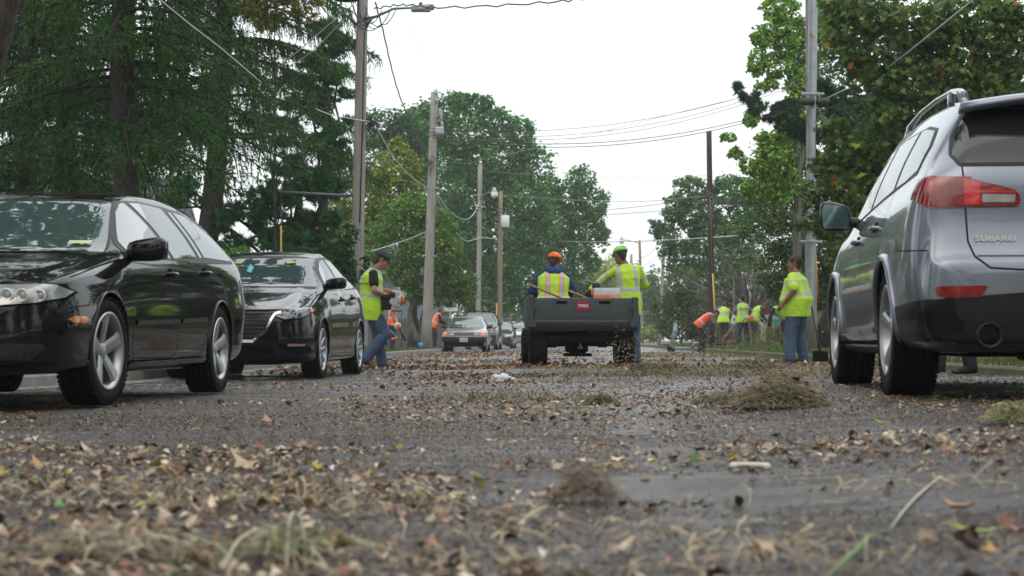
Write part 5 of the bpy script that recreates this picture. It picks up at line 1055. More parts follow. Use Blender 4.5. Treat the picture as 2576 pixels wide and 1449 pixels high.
def bush(label, u, D, blobs, size, cover, c1, c2, extra=None, shape='oval', group=None, **kw):
    return tree("bush", label, "bush", u, D, blobs, size, cover, c1, c2, extra, shape, r0=.05, group=group, limbs=3, **kw)
bush("dark glossy leaved bush behind the dark hatchback, left of the big pole", 850, 44, [(850, 640, 42, 55), (830, 700, 50, 50), (880, 590, 20, 30), (872, 690, 22, 70), (920, 690, 12, 60)], .10, 2.2, (.015, .045, .022), (.05, .105, .05))
bush("light green young bush peeping over the dark hatchback's roof", 600, 31, [(600, 640, 42, 22), (570, 655, 25, 18)], .06, 2.0, (.06, .11, .03), (.14, .20, .05))
# ---------------- left middle
tree("deciduous_tree", "yellowing tree on both sides of the big utility pole", "tree", 960, 78, [(1000, 420, 60, 50), (960, 480, 70, 70), (1030, 480, 40, 60), (860, 430, 50, 50), (850, 500, 50, 70), (940, 580, 60, 60), (880, 580, 40, 60), (1000, 370, 25, 22)], .15, 2.0, (.055, .085, .018), (.19, .18, .035), [((.28, .24, .05), .06)], r0=.22)
tree("deciduous_tree", "fresh green tree behind the second utility pole, lower than the yellowing one", "tree", 1040, 74, [(1010, 560, 70, 50), (1070, 610, 50, 50), (980, 640, 60, 50), (1110, 560, 40, 40), (1040, 520, 50, 40), (1130, 600, 25, 35)], .14, 2.0, (.035, .085, .022), (.11, .17, .04), r0=.2)
tree("deciduous_tree", "dark green tree crown showing between pine and big pole", "tree", 930, 104, [(960, 320, 60, 50), (1020, 340, 60, 60), (940, 400, 70, 60), (1060, 420, 50, 70), (1000, 560, 120, 110), (900, 620, 80, 110)], .20, 2.0, (.016, .045, .018), (.055, .11, .04), r0=.3)
rt = tree("small_tree", "small twisted tree with yellow green leaves leaning over the picket fence", "tree", 1052, 73, [(1050, 640, 50, 40), (1120, 650, 50, 50), (1010, 690, 40, 50), (1080, 700, 60, 50), (1150, 700, 45, 50), (1175, 730, 28, 40), (1110, 750, 60, 28), (1030, 740, 40, 30), (1090, 610, 50, 30)], .11, 1.9, (.030, .065, .025), (.10, .135, .035), [((.26, .22, .05), .07)], r0=.05, bark=BARK, clump=.24, limbs=2)
m = MB(); o = Vector(rt.location)
kink = [at(1056, 872, 73), at(1047, 845, 73), at(1036, 818, 73), at(1030, 798, 73), at(1031, 780, 73), at(1040, 762, 73)]
m.tube([p - o for p in kink], [.15, .115, .10, .095, .10, .09], n=14)
for (uu, vv) in ((1090, 735), (1120, 700), (1010, 720), (1040, 690), (1000, 680), (1075, 660)): limb(m, kink[5] - o, at(uu, vv, 73) - o, .09, .02, .08)
m.tube([p - o for p in (kink[4], at(1062, 752, 73), at(1080, 740, 73), at(1105, 722, 72.6))], [.07, .05, .04, .025], n=8); m.build("leaning_trunk", BARKG, rt)
# ---------------- centre
CG = (.022, .070, .028), (.085, .175, .060)
tree("big_tree", "largest deep green tree filling the middle distance left of the sky gap", "tree", 1240, 116, [(1190, 265, 40, 30), (1110, 285, 60, 45), (1050, 310, 50, 40), (1250, 310, 55, 40), (1310, 330, 35, 40), (1160, 340, 80, 60), (1090, 400, 80, 80), (1240, 400, 90, 70), (1340, 410, 50, 55), (1180, 490, 110, 80), (1300, 500, 90, 80), (1120, 590, 90, 90), (1240, 610, 120, 80), (1350, 590, 60, 80), (1180, 710, 130, 80), (1310, 710, 110, 80), (1225, 255, 18, 18), (1160, 255, 30, 25)], .22, 3.2, *CG, r0=.3, clump=.28)
tree("big_tree", "rounded green tree with a ragged right outline beside the sky gap", "tree", 1445, 121, [(1465, 450, 38, 35), (1440, 500, 45, 45), (1500, 510, 32, 45), (1400, 560, 60, 60), (1480, 575, 45, 45), (1515, 590, 18, 30), (1430, 650, 70, 60), (1490, 660, 25, 25), (1420, 740, 90, 60), (1385, 480, 30, 40)], .21, 3.0, *CG, r0=.25, clump=.28)
tree("far_tree", "pale yellow tree in the far gap behind the two men on the cart", "tree", 1540, 215, [(1535, 690, 40, 45), (1500, 710, 30, 40), (1570, 720, 35, 40), (1540, 760, 60, 40)], .34, 2.2, (.12, .14, .04), (.28, .26, .08), r0=.3)
tree("far_tree", "dark green far tree right of the man in the green cap", "tree", 1650, 185, [(1640, 730, 35, 50), (1680, 760, 40, 50), (1620, 790, 40, 50), (1470, 800, 60, 50), (1400, 800, 60, 50), (1340, 805, 50, 45), (1270, 810, 50, 40), (1200, 810, 60, 40), (1540, 815, 60, 40), (1600, 810, 50, 40)], .30, 2.2, (.02, .055, .022), (.06, .12, .045), r0=.3)
bush("round pale olive bush beside the distant lime worker", 1635, 150, [(1630, 838, 30, 22), (1650, 845, 25, 16)], .22, 2.4, (.09, .11, .04), (.18, .19, .07))
# ---------------- right side
RG = (.030, .070, .035), (.10, .16, .075)
tree("deciduous_tree", "loose bluish green tree behind the dark bare pole", "tree", 1790, 96, [(1735, 480, 45, 40), (1700, 530, 35, 40), (1680, 600, 40, 40), (1760, 540, 60, 60), (1840, 480, 55, 45), (1880, 530, 50, 50), (1800, 600, 70, 60), (1720, 650, 60, 50), (1860, 620, 60, 60), (1650, 570, 18, 22), (1800, 690, 90, 50), (1900, 690, 40, 60)], .18, 3.0, *RG, [((.55, .08, .03), .004)], r0=.3, clump=.24)
bush("olive grey thicket with thin twigs behind the electric scooters", 1715, 86, [(1720, 720, 50, 50), (1690, 780, 50, 50), (1750, 770, 50, 60), (1700, 830, 60, 30), (1770, 830, 40, 30)], .13, 2.0, (.035, .045, .022), (.10, .105, .05), [((.28, .08, .04), .006)])
rt = tree("bare_tree", "spreading grey tree with mostly bare twigs behind the verge crew", "tree", 1885, 78, [(1840, 700, 40, 22), (1900, 660, 40, 30), (1780, 740, 30, 18), (1820, 640, 40, 20)], .12, .5, (.05, .07, .03), (.12, .12, .05), r0=.30, bark=BARKG)
m = MB(); o = Vector(rt.location); b0 = at(1886, 800, 78) - o
for i in range(46):
    a = rng.uniform(-1.5, 1.5); L_ = rng.uniform(1.2, 3.4); e = b0 + Vector((math.sin(a) * L_, rng.normal(0, .8), math.cos(a) * L_ * .75 + .5)); p = limb(m, b0, e, rng.uniform(.03, .09), .015, .09)
    for j in range(4):
        q = p[rng.integers(3, 8)]; d = Vector((rng.normal(0, .6), rng.normal(0, .3), rng.uniform(-.3, .6))); limb(m, q, q + d, .014, .006, n=4)
m.tube([at(1886, 872, 78) - o, at(1886, 820, 78) - o, b0], [.34, .28, .26], n=14); m.build("branches", BARKG, rt)
tree("cottonwood", "tall cottonwood with light fluttering leaves at the top left of the steel pole", "tree", 2010, 47, [(1960, 20, 50, 40), (1925, 90, 38, 35), (1990, 90, 50, 50), (1905, 160, 25, 35), (1960, 165, 45, 35), (2010, 210, 40, 45), (1930, 215, 30, 18), (1890, 300, 22, 25), (1925, 350, 30, 20), (1835, 345, 22, 12), (1850, 385, 20, 16), (1900, 420, 42, 28), (1960, 390, 45, 50), (1990, 300, 40, 60), (1965, 470, 60, 50), (2080, 60, 50, 80), (1900, 480, 40, 25)], .085, 2.6, (.060, .115, .030), (.21, .28, .075), [((.34, .26, .05), .03)], shape='heart', bark=BARKG, r0=.14, clump=.22, up=.1, flat=1.0)
tree("olive_tree", "dense dark olive tree behind the shouting man and the steel pole", "tree", 2020, 56, [(1980, 600, 70, 70), (1960, 680, 60, 70), (2050, 640, 70, 80), (2010, 740, 80, 50), (2090, 740, 60, 60), (2060, 560, 60, 60), (1945, 540, 40, 50), (2130, 650, 60, 120)], .11, 2.2, (.025, .042, .016), (.080, .100, .040), r0=.25)
px = (2060 - U0) * 43 / F; root = thing("pine_tree", "dark pine bough pointing up left across the sky beside the steel pole", "pine", (px, 43, ground_z(px, 43)), 0)
bl = vb([(1856, 225, 8, 14), (1870, 245, 12, 10), (1888, 262, 14, 10), (1910, 275, 20, 14), (1945, 290, 30, 18), (1990, 275, 30, 25), (1900, 240, 8, 12), (2010, 320, 50, 25), (2100, 240, 50, 40), (2150, 300, 90, 50), (2080, 330, 60, 30), (2200, 360, 90, 50), (2230, 280, 60, 50)], 43)
tufts(root, bl, 900, .14, (.014, .036, .022), (.038, .075, .045)); trunk(root, root.location, at(2240, 300, 43), .2, .05, BARKD, [b[0] for b in bl[4:6]], .03)
tree("oak_tree", "large oak with lobed leaves covering the upper right corner", "oak", 2440, 31, [(2160, 90, 80, 70), (2300, 60, 120, 80), (2450, 60, 130, 90), (2560, 120, 110, 120), (2200, 200, 90, 60), (2340, 200, 110, 80), (2480, 230, 110, 80), (2250, 300, 100, 60), (2140, 380, 80, 60), (2090, 320, 40, 30), (2240, 420, 100, 70), (2070, 420, 40, 40), (2130, 480, 80, 50), (2040, 500, 35, 35), (2180, 560, 80, 60), (2080, 570, 50, 40), (2350, 330, 90, 60), (2020, 560, 20, 25), (2400, 400, 120, 80), (2620, 330, 120, 140), (2150, 660, 70, 60), (2260, 640, 80, 80), (2120, 10, 60, 50)], .155, 2.1, (.030, .052, .020), (.105, .125, .050), [((.24, .17, .04), .03), ((.25, .06, .03), .006)], shape='lobed', r0=.26, bark=BARKD, clump=.30, up=.3, fill=.3)
tree("deciduous_tree", "dark green leafy backdrop tree behind the oak at the right", "tree", 2350, 60, [(2200, 100, 120, 120), (2400, 150, 150, 150), (2250, 330, 150, 140), (2450, 420, 160, 140), (2150, 500, 130, 120), (2300, 620, 180, 140), (2120, 40, 60, 70), (2150, 740, 120, 90), (2560, 300, 120, 200), (2500, 700, 200, 150)], .20, 2.2, (.012, .030, .013), (.045, .075, .030), r0=.3)
tree("deciduous_tree", "full light green tree filling the space behind the steel pole", "tree", 1990, 68, [(1960, 400, 60, 60), (2010, 330, 60, 60), (1920, 480, 50, 50), (1980, 500, 60, 60), (2040, 440, 60, 70), (1900, 560, 50, 50), (2060, 200, 50, 80), (2020, 120, 40, 70), (2080, 60, 50, 60), (2100, 300, 60, 80), (2120, 440, 50, 80)], .12, 2.2, (.030, .065, .022), (.09, .14, .05), r0=.2)
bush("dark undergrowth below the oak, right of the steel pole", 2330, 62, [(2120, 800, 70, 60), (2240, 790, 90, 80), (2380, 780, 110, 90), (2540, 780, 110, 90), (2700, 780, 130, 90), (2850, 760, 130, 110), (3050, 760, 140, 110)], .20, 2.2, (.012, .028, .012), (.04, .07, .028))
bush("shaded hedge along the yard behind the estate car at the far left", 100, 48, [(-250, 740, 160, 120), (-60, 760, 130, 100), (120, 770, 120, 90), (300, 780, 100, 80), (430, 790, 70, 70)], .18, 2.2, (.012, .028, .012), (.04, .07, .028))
# unseen trees added outside the picture to darken the cars' reflections and sky light
OUT = [(10, 9, 5.5, 4.0, "unseen tree added for reflections outside the right edge beside the grey SUV"), (11.5, 20, 6, 4.2, "unseen tree added for reflections outside the frame beyond the grey SUV"), (10, -3, 6, 4.5, "unseen tree added for reflections right of the camera"), (-10.5, 5, 5, 4.0, "unseen tree added for reflections outside the left edge nearest the camera"), (-7.5, 15.5, 10.5, 5.5, "unseen tree added for reflections left of the estate car outside the frame"), (-5.8, 27.5, 11.5, 4.2, "unseen tree crown added for reflections above the frame over the dark hatchback"), (-9, -6, 7.5, 4.8, "tall unseen tree added for reflections behind the camera on the left"), (7.5, -14, 7, 5.0, "tall unseen tree added for reflections behind the camera on the right"), (-3, -24, 8, 5.5, "unseen tree added for reflections further behind the camera")]
for x, y, zz, r, lb in OUT:
    root = thing("reflection_tree", lb, "tree", (x - (3 if zz > 10 else 0), y, ground_z(x, y) - .05))
    bl = [((x + dx * r, y + dy * r, zz + dz * r), r * .55, r * .55, r * .5) for dx, dy, dz in ((0, 0, 0), (.5, .2, .1), (-.5, -.1, -.1), (.1, .5, .3), (0, -.5, -.25), (0, 0, .6), (.3, -.3, -.75), (-.4, .4, -.8))]
    crown(root, bl, .30, 1.1, (.018, .040, .016), (.06, .09, .036)); trunk(root, root.location, (x, y, zz), .22, .1, BARK, [b[0] for b in bl[1:6]], .05)
# far-off woods that close the horizon on every side
BW = []
for i in range(150):
    a = 2 * math.pi * i / 150; rr = 245 if math.cos(a) > .75 else 120; x, y = math.sin(a) * rr + rng.normal(0, 5), math.cos(a) * rr + rng.normal(0, 5)
    hh = rng.uniform(7, 11) if rr > 200 else rng.uniform(8, 13); BW.append(((x, y, hh * .5), rr * .035, 3.5, hh * .55))
P, B = cloud(BW, .75, .9); co, fa = leaf_polys(P, .75, 'oval', .5); C = leaf_cols(B, (.02, .05, .02), (.08, .13, .05)) * 1.3; tag(np_mesh("distant_wood", co, fa, [LEAFM], col=np.repeat(C, 6, axis=0)), None, None, None, "stuff")
# ---------------- twig nest in the spruce
c = at(505, 108, 35.5); m = MB()
for i in range(150):
    a = Vector(rng.normal(0, 1, 3).tolist()); a.z *= .3; a.normalize(); p = c + Vector((rng.normal(0, .16), rng.normal(0, .12), rng.normal(0, .08))); m.tube([p - a * .16, p + Vector((0, 0, .02)), p + a * .16], .006, n=4)
tag(m.build("twig_nest", pmat("dead brown twigs", (.12, .055, .035), .9)), "bundle of dead red brown twigs caught in the leaning spruce", "nest")
# ------------------------------------------------------------------ road, kerbs, verges
def sheet(name, xs_of, ys, mat, dz=0):
    vs = []; nx = None
    for y in ys:
        xs = xs_of(y); nx = len(xs); vs += [(x, y, ground_z(x, y) + dz) for x in xs]
    ny = len(ys); fs = [[i * nx + j, i * nx + j + 1, (i + 1) * nx + j + 1, (i + 1) * nx + j] for i in range(ny - 1) for j in range(nx - 1)]
    return tag(np_mesh(name, vs, fs, [mat], smooth=True), None, None, None, "structure")
def asphalt():
    m, nt, p = new_mat("wet worn asphalt"); n = nt.nodes; l = nt.links; tc = n.new("ShaderNodeTexCoord")
    def noise(s, d=6, st=None, r=.6):
        z = n.new("ShaderNodeTexNoise"); z.inputs["Scale"].default_value = s; z.inputs["Detail"].default_value = d; z.inputs["Roughness"].default_value = r
        if st: mp = n.new("ShaderNodeMapping"); mp.inputs["Scale"].default_value = st; l.new(tc.outputs["Object"], mp.inputs[0]); l.new(mp.outputs[0], z.inputs["Vector"])
        else: l.new(tc.outputs["Object"], z.inputs["Vector"])
        return z.outputs["Fac"]
    def ramp(f, a, b, ca, cb):
        r = n.new("ShaderNodeValToRGB"); r.color_ramp.elements[0].position = a; r.color_ramp.elements[1].position = b; r.color_ramp.elements[0].color = (*ca, 1); r.color_ramp.elements[1].color = (*cb, 1); l.new(f, r.inputs[0]); return r.outputs[0]
    def mix(f, a, b):
        x = n.new("ShaderNodeMix"); x.data_type = 'RGBA'; l.new(f, x.inputs["Factor"]); l.new(a, x.inputs["A"]); l.new(b, x.inputs["B"]); return x.outputs["Result"]
    grit = mix(ramp(noise(38, 4, None, .8), .42, .60, (0, 0, 0), (1, 1, 1)), ramp(noise(140, 3), .35, .68, (.030, .028, .032), (.095, .088, .096)), ramp(noise(90, 3), .35, .68, (.050, .047, .052), (.16, .15, .16))); dirt = ramp(noise(60, 6), .3, .7, (.026, .020, .017), (.090, .070, .056))
    base = mix(ramp(noise(.9, 6), .40, .62, (0, 0, 0), (1, 1, 1)), grit, dirt); l.new(base, p.inputs["Base Color"])
    wet = ramp(noise(.55, 5, (.6, 1.4, 1)), .44, .53, (.58, .58, .58), (.20, .20, .20)); l.new(wet, p.inputs["Roughness"])
    b = n.new("ShaderNodeBump"); b.inputs["Strength"].default_value = .9; b.inputs["Distance"].default_value = .014; l.new(noise(75, 6, None, .8), b.inputs["Height"])
    b2 = n.new("ShaderNodeBump"); b2.inputs["Strength"].default_value = .35; b2.inputs["Distance"].default_value = .03; l.new(noise(5, 4), b2.inputs["Height"]); l.new(b2.outputs[0], b.inputs["Normal"]); l.new(b.outputs[0], p.inputs["Normal"])
    return m
ys = list(np.arange(-3, 30, .5)) + list(np.arange(30, 100, 2.5)) + list(np.arange(100, 420, 20))
sheet("road", lambda y: np.linspace(kerbL(y) + .3, kerbR(y), 22), ys, asphalt())
CONC = pmat("weathered concrete", (.26, .245, .22), .8, col2=(.15, .14, .125), vs=5, bump=.6, bs=50)
GRASSB = pmat("short grass and soil", (.055, .085, .028), .9, col2=(.11, .10, .055), vs=2.2, bump=.8, bs=40)
SOIL = pmat("hay strewn verge", (.11, .10, .06), .95, col2=(.06, .08, .03), vs=1.6, bump=.9, bs=50)
def kerb(name, xf, w, zf, mat, side):
    vs = []; fs = []; m = MB()
    yy = list(np.arange(-3, 100, 1.5)) + list(np.arange(100, 420, 20))
    for y in yy:
        x = xf(y); z0 = -.14; z1 = zf(y); vs += [(x, y, z0), (x, y, z1 - .02), (x + .02 * side, y, z1), (x + w * side, y, z1), (x + w * side, y, z0)]
    for i in range(len(yy) - 1):
        for j in range(4): fs.append([i * 5 + j, i * 5 + j + 1, i * 5 + 6 + j, i * 5 + 5 + j])
    return tag(np_mesh(name, vs, fs, [mat]), None, None, None, "structure")
kerb("kerb_left", lambda y: kerbL(y) - .01, .16, lambda y: .085, CONC, -1); kerb("kerb_right", lambda y: kerbR(y) + .01, .16, lambda y: .125, SOIL, 1)
sheet("gutter", lambda y: np.linspace(kerbL(y) - .02, kerbL(y) + .36, 3), ys, CONC, .006)
sheet("verge_left", lambda y: kerbL(y) - .16 - np.array([0, 1, 2.5, 5, 10, 20, 60, 140])[::-1], ys, GRASSB); sheet("verge_right", lambda y: kerbR(y) + .16 + np.array([0, .7, 1.5, 3, 4, 6, 10, 20, 60, 140]), ys, GRASSB)
sheet("sidewalk", lambda y: np.linspace(kerbL(y) - 2.9, kerbL(y) - 1.6, 3), list(np.arange(20, 120, 2)), CONC, .02)
sheet("driveway", lambda y: np.linspace(kerbR(y) + 1.2, kerbR(y) + 9, 6), [69, 70, 71], CONC, .02)
# grass blades and ground cover
def blades(name, xy, h, w, c1, c2, mat, lean=.6, stuff=True, zoff=0, seg=2, zs=None):
    n = len(xy); a = rng.uniform(0, 2 * math.pi, n); hh = h * rng.uniform(.4, 1.3, n); ln = rng.uniform(0, lean, n) * hh; b = rng.uniform(0, 2 * math.pi, n)
    z = np.array([ground_z(x, y) for x, y in xy]) + zoff if zs is None else zs; base = np.column_stack([xy, z]); wv = np.column_stack([np.cos(a), np.sin(a), np.zeros(n)]) * (w / 2); lv = np.column_stack([np.cos(b), np.sin(b), np.zeros(n)])
    mid = base + lv * (ln * .35)[:, None]; mid[:, 2] += hh * .6; tip = base + lv * ln[:, None]; tip[:, 2] += hh * (1 - .25 * lean)
    co = np.stack([base - wv, base + wv, mid + wv * .7, mid - wv * .7, tip], 1).reshape(-1, 3); i = np.arange(n) * 5
    fs = np.concatenate([np.stack([i, i + 1, i + 2, i + 3], 1), np.stack([i + 3, i + 2, i + 4, i + 4], 1)]); fs = [list(f) if f[2] != f[3] else list(f[:3]) for f in fs.tolist()]
    C = leaf_cols(rng.normal(0, 1, n) * .7, c1, c2); o = np_mesh(name, co, fs, [mat], col=np.repeat(C, 5, axis=0)); return tag(o, None, None, None, "stuff") if stuff else o
def scatter(n, y0, y1, xa, xb, powy=1.0, keep=None):
    y = y0 + (y1 - y0) * rng.random(n) ** powy; t = rng.random(n); x = np.array([xa(v) for v in y]); x = x + (np.array([xb(v) for v in y]) - x) * t; P = np.column_stack([x, y])
    return P if keep is None else P[keep(P)]
P = scatter(16000, 22, 90, lambda y: kerbL(y) - 7, lambda y: kerbL(y) - .1); blades("grass_left", P, .10, .022, (.05, .09, .022), (.13, .17, .05), LEAFM)
P = scatter(46000, 32, 95, lambda y: kerbR(y) + .05, lambda y: kerbR(y) + 7); blades("grass_right", P, .11, .024, (.055, .10, .025), (.14, .19, .06), LEAFM)
P = scatter(7000, 4, 26, lambda y: kerbR(y) + .05, lambda y: kerbR(y) + 3); blades("grass_right_near", P, .08, .012, (.05, .08, .022), (.14, .15, .06), LEAFM)
def tussock(label, u, D, n, h, c1, c2, spread=.35, cat="grass clump"):
    c = at(u, 860, D); xy = np.column_stack([rng.normal(c.x, spread, n), rng.normal(D, spread, n)]); o = blades("ornamental_grass", xy, h, .02, c1, c2, LEAFM, .9, False)
    return tag(o, label, cat, "ornamental grasses by the right hand house")
tussock("tall ornamental grass between steel pole and grey SUV", 2078, 52, 1400, 1.1, (.12, .14, .05), (.30, .28, .13), .45); tussock("ornamental grass clump beside the fire hydrant", 1972, 64, 1200, .9, (.12, .14, .05), (.30, .28, .13), .4)
# ------------------------------------------------------------------ fallen leaves and clippings
def litter(name, P, size, cols, shape='oval', lift=.5, jit=.3, curl=.5, stuff=True, zoff=.0):
    """curled leaves lying on the ground; cols: list of (colour, weight)"""
    n = len(P); s = SHAPES[shape]; k = len(s); sz = size * rng.uniform(.5, 1.5, n); a = rng.uniform(0, 2 * math.pi, n); ca, sa = np.cos(a), np.sin(a); tx, ty = rng.normal(0, lift, n), rng.normal(0, lift, n); cu = rng.uniform(-curl, curl, n) * 1.8; cv = rng.uniform(-curl, curl, n) * 1.8
    sx, sy = s[:, 0] * 1.0, s[:, 1]
    # fan from a raised middle rib: rim points + centre
    rx = sz[:, None] * sx[None]; ry = sz[:, None] * sy[None] * 1.1; X = rx * ca[:, None] - ry * sa[:, None]; Y = rx * sa[:, None] + ry * ca[:, None]; Z = (np.abs(sx)[None] * cu[:, None] + sy[None] ** 2 * cv[:, None]) * sz[:, None] + X * tx[:, None] + Y * ty[:, None]
    z0 = np.array([ground_z(x, y) for x, y in P]) + zoff; Z = Z - Z.min(1)[:, None] * .9 + .001
    cz = -Z.min(1) * 0 + (-(rx * 0).sum(1)) + np.maximum(.002, (Z.mean(1) - .25 * cu * sz))
    rim = np.stack([P[:, 0, None] + X, P[:, 1, None] + Y, z0[:, None] + Z], 2); cen = np.stack([P[:, 0], P[:, 1], z0 + cz], 1)[:, None, :]; co = np.concatenate([rim, cen], 1).reshape(-1, 3)
    b = (np.arange(n) * (k + 1))[:, None]; j = np.arange(k); fs = np.stack([b + j, b + (j + 1) % k, np.broadcast_to(b + k, (n, k))], 2).reshape(-1, 3)
    w = np.array([c[1] for c in cols]); idx = rng.choice(len(cols), n, p=w / w.sum()); C = np.array([c[0] for c in cols])[idx] * np.exp(rng.normal(0, jit, (n, 1))); C = np.clip(C, .004, .75)
    o = np_mesh(name, co, fs, [LITTER], col=np.repeat(C, k + 1, axis=0)); return tag(o, None, None, None, "stuff") if stuff else o
LITTER = pmat("dry leaf", (.2, .12, .06), .65, attr="col", transl=.15, spec=.4)
TAN = [((.42, .33, .235), 5), ((.30, .21, .14), 4), ((.15, .09, .058), 3), ((.07, .042, .028), 3), ((.52, .44, .33), 3), ((.34, .20, .05), .5), ((.40, .33, .05), .35), ((.10, .16, .04), .25), ((.30, .14, .10), 1.2)]
BRN = [((.17, .095, .055), 4), ((.09, .048, .03), 3), ((.29, .185, .105), 2.5), ((.45, .33, .2), 1), ((.36, .2, .05), .6)]
CRM = [((.06, .04, .028), 4), ((.13, .085, .055), 4), ((.25, .17, .11), 2), ((.36, .28, .18), 1), ((.03, .025, .02), 2), ((.09, .12, .04), .6)]
soft = lambda P, sy, sx: P + np.column_stack([rng.normal(0, sx, len(P)), rng.normal(0, sy, len(P))])
fl = lambda y: -.30 * y - .3; fr = lambda y: .30 * y + .3
def patchy(P, sx, sy, th, seed):
    """keep points where a smooth random field is high: drifts of leaves"""
    r = np.random.default_rng(seed); f = np.zeros(len(P))
    for _ in range(9): k = r.normal(size=2) * np.array([1 / sx, 1 / sy]); f += np.sin(P[:, 0] * k[0] + P[:, 1] * k[1] + r.uniform(0, 6.3))
    return f + rng.normal(0, .8, len(P)) > th
onroad = lambda P: (P[:, 0] > -4.6 + .032 * P[:, 1]) & (P[:, 0] < 4.2 + .032 * P[:, 1])
# leaves of the foreground
P = scatter(7000, 2.9, 6.8, fl, fr, .9); P = P[patchy(P, .28, .28, -.4, 1)]; litter("leaf_litter_foreground", P, .023, TAN, 'oval', .35)
P = scatter(700, 2.9, 7, fl, fr, .9); P = P[patchy(P, .35, .35, .8, 2)]; litter("leaf_litter_lobed", P, .038, TAN, 'lobed', .3)
P = scatter(130000, 2.7, 10, fl, fr, .8); P = P[patchy(P, .5, .5, -2.2, 12)]; litter("crumbled_debris", P, .0085, CRM, 'diamond', .25, curl=.25)
P = scatter(30000, 8, 22, fl, fr, 1.0); P = P[onroad(P)]; litter("crumbled_debris_mid", P, .013, CRM, 'diamond', .3, curl=.25)
P = scatter(2200, 6.3, 11, fl, fr, 1.0); P = P[patchy(P, .8, .8, .2, 3)]; litter("leaf_litter_mid", P, .025, TAN, 'oval', .22)
P = scatter(1500, 9, 13, lambda y: -.09 * y, lambda y: .14 * y, 1.0); litter("leaf_litter_band", P, .028, BRN + TAN, 'oval', .22)
P = scatter(8000, 11, 20, fl, fr, 1.0); P = P[patchy(P, .9, .6, .6, 4) & onroad(P)]; litter("leaf_litter_scattered", P, .024, BRN + TAN, 'oval', .22)
P = soft(scatter(9500, 17, 26, lambda y: -.04 * y, lambda y: .17 * y, 1.0), 1.0, .5); P = P[patchy(P, 1.3, .7, .2, 5) & onroad(P)]; litter("leaf_litter_drift", P, .036, BRN, 'oval', .4)
P = soft(scatter(15000, 25.5, 70, lambda y: -.11 * y, lambda y: .05 * y, 1.3), 1.6, .5); P = P[patchy(P, 1.6, 1.6, -.6, 6) & onroad(P)]; litter("leaf_litter_far", P, .055, BRN, 'oval', .4)
P = scatter(9000, 26.5, 60, lambda y: .06 * y, lambda y: .2 * y, 1.3); P = P[patchy(P, 1.6, 1.6, -.8, 7)]; litter("leaf_litter_verge", P, .055, BRN + [((.26, .21, .11), 6), ((.16, .15, .06), 4)], 'oval', .4)
def hay(name, P, ln, w, c1, c2, h=.04, seg=4, curv=1.5, zadd=None, mat=None, stuff=True, zs=None):
    """long curved strands lying and arching over the ground"""
    n = len(P); a = rng.uniform(0, 2 * math.pi, n); L_ = ln * rng.uniform(.4, 1.4, n); cv = rng.normal(0, curv, n); up = rng.uniform(.0, 1, n) * h; z0 = (np.array([ground_z(x, y) for x, y in P]) if zs is None else zs) + .004; K = seg + 1; rows = []
    for i in range(K):
        t = i / seg - .5; an = a + cv * t; cx = P[:, 0] + np.cos(an) * t * L_; cy = P[:, 1] + np.sin(an) * t * L_; cz = z0 + up * (1 - (2 * t) ** 2) + (0 if zadd is None else zadd); ww = w * (1 - abs(t) * 1.2); px, py = -np.sin(an) * ww, np.cos(an) * ww
        rows.append(np.stack([cx - px, cy - py, cz], 1)); rows.append(np.stack([cx + px, cy + py, cz + ww * rng.uniform(-1, 1, n)], 1))
    co = np.stack(rows, 1).reshape(-1, 3); b = (np.arange(n) * 2 * K)[:, None, None]; j = (np.arange(seg) * 2)[None, :, None]; fs = (b + j + np.array([0, 1, 3, 2])[None, None, :]).reshape(-1, 4)
    C = leaf_cols(rng.normal(0, 1, n), c1, c2); o = np_mesh(name, co, fs, [LITTER], col=np.repeat(C, 2 * K, axis=0)); return tag(o, None, None, None, "stuff") if stuff else o
HT = (.22, .17, .10), (.46, .38, .25); HG = (.095, .085, .042), (.27, .22, .125)
P = scatter(1500, 2.4, 5, fl, fr, .8); P = P[patchy(P, .4, .4, .8, 8)]; hay("dry_grass_foreground", P, .16, .0028, *HT, h=.05)
P = soft(scatter(9000, 16.5, 24, lambda y: .03 * y, lambda y: .19 * y, 1.0), .9, .35); P = P[patchy(P, 1.2, .6, .6, 9)]; hay("dry_grass_drift", P, .17, .004, *HG, h=.08)
P = soft(scatter(6500, 24, 50, lambda y: .055 * y, lambda y: .2 * y, 1.3), 1.5, .5); P = P[patchy(P, 1.4, 1.0, .2, 10)]; hay("dry_grass_verge", P, .18, .006, (.085, .075, .045), (.25, .205, .13), h=.05)
P = scatter(2500, 9.6, 12.6, lambda y: -.05 * y, lambda y: .13 * y, 1.0); P = P[patchy(P, .7, .4, 1.4, 11)]; hay("dry_grass_band", P, .13, .0035, *HG, h=.06)
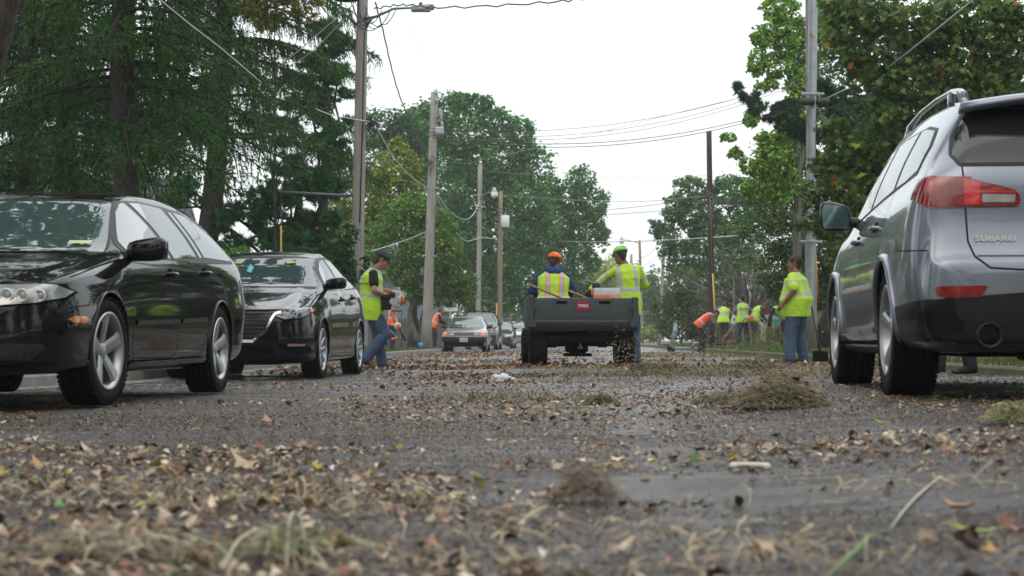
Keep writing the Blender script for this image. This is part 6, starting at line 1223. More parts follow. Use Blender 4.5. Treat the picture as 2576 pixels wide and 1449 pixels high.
def mound(label, u, v, D, rx, ry, h, n, ln, w, c1, c2, leaves=40):
    c = at(u, v, D); gz0 = ground_z(c.x, D); a = rng.uniform(0, 2 * math.pi, n); r = rng.random(n) ** .5; P = np.column_stack([c.x + rx * r * np.cos(a), D + ry * r * np.sin(a)]); H_ = h * np.clip(1 - r ** 1.7, 0, 1) * (1 + .3 * np.sin(a * 3)); zs = gz0 + H_ * rng.random(n) ** .45
    root = thing("grass_clump", label, "grass clump", (0, 0, 0), 0, "heaps of dead grass on the road"); o = hay("strands", P, ln, w, c1, c2, h=ln * .18, curv=2.4, zs=zs, stuff=False); o.parent = root
    if leaves:
        a = rng.uniform(0, 2 * math.pi, leaves); r = rng.random(leaves) ** .5; P = np.column_stack([c.x + rx * r * np.cos(a), D + ry * r * np.sin(a)]); l = litter("leaves", P, ln * .22, BRN, 'oval', .35, stuff=False, zoff=0); co = np.empty(len(l.data.vertices) * 3, dtype=np.float32); l.data.vertices.foreach_get("co", co); co = co.reshape(leaves, -1, 3); co[:, :, 2] += (h * np.clip(1 - r ** 1.7, 0, 1))[:, None]; l.data.vertices.foreach_set("co", co.ravel()); l.parent = root
    return root
mound("big heap of dead grass on the road left of the SUV's front wheel", 1965, 1010, 9.3, .24, .22, .16, 2400, .15, .0018, (.12, .105, .055), (.34, .29, .17), 70)
mound("low tail of dead grass trailing left of the big heap", 1840, 1018, 10.2, .22, .14, .06, 700, .12, .002, *HG, 20)
mound("brown tangled tuft of roots in the foreground right of the middle", 1475, 1230, 4.5, .08, .07, .10, 700, .085, .0010, (.12, .075, .045), (.34, .24, .14), 14)
mound("green grass tuft on the road left of the big heap", 1512, 1020, 11.3, .10, .08, .07, 420, .09, .002, (.07, .11, .03), (.22, .22, .09), 5)
mound("dead grass heap beyond the big one, under the shouting man's feet", 1905, 940, 21.5, .55, .4, .16, 1500, .22, .005, *HG, 60)
mound("dead grass heap on the road right behind the cart's right wheel", 1660, 945, 20.2, .5, .35, .13, 1200, .2, .005, *HG, 60)
mound("flat dry tuft on the asphalt below the dark hatchback", 640, 966, 17.6, .17, .05, .03, 160, .09, .002, (.10, .12, .04), (.24, .22, .09), 0)
mound("pale bent straw tuft at the bottom left corner", 330, 1420, 3.35, .16, .10, .05, 120, .20, .0024, (.30, .25, .15), (.52, .46, .32), 10)
mound("green and straw tuft at the bottom edge left of the middle", 700, 1430, 3.3, .16, .09, .045, 90, .18, .0026, (.16, .19, .06), (.45, .42, .25), 10)
mound("weedy clump at the right edge in front of the grey SUV", 2550, 1120, 6.9, .12, .12, .07, 420, .11, .0018, (.12, .15, .05), (.34, .34, .14), 8)
P = scatter(4200, 2.9, 14, fl, fr, .8); hay("twigs_and_straw", P, .07, .0016, (.10, .075, .05), (.50, .42, .30), h=.012, curv=.6)
def strand(label, pts, w, mat):
    Q = [at(u, v, (H - z) * F / (v - V0)) for u, v, z in pts]; Q = [Vector(q) for q in crom([tuple(q) for q in Q], 5)]; n = len(Q); tag(MB().tube(Q, [w * (1 - .75 * abs(2 * i / (n - 1) - 1) ** 2) for i in range(n)], n=6, flat=.35).build("straw", mat), label, "straw")
strand("long green grass blade lying out of focus at the bottom right", [(2060, 1470, .02), (2130, 1405, .035), (2190, 1350, .04), (2240, 1330, .02)], .006, GRB := pmat("fresh grass blade", (.12, .22, .06), .5, transl=.2))
strand("long pale straw running up right from the green blade", [(2235, 1335, .02), (2300, 1255, .03), (2380, 1190, .035), (2480, 1125, .015)], .0045, STB := pmat("pale straw", (.42, .37, .26), .6))
strand("bent pale straw arch at the bottom left of the middle", [(560, 1425, .01), (610, 1350, .05), (700, 1325, .06), (760, 1380, .02)], .005, STB)
strand("upright bent straw at the bottom edge left of the middle", [(720, 1449, .0), (730, 1300, .07), (760, 1310, .06), (770, 1440, .0)], .004, STB)
# single pieces one can point at
def piece(name, label, cat, u, v, sz, col, shape='oval', tilt=(0, 0), rz=0, group=None, curl=.5, z=.006):
    D = (H - .0) * F / (v - V0); p = at(u, v, D); gz_ = ground_z(p.x, p.y); D = (H - gz_) * F / (v - V0); p = at(u, v, D); s = SHAPES[shape]; sx, sy = sz; vs = []; fs = []; rings = 4; k = len(s)
    for r in range(rings + 1):
        q = r / rings
        for x, y in s: vs.append((x * sx * q, y * sy * q, curl * sy * ((y * q) ** 2 * 1.2 - abs(x * q) * .5) + .012 * sy * math.sin(9 * x * q + 5 * y)))
    for r in range(rings):
        for j in range(k): fs.append([r * k + j, r * k + (j + 1) % k, (r + 1) * k + (j + 1) % k, (r + 1) * k + j])
    vs += [(x, y, z_ - .0012) for x, y, z_ in vs[-k:]]; m = MB().add(vs, fs, 0, True); o = m.build(name, col); o.rotation_euler = (tilt[0], tilt[1], rz); o.location = (p.x, p.y, gz_ + z + .02 * abs(curl) * sy); return tag(o, label, cat, group)
YG = pmat("yellow green leaf", (.38, .42, .04), .5, col2=(.18, .28, .02), vs=30, transl=.2); OC = pmat("ochre leaf", (.42, .24, .04), .55, col2=(.28, .15, .04), vs=40); PK = pmat("pinkish brown leaf", (.42, .24, .17), .6, col2=(.28, .14, .09), vs=30); PALE = pmat("pale tan leaf", (.50, .40, .28), .6, col2=(.36, .26, .16), vs=30); GR = pmat("green leaf", (.07, .20, .03), .5, col2=(.12, .26, .05), vs=30)
piece("fallen_leaf", "long yellow green leaf lying alone at the lower right", "leaf", 2435, 1352, (.035, .145), YG, 'oval', (.12, .2), R(82), curl=.35, z=.018)
piece("fallen_leaf", "yellow and brown curled leaf above the long yellow green one", "leaf", 2400, 1290, (.05, .10), OC, 'oval', (.2, .3), R(70), curl=.6, z=.02)
piece("fallen_leaf", "pink brown leaf upright on the bare asphalt left of the middle", "leaf", 677, 1072, (.07, .10), PK, 'lobed', (.30, .1), R(40), curl=.5, z=.03)
piece("fallen_leaf", "crumpled tan leaf heap left of the middle in the foreground", "leaf", 620, 1180, (.08, .12), PALE, 'lobed', (.2, -.2), R(70), curl=.7, z=.025)
piece("fallen_leaf", "orange tan leaf standing near the left edge", "leaf", 105, 1190, (.07, .10), OC, 'lobed', (.25, .2), R(60), curl=.4, z=.03)
piece("fallen_leaf", "ochre leaf at the bottom right corner", "leaf", 2505, 1412, (.05, .06), OC, 'lobed', (.2, .2), R(20), curl=.5, z=.02)
piece("fallen_leaf", "bright green torn leaf bit near the lower left", "leaf", 150, 1290, (.03, .05), GR, 'oval', (.3, .2), R(20), curl=.5, z=.02)
piece("fallen_leaf", "slim yellow green leaf on bare asphalt below the SUV's wheel", "leaf", 2215, 1068, (.03, .10), YG, 'oval', (.2, .2), R(75), curl=.4, z=.012)
piece("fallen_leaf", "pale pointed leaf lying right of the brown root tuft", "leaf", 1560, 1392, (.035, .07), PALE, 'oval', (.2, .2), R(-50), curl=.5, z=.015)
def stone(name, label, cat, u, v, r, mat, flat=.8, group=None):
    D = H * F / (v - V0); p = at(u, v, D); D = (H - ground_z(p.x, p.y)) * F / (v - V0); p = at(u, v, D); bm = bmesh.new(); bmesh.ops.create_icosphere(bm, subdivisions=3, radius=r)
    for q in bm.verts: k = 1 + .10 * math.sin(q.co.x / r * 3 + 1) * math.sin(q.co.y / r * 4) + .07 * math.sin(q.co.z / r * 7 + q.co.x / r * 5); q.co = Vector((q.co.x * k, q.co.y * k, q.co.z * k * flat))
    o = MB().bm(bm, 0, True).build(name, mat); o.location = (p.x, p.y, ground_z(p.x, p.y) + r * flat * .9); return tag(o, label, cat, group)
NUT = pmat("rotten walnut husk", (.02, .016, .013), .8, bump=.8, bs=150, col2=(.05, .035, .02), vs=40); NUTG = pmat("green walnut husk", (.16, .17, .03), .7, col2=(.03, .03, .012), vs=20); WPL = pmat("white litter", (.70, .70, .68), .5)
stone("walnut", "black rotten walnut near the left edge below the estate car", "walnut", 82, 1058, .021, NUT); stone("walnut", "black walnut on the asphalt right of the estate car's rear wheel", "walnut", 556, 1016, .020, NUT, .8)
stone("walnut", "half green walnut on the asphalt between hatchback and middle", "walnut", 726, 1018, .020, NUTG); stone("walnut", "small dark walnut below the hatchback's rear wheel", "walnut", 962, 976, .022, NUT); stone("walnut", "tiny dark walnut further right below the walking man", "walnut", 1020, 966, .020, NUT); stone("walnut", "blurred black walnut in the near foreground at the middle", "walnut", 1282, 1350, .019, NUT); stone("pebble", "round pale pebble near the left edge", "pebble", 70, 1118, .016, PALE)
b = MB(); b.tube([(-.045, 0, 0), (-.03, 0, .004), (.03, 0, .004), (.05, 0, 0)], [.012, .0075, .008, .013], n=10); b.ball((-.048, .007, 0), .010).ball((-.048, -.007, 0), .010).ball((.052, .008, 0), .011).ball((.052, -.008, 0), .011)
o = b.build("bone", pmat("bleached bone", (.60, .57, .50), .6)); D = H * F / (1180 - V0); D = (H - ground_z(at(1885, 1180, D).x, D)) * F / (1184 - V0); c = at(1885, 1184, D); o.location = (c.x, c.y, ground_z(c.x, c.y) + .014); o.rotation_euler = (0, .03, .1); tag(o, "bleached white bone lying among leaves right of the middle", "bone")
bm = bmesh.new(); bmesh.ops.create_icosphere(bm, subdivisions=3, radius=1)
for q in bm.verts: k = 1 + .25 * math.sin(q.co.x * 7 + q.co.y * 3) + .2 * math.sin(q.co.y * 9 + q.co.z * 6); q.co = Vector((q.co.x * .11 * k, q.co.y * .07 * k, max(q.co.z, -.3) * .05 * k))
o = MB().bm(bm, 0, True).build("plastic_bag", pmat("white plastic film", (.62, .64, .66), .35)); D = (H) * F / (955 - V0); c = at(1262, 955, D); o.location = (c.x, c.y, ground_z(c.x, c.y) + .02); tag(o, "crumpled white plastic bag on the road in front of the cart's left wheel", "bag")
# chips thrown up by the cart's right wheel
n = 260; c = at(1563, 880, 27.6); P = np.column_stack([rng.normal(c.x + .05, .17, n), rng.normal(27.5, .25, n), np.abs(rng.normal(.0, .26, n)) + .02]); co, fa = leaf_polys(P, .026, 'diamond', 0, .3); C = leaf_cols(rng.normal(0, 1, n), (.16, .12, .06), (.50, .42, .28))
tag(np_mesh("flying_chips", co, fa, [LITTER], col=np.repeat(C, 4, axis=0)), None, None, None, "stuff")
n = 500; P = np.column_stack([rng.uniform(at(1620, 0, 45).x, at(2050, 0, 45).x, n), rng.uniform(38, 56, n), np.abs(rng.normal(.1, .3, n)) + .1]); co, fa = leaf_polys(P, .04, 'diamond', 0, .3); C = leaf_cols(rng.normal(0, 1, n), (.2, .16, .09), (.50, .42, .28))
tag(np_mesh("flying_clippings", co, fa, [LITTER], col=np.repeat(C, 4, axis=0)), None, None, None, "stuff")
# ------------------------------------------------------------------ poles, lamps, wires
POLEW = pmat("weathered pole wood", (.34, .325, .30), .85, col2=(.18, .17, .155), vs=3, stretch=(9, 9, .5), bump=.7, bs=8, spread=.2); POLET = pmat("tan pole wood", (.30, .21, .14), .85, col2=(.17, .13, .10), vs=3, stretch=(9, 9, .5), bump=.5, bs=8); POLED = pmat("creosoted pole wood", (.055, .038, .032), .85, col2=(.028, .02, .018), vs=3, stretch=(9, 9, .6), bump=.5, bs=8)
LAMPM = pmat("grey lamp housing", (.42, .44, .45), .5, col2=(.30, .32, .33), vs=9); PORC = pmat("porcelain", (.62, .64, .65), .25); WIREB = pmat("black cable", (.015, .015, .016), .5); WIREG = pmat("grey wire", (.22, .23, .23), .4, .4); WIREW = pmat("pale aluminium wire", (.55, .57, .58), .35, .6); YEL = pmat("yellow guard plastic", (.55, .36, .04), .45); ARM = pmat("steel arm", (.12, .14, .16), .45, .5)
def upole(label, D, ub, vb_, ut, vt, r0, r1, mat, ground=True, bands=()):
    b = at(ub, vb_, D); t = at(ut, vt, D); gz_ = ground_z(b.x, D) - .05; k = (gz_ - b.z) / (t.z - b.z); b = b + (t - b) * k
    root = thing("utility_pole", label, "utility pole", b, 0, "poles along the street"); n = 9
    MB().tube([(t - b) * (i / n) for i in range(n + 1)], [r0 + (r1 - r0) * i / n for i in range(n + 1)], n=20).build("pole", mat, root); root['_b'] = 0; del root['_b']; return root, b, t
def loc(root, p): return Vector(p) - Vector(root.location)
def insul(root, p, r=.05, h=.10, name="insulator"):
    o = MB().lathe([(0, h), (r * .5, h), (r * .6, h * .7), (r, h * .6), (r, h * .5), (r * .6, h * .4), (r * .9, h * .3), (r * .4, 0), (0, 0)], tuple(p), 'z', n=14).build(name, PORC, root); return o
def straps(root, b, t, vs, D, w):
    for v in vs:
        z = H - (v - V0) * D / F; k = (z - b.z) / (t.z - b.z); p = loc(root, b + (t - b) * k); MB().box((p.x, p.y - .10, p.z), (w, .05, .05), bev=.006).build("bracket", M['steel'], root)
p1, b1, t1 = upole("nearest wooden utility pole with street lamp arm, thick and grey, left of the gap", 45, 898, 720, 915, -160, .165, .125, POLEW)
m = MB(); m.tube([loc(p1, at(918, 48, 44.9)), loc(p1, at(945, 42, 44.8)), loc(p1, at(990, 22, 44.7)), loc(p1, at(1030, 20, 44.7)), loc(p1, at(1045, 21, 44.7))], [.045, .035, .03, .026, .026], n=10); m.tube([loc(p1, at(921, 72, 44.9)), loc(p1, at(926, 60, 44.9)), loc(p1, at(936, 46, 44.8))], .03); m.build("lamp_arm", ARM, p1)
c = loc(p1, at(1063, 20, 44.7)); lm = MB(); lm.box(tuple(c), (.56, .26, .13), rot=(0, -.10, 0), bev=.04, seg=3).box((c.x - .02, c.y, c.z - .06), (.42, .22, .06), bev=.025); l_ = lm.build("lamp_head", LAMPM, p1); MB().lathe([(0, .11), (.04, .11), (.045, .06), (.04, .03)], (c.x - .04, c.y, c.z + .02), 'z', n=14).build("photocell", M['trim'], l_)
m = MB(); a = loc(p1, at(889, 493, 45)); b = loc(p1, at(710, 483, 44.6)); m.tube([a, b], .035); m.ball(tuple(b), .05); m.build("guy_arm", ARM, p1)
m = MB(); m.tube([b, loc(p1, at(707, 570, 44.5))], .012); m.build("guy_wire", WIREG, p1); MB().tube([loc(p1, at(707, 568, 44.5)), loc(p1, at(707.5, 760, 44.4))], .021).build("guy_guard", YEL, p1)
m = MB(); m.lathe([(0, .12), (.26, .10), (.30, .0), (.28, -.04), (0, -.04)], tuple(loc(p1, at(872, -3, 44.8))), 'z', n=24); m.build("transformer_can", M['trim'], p1)
m = MB()
for k, (u0_, v0_, u1_, v1_, sg) in enumerate([(905, 40, 960, 28, 26), (890, 20, 930, 45, 30), (900, 25, 985, 20, 50), (880, 35, 905, 55, 14), (888, 12, 925, 20, 40), (893, 55, 960, 60, 20), (918, 15, 958, 62, 22), (960, 62, 998, 18, 14)]):
    pts = [loc(p1, at(u0_ + (u1_ - u0_) * t, v0_ + (v1_ - v0_) * t + 4 * sg * t * (1 - t), 44.75)) for t in np.linspace(0, 1, 9)]; m.tube(pts, .012, n=5)
m.build("cable_loops", WIREB, p1); m = MB()
for k in range(9):
    cc = at(928 + rng.uniform(-6, 14), 310 + rng.uniform(0, 22), 44.75); rr = rng.uniform(.05, .2); pts = [loc(p1, cc + Vector((math.cos(t) * rr * .6, -.05 * math.sin(t * 2), math.sin(t) * rr))) for t in np.linspace(0, 2 * math.pi, 12)]; m.tube(pts, .008, n=5)
m.build("cable_coils", WIREB, p1)
MB().tube([loc(p1, at(917, 80, 44.84)), loc(p1, at(912, 320, 44.84)), loc(p1, at(905, 560, 44.84))], .014).build("ground_wire", M['trim'], p1)
p2, b2, t2 = upole("second wooden utility pole, standing on the left grass beside the silver car", 67, 1073, 882, 1093, 232, .185, .13, POLEW)
straps(p2, b2, t2, (474, 645), 67, .55); insul(p2, loc(p2, at(1097, 236, 66.9)), .10, .20); m = MB(); m.tube([loc(p2, at(1097, 240, 66.9)), loc(p2, at(1097, 262, 66.85))], .03)
for uu, vv, hh in ((1110, 300, .4), (1112, 325, .35), (1106, 290, .3)): m.tube([loc(p2, at(1094, vv + 10, 66.9)), loc(p2, at(uu, vv, 66.8))], .02); m.lathe([(0, 0)] + [(.06 if i % 2 else .035, i * .045) for i in range(int(hh / .045))] + [(0, hh)], tuple(loc(p2, at(uu, vv + 2, 66.8))), 'z', n=12)
m.build("hardware", M['steel'], p2); m = MB(); m.box(tuple(loc(p2, at(1106, 330, 66.8))), (.30, .25, .30), bev=.05); m.build("regulator", LAMPM, p2)
m = MB()
for k in range(5): cc = at(1080 + rng.uniform(-4, 8), 400 + k * 8, 66.8); rr = rng.uniform(.08, .2); m.tube([loc(p2, cc + Vector((math.cos(t) * rr * .6, 0, math.sin(t) * rr))) for t in np.linspace(0, 2 * math.pi, 10)], .010, n=5)
m.build("cable_coils", WIREB, p2)
p3, b3, t3 = upole("third wooden utility pole with a round street lamp, behind the dark SUV with roof rack", 97, 1203, 800, 1208, 413, .135, .11, POLEW)
m = MB(); m.tube([loc(p3, at(1209, 503, 96.9)), loc(p3, at(1216, 490, 96.8)), loc(p3, at(1228, 485, 96.8)), loc(p3, at(1240, 487, 96.8))], .035); m.build("lamp_arm", ARM, p3)
def roundlamp(root, u, v, D, s=1.0):
    c = loc(root, at(u, v, D)); MB().lathe([(0, .22 * s), (.07 * s, .22 * s), (.09 * s, .10 * s), (.14 * s, .04 * s), (.13 * s, 0)], tuple(c), 'z', n=16).build("lamp_head", LAMPM, root); MB().lathe([(.125 * s, 0), (.16 * s, -.02 * s), (.15 * s, -.16 * s), (.10 * s, -.24 * s), (0, -.26 * s)], tuple(c), 'z', n=16).build("lamp_glass", pmat("lamp glass", (.6, .62, .6), .25), root)
roundlamp(p3, 1243.5, 484, 96.8, 1.15); insul(p3, loc(p3, at(1209, 412, 96.9)), .09, .15)
p4, b4, t4 = upole("tan wooden pole carrying a pale transformer can", 106, 1258, 800, 1260, 481, .13, .105, POLET)
c = loc(p4, at(1271, 558, 105.7)); MB().lathe([(0, .36), (.20, .36), (.235, .32), (.235, -.28), (.20, -.32), (0, -.32)], tuple(c), 'z', n=24).build("transformer_can", PORC, p4); MB().lathe([(0, .2), (.04, .2), (.05, .1), (.03, 0)], (c.x, c.y, c.z + .34), 'z', n=10).build("bushing", M['steel'], p4)
MB().tube([loc(p4, at(1255, 590, 105.8)), loc(p4, at(1250, 765, 105.5))], .014).build("guy_wire", WIREG, p4); MB().tube([loc(p4, at(1250, 762, 105.5)), loc(p4, at(1247, 830, 105.4))], .032).build("guy_guard", YEL, p4)
p5, b5, t5 = upole("slim far wooden pole with a flat street lamp, fifth of the left row", 131, 1283.5, 800, 1288, 602, .115, .095, POLEW)
m = MB(); m.tube([loc(p5, at(1290, 637, 130.8)), loc(p5, at(1305, 631, 130.7)), loc(p5, at(1316, 628, 130.7))], .03); m.build("lamp_arm", ARM, p5); c = loc(p5, at(1324, 628.5, 130.7)); MB().box(tuple(c), (.42, .24, .13), bev=.04).build("lamp_head", PORC, p5)
q1, c1_, d1_ = upole("thin pale far pole with a lamp pointing left, beside the man in the green cap", 152, 1616, 858, 1609, 604, .12, .10, POLET)
m = MB(); m.tube([loc(q1, at(1608, 612, 151.8)), loc(q1, at(1592, 607, 151.6)), loc(q1, at(1566, 603, 151.5))], .03); m.build("lamp_arm", ARM, q1); roundlamp(q1, 1564, 604, 151.5, 1.25)
q2, c2_, d2_ = upole("wooden pole leaning right in the far right row", 112, 1658, 858, 1674.5, 545, .11, .09, POLEW); MB().box(tuple(loc(q2, at(1666, 633, 111.7))), (.35, .2, .22), bev=.05).build("splice_case", WIREB, q2)
q0, c0_, d0_ = upole("short far pole top just left of the thin pale pole", 170, 1588, 858, 1588, 640, .13, .12, POLEW)
q3, c3_, d3_ = upole("dark brown bare pole standing alone right of the sky gap", 70, 1791, 870, 1783.5, 330, .118, .10, POLED)
m = MB()
for k in range(6): cc = at(1787 + rng.uniform(-3, 3), 490 + k * 11, 69.8); rr = rng.uniform(.05, .12); m.tube([loc(q3, cc + Vector((math.cos(t) * rr, -.02, math.sin(t) * rr * .8))) for t in np.linspace(0, 2 * math.pi, 10)], .010, n=5)
m.tube([loc(q3, at(1786, 500, 69.8)), loc(q3, at(1789, 560, 69.8)), loc(q3, at(1791, 700, 69.8))], .012, n=5); m.build("cable_coils", WIREG, q3)
MB().tube([loc(q3, at(1793, 688, 69.6)), loc(q3, at(1801, 848, 69.4))], .028).build("guy_guard", YEL, q3)
q4, c4_, d4_ = upole("wooden pole half hidden behind the tall steel riser pole at the right", 42.6, 2043, 878, 2036, -150, .115, .10, POLEW)
sp, cs, ds = upole("tall galvanised steel pole at the right with black splice cases", 42, 2034, 878, 2048, -150, .105, .098, M['steel'])
for v in (420, 880 - 300): 
    k = (H - (v - V0) * 42 / F - cs.z) / (ds.z - cs.z); p = loc(sp, cs + (ds - cs) * k); MB().lathe([(.10, -.05), (.125, -.05), (.125, .05), (.10, .05)], tuple(p), 'z', n=20, closed=True).build("collar", M['steel'], sp)
for v in (236, 608): MB().box(tuple(loc(sp, at(2041 + (v < 400) * 4 - (v > 400) * 0, v, 41.8))), (.50, .06, .06), bev=.005).build("bracket", M['steel'], sp)
for u in (2032, 2070):
    c = loc(sp, at(u, 256, 41.75)); MB().lathe([(0, -.16), (.07, -.15), (.085, -.10), (.085, .10), (.07, .15), (0, .16)], tuple(c), 'x', n=18).build("splice_case", WIREB, sp)
MB().tube([loc(q4, at(2052, 640, 42.3)), loc(q4, at(2058, 760, 42.3))], .018).build("conduit_tape", pmat("orange tape", (.45, .22, .03), .6), q4)
WG = "overhead wires between the poles"
def wire(label, pts, r, mat, sag=0, n=18, twist=0):
    """pts: (u, v, D) knots; sag in picture rows turned into metres"""
    P = []
    for (a, b) in zip(pts[:-1], pts[1:]):
        for i in range(n):
            t = i / n; D = a[2] + (b[2] - a[2]) * t; u = a[0] + (b[0] - a[0]) * t; v = a[1] + (b[1] - a[1]) * t + sag * 4 * t * (1 - t) / (len(pts) - 1); P.append((u, v, D))
    P.append(pts[-1][:3]); Q = [at(*p) for p in P]
    if twist: Q = [q + Vector((0, 0, .035 * math.sin(i * 2.1))) for i, q in enumerate(Q)]
    return tag(MB().tube(Q, r, n=6).build("overhead_wire", mat), label, "wire", WG)
def wk(label, knots, r, mat, twist=0):                   # smooth curve through picture knots
    K = crom([list(k) for k in knots], 6); Q = [at(*k) for k in K]
    if twist: Q = [q + Vector((0, 0, .03 * math.sin(i * 2.3))) for i, q in enumerate(Q)]
    return tag(MB().tube(Q, r, n=6).build("overhead_wire", mat), label, "wire", WG)
wk("bright service wire slanting down right from the top left through the spruces", [(385, -15, 24), (470, 55, 25), (560, 125, 26), (656, 207, 27)], .010, WIREW)
wk("bright wire entering the big pole's cable coils from the left", [(795, 274, 40), (830, 288, 42), (880, 298, 44), (930, 306, 44.8)], .013, WIREW)
for i, (v0_, u1_, v1_, D1, sg, lb) in enumerate([(303, 2036, 188, 42.5, 74, "uppermost of the bundle from big pole to steel pole"), (307, 2036, 194, 42.5, 84, "second strand of the bundle from big pole to steel pole"), (305, 2034, 200, 42.4, 92, "third strand of the bundle from big pole to steel pole"), (310, 2028, 258, 41.8, 76, "lower heavy strand reaching the steel pole's splice case"), (313, 2028, 264, 41.8, 80, "lowest strand reaching the steel pole's splice case")]):
    wire(lb, [(930, v0_, 44.8), (u1_, v1_, D1)], (.006 if i < 3 else .0085), WIREB, sg, 34)
wk("thin straight wire crossing the bundle towards the right trees", [(1180, 410, 90), (1400, 360, 70), (1700, 285, 55), (1990, 215, 45)], .007, WIREG)
wk("thick twisted black cable from lamp pole out of the top edge", [(940, 22, 44.8), (990, 14, 44.7), (1040, 13, 44.5), (1100, 19, 44), (1250, 14, 43), (1400, 4, 42), (1480, -6, 41), (1600, -30, 41)], .017, WIREB, 1)
wk("twisted dark cable dropping from big pole to second pole", [(944, 6, 45), (963, 75, 48), (984, 167, 52), (1005, 240, 56), (1038, 321, 61), (1072, 396, 66), (1082, 412, 66.8)], .02, WIREB, 1)
wk("hair thin wire from big pole towards the green tree", [(948, -10, 45), (992, 110, 55), (1040, 265, 70)], .005, WIREG)
wk("hair thin wire ending on the second pole's white insulator", [(1008, -5, 46), (1040, 90, 56), (1070, 165, 62), (1096, 232, 66.9)], .005, WIREG)
wk("pale wire from the big pole's coils to the second pole's bracket", [(946, 318, 45), (990, 395, 55), (1030, 440, 62), (1075, 474, 66.8)], .013, WIREW)
wk("wire sagging between second and third pole with a white clamp", [(1092, 476, 67), (1130, 530, 80), (1168, 552, 90), (1190, 540, 94), (1206, 508, 96.8)], .016, WIREW)
wk("lower pale wire sagging between second and third pole", [(1093, 484, 67), (1130, 560, 78), (1165, 602, 88), (1185, 605, 93), (1209, 597, 96.8)], .016, WIREW)
wk("long pale wire from third pole across the sky gap to the right trees", [(1209, 598, 96.8), (1245, 600, 106), (1287, 603, 131), (1450, 608, 115), (1600, 607, 100), (1750, 600, 80), (1902, 590, 70)], .02, WIREW)
wk("thin wire from third pole top over the gap", [(1211, 430, 97), (1400, 443, 92), (1600, 446, 85), (1783, 442, 72)], .008, WIREG)
wk("upper wire from the transformer pole to the dark pole", [(1262, 490, 106), (1400, 501, 95), (1600, 507, 82), (1784, 493, 70)], .012, WIREG)
wk("dark wire from the second pole to the dark pole, upper one", [(1090, 515, 67), (1300, 527, 69), (1520, 528, 70), (1784, 498, 70)], .010, WIREB)
wk("dark wire from the second pole to the dark pole, lower one", [(1090, 520, 67), (1300, 536, 69), (1520, 540, 70), (1784, 520, 70)], .010, WIREB)
wk("black cable rising from the dark pole to the steel pole", [(1790, 533, 70), (1850, 505, 62), (1920, 430, 53), (1999, 305, 43), (2024, 264, 41.8)], .016, WIREB)
wk("service cable rising right from the steel pole's splice case out of the frame", [(2074, 250, 41.7), (2120, 228, 38), (2187, 200, 34), (2270, 142, 29), (2446, 2, 24), (2500, -40, 22)], .012, WIREW)
wk("dark service cable slanting down left from the big pole's head", [(885, 15, 44.7), (830, 60, 42), (770, 112, 40), (705, 165, 38)], .012, WIREB)
wk("second dark service cable left of the big pole's head", [(893, 22, 44.7), (840, 75, 42), (790, 125, 40), (726, 170, 38)], .010, WIREB)
wk("low dark wire behind the estate car to the big pole", [(380, 462, 60), (560, 492, 56), (740, 470, 50), (903, 440, 45)], .008, WIREB)
wk("second low wire behind the pines to the big pole", [(560, 545, 58), (700, 512, 52), (880, 490, 46), (905, 478, 45)], .007, WIREB)
wk("pale wire falling left from the second pole to the man in the dark cap", [(1074, 582, 66.9), (1030, 600, 60), (980, 618, 54), (932, 632, 50)], .010, WIREW)
wk("slack wires at the leaning far right pole", [(1668, 560, 112), (1650, 620, 120), (1632, 640, 135), (1613, 650, 150)], .014, WIREB)
wk("thin wire from the flat lamp pole sagging right behind the driver", [(1290, 668, 130), (1380, 700, 120), (1480, 706, 110), (1600, 680, 100), (1660, 640, 112)], .013, WIREG)
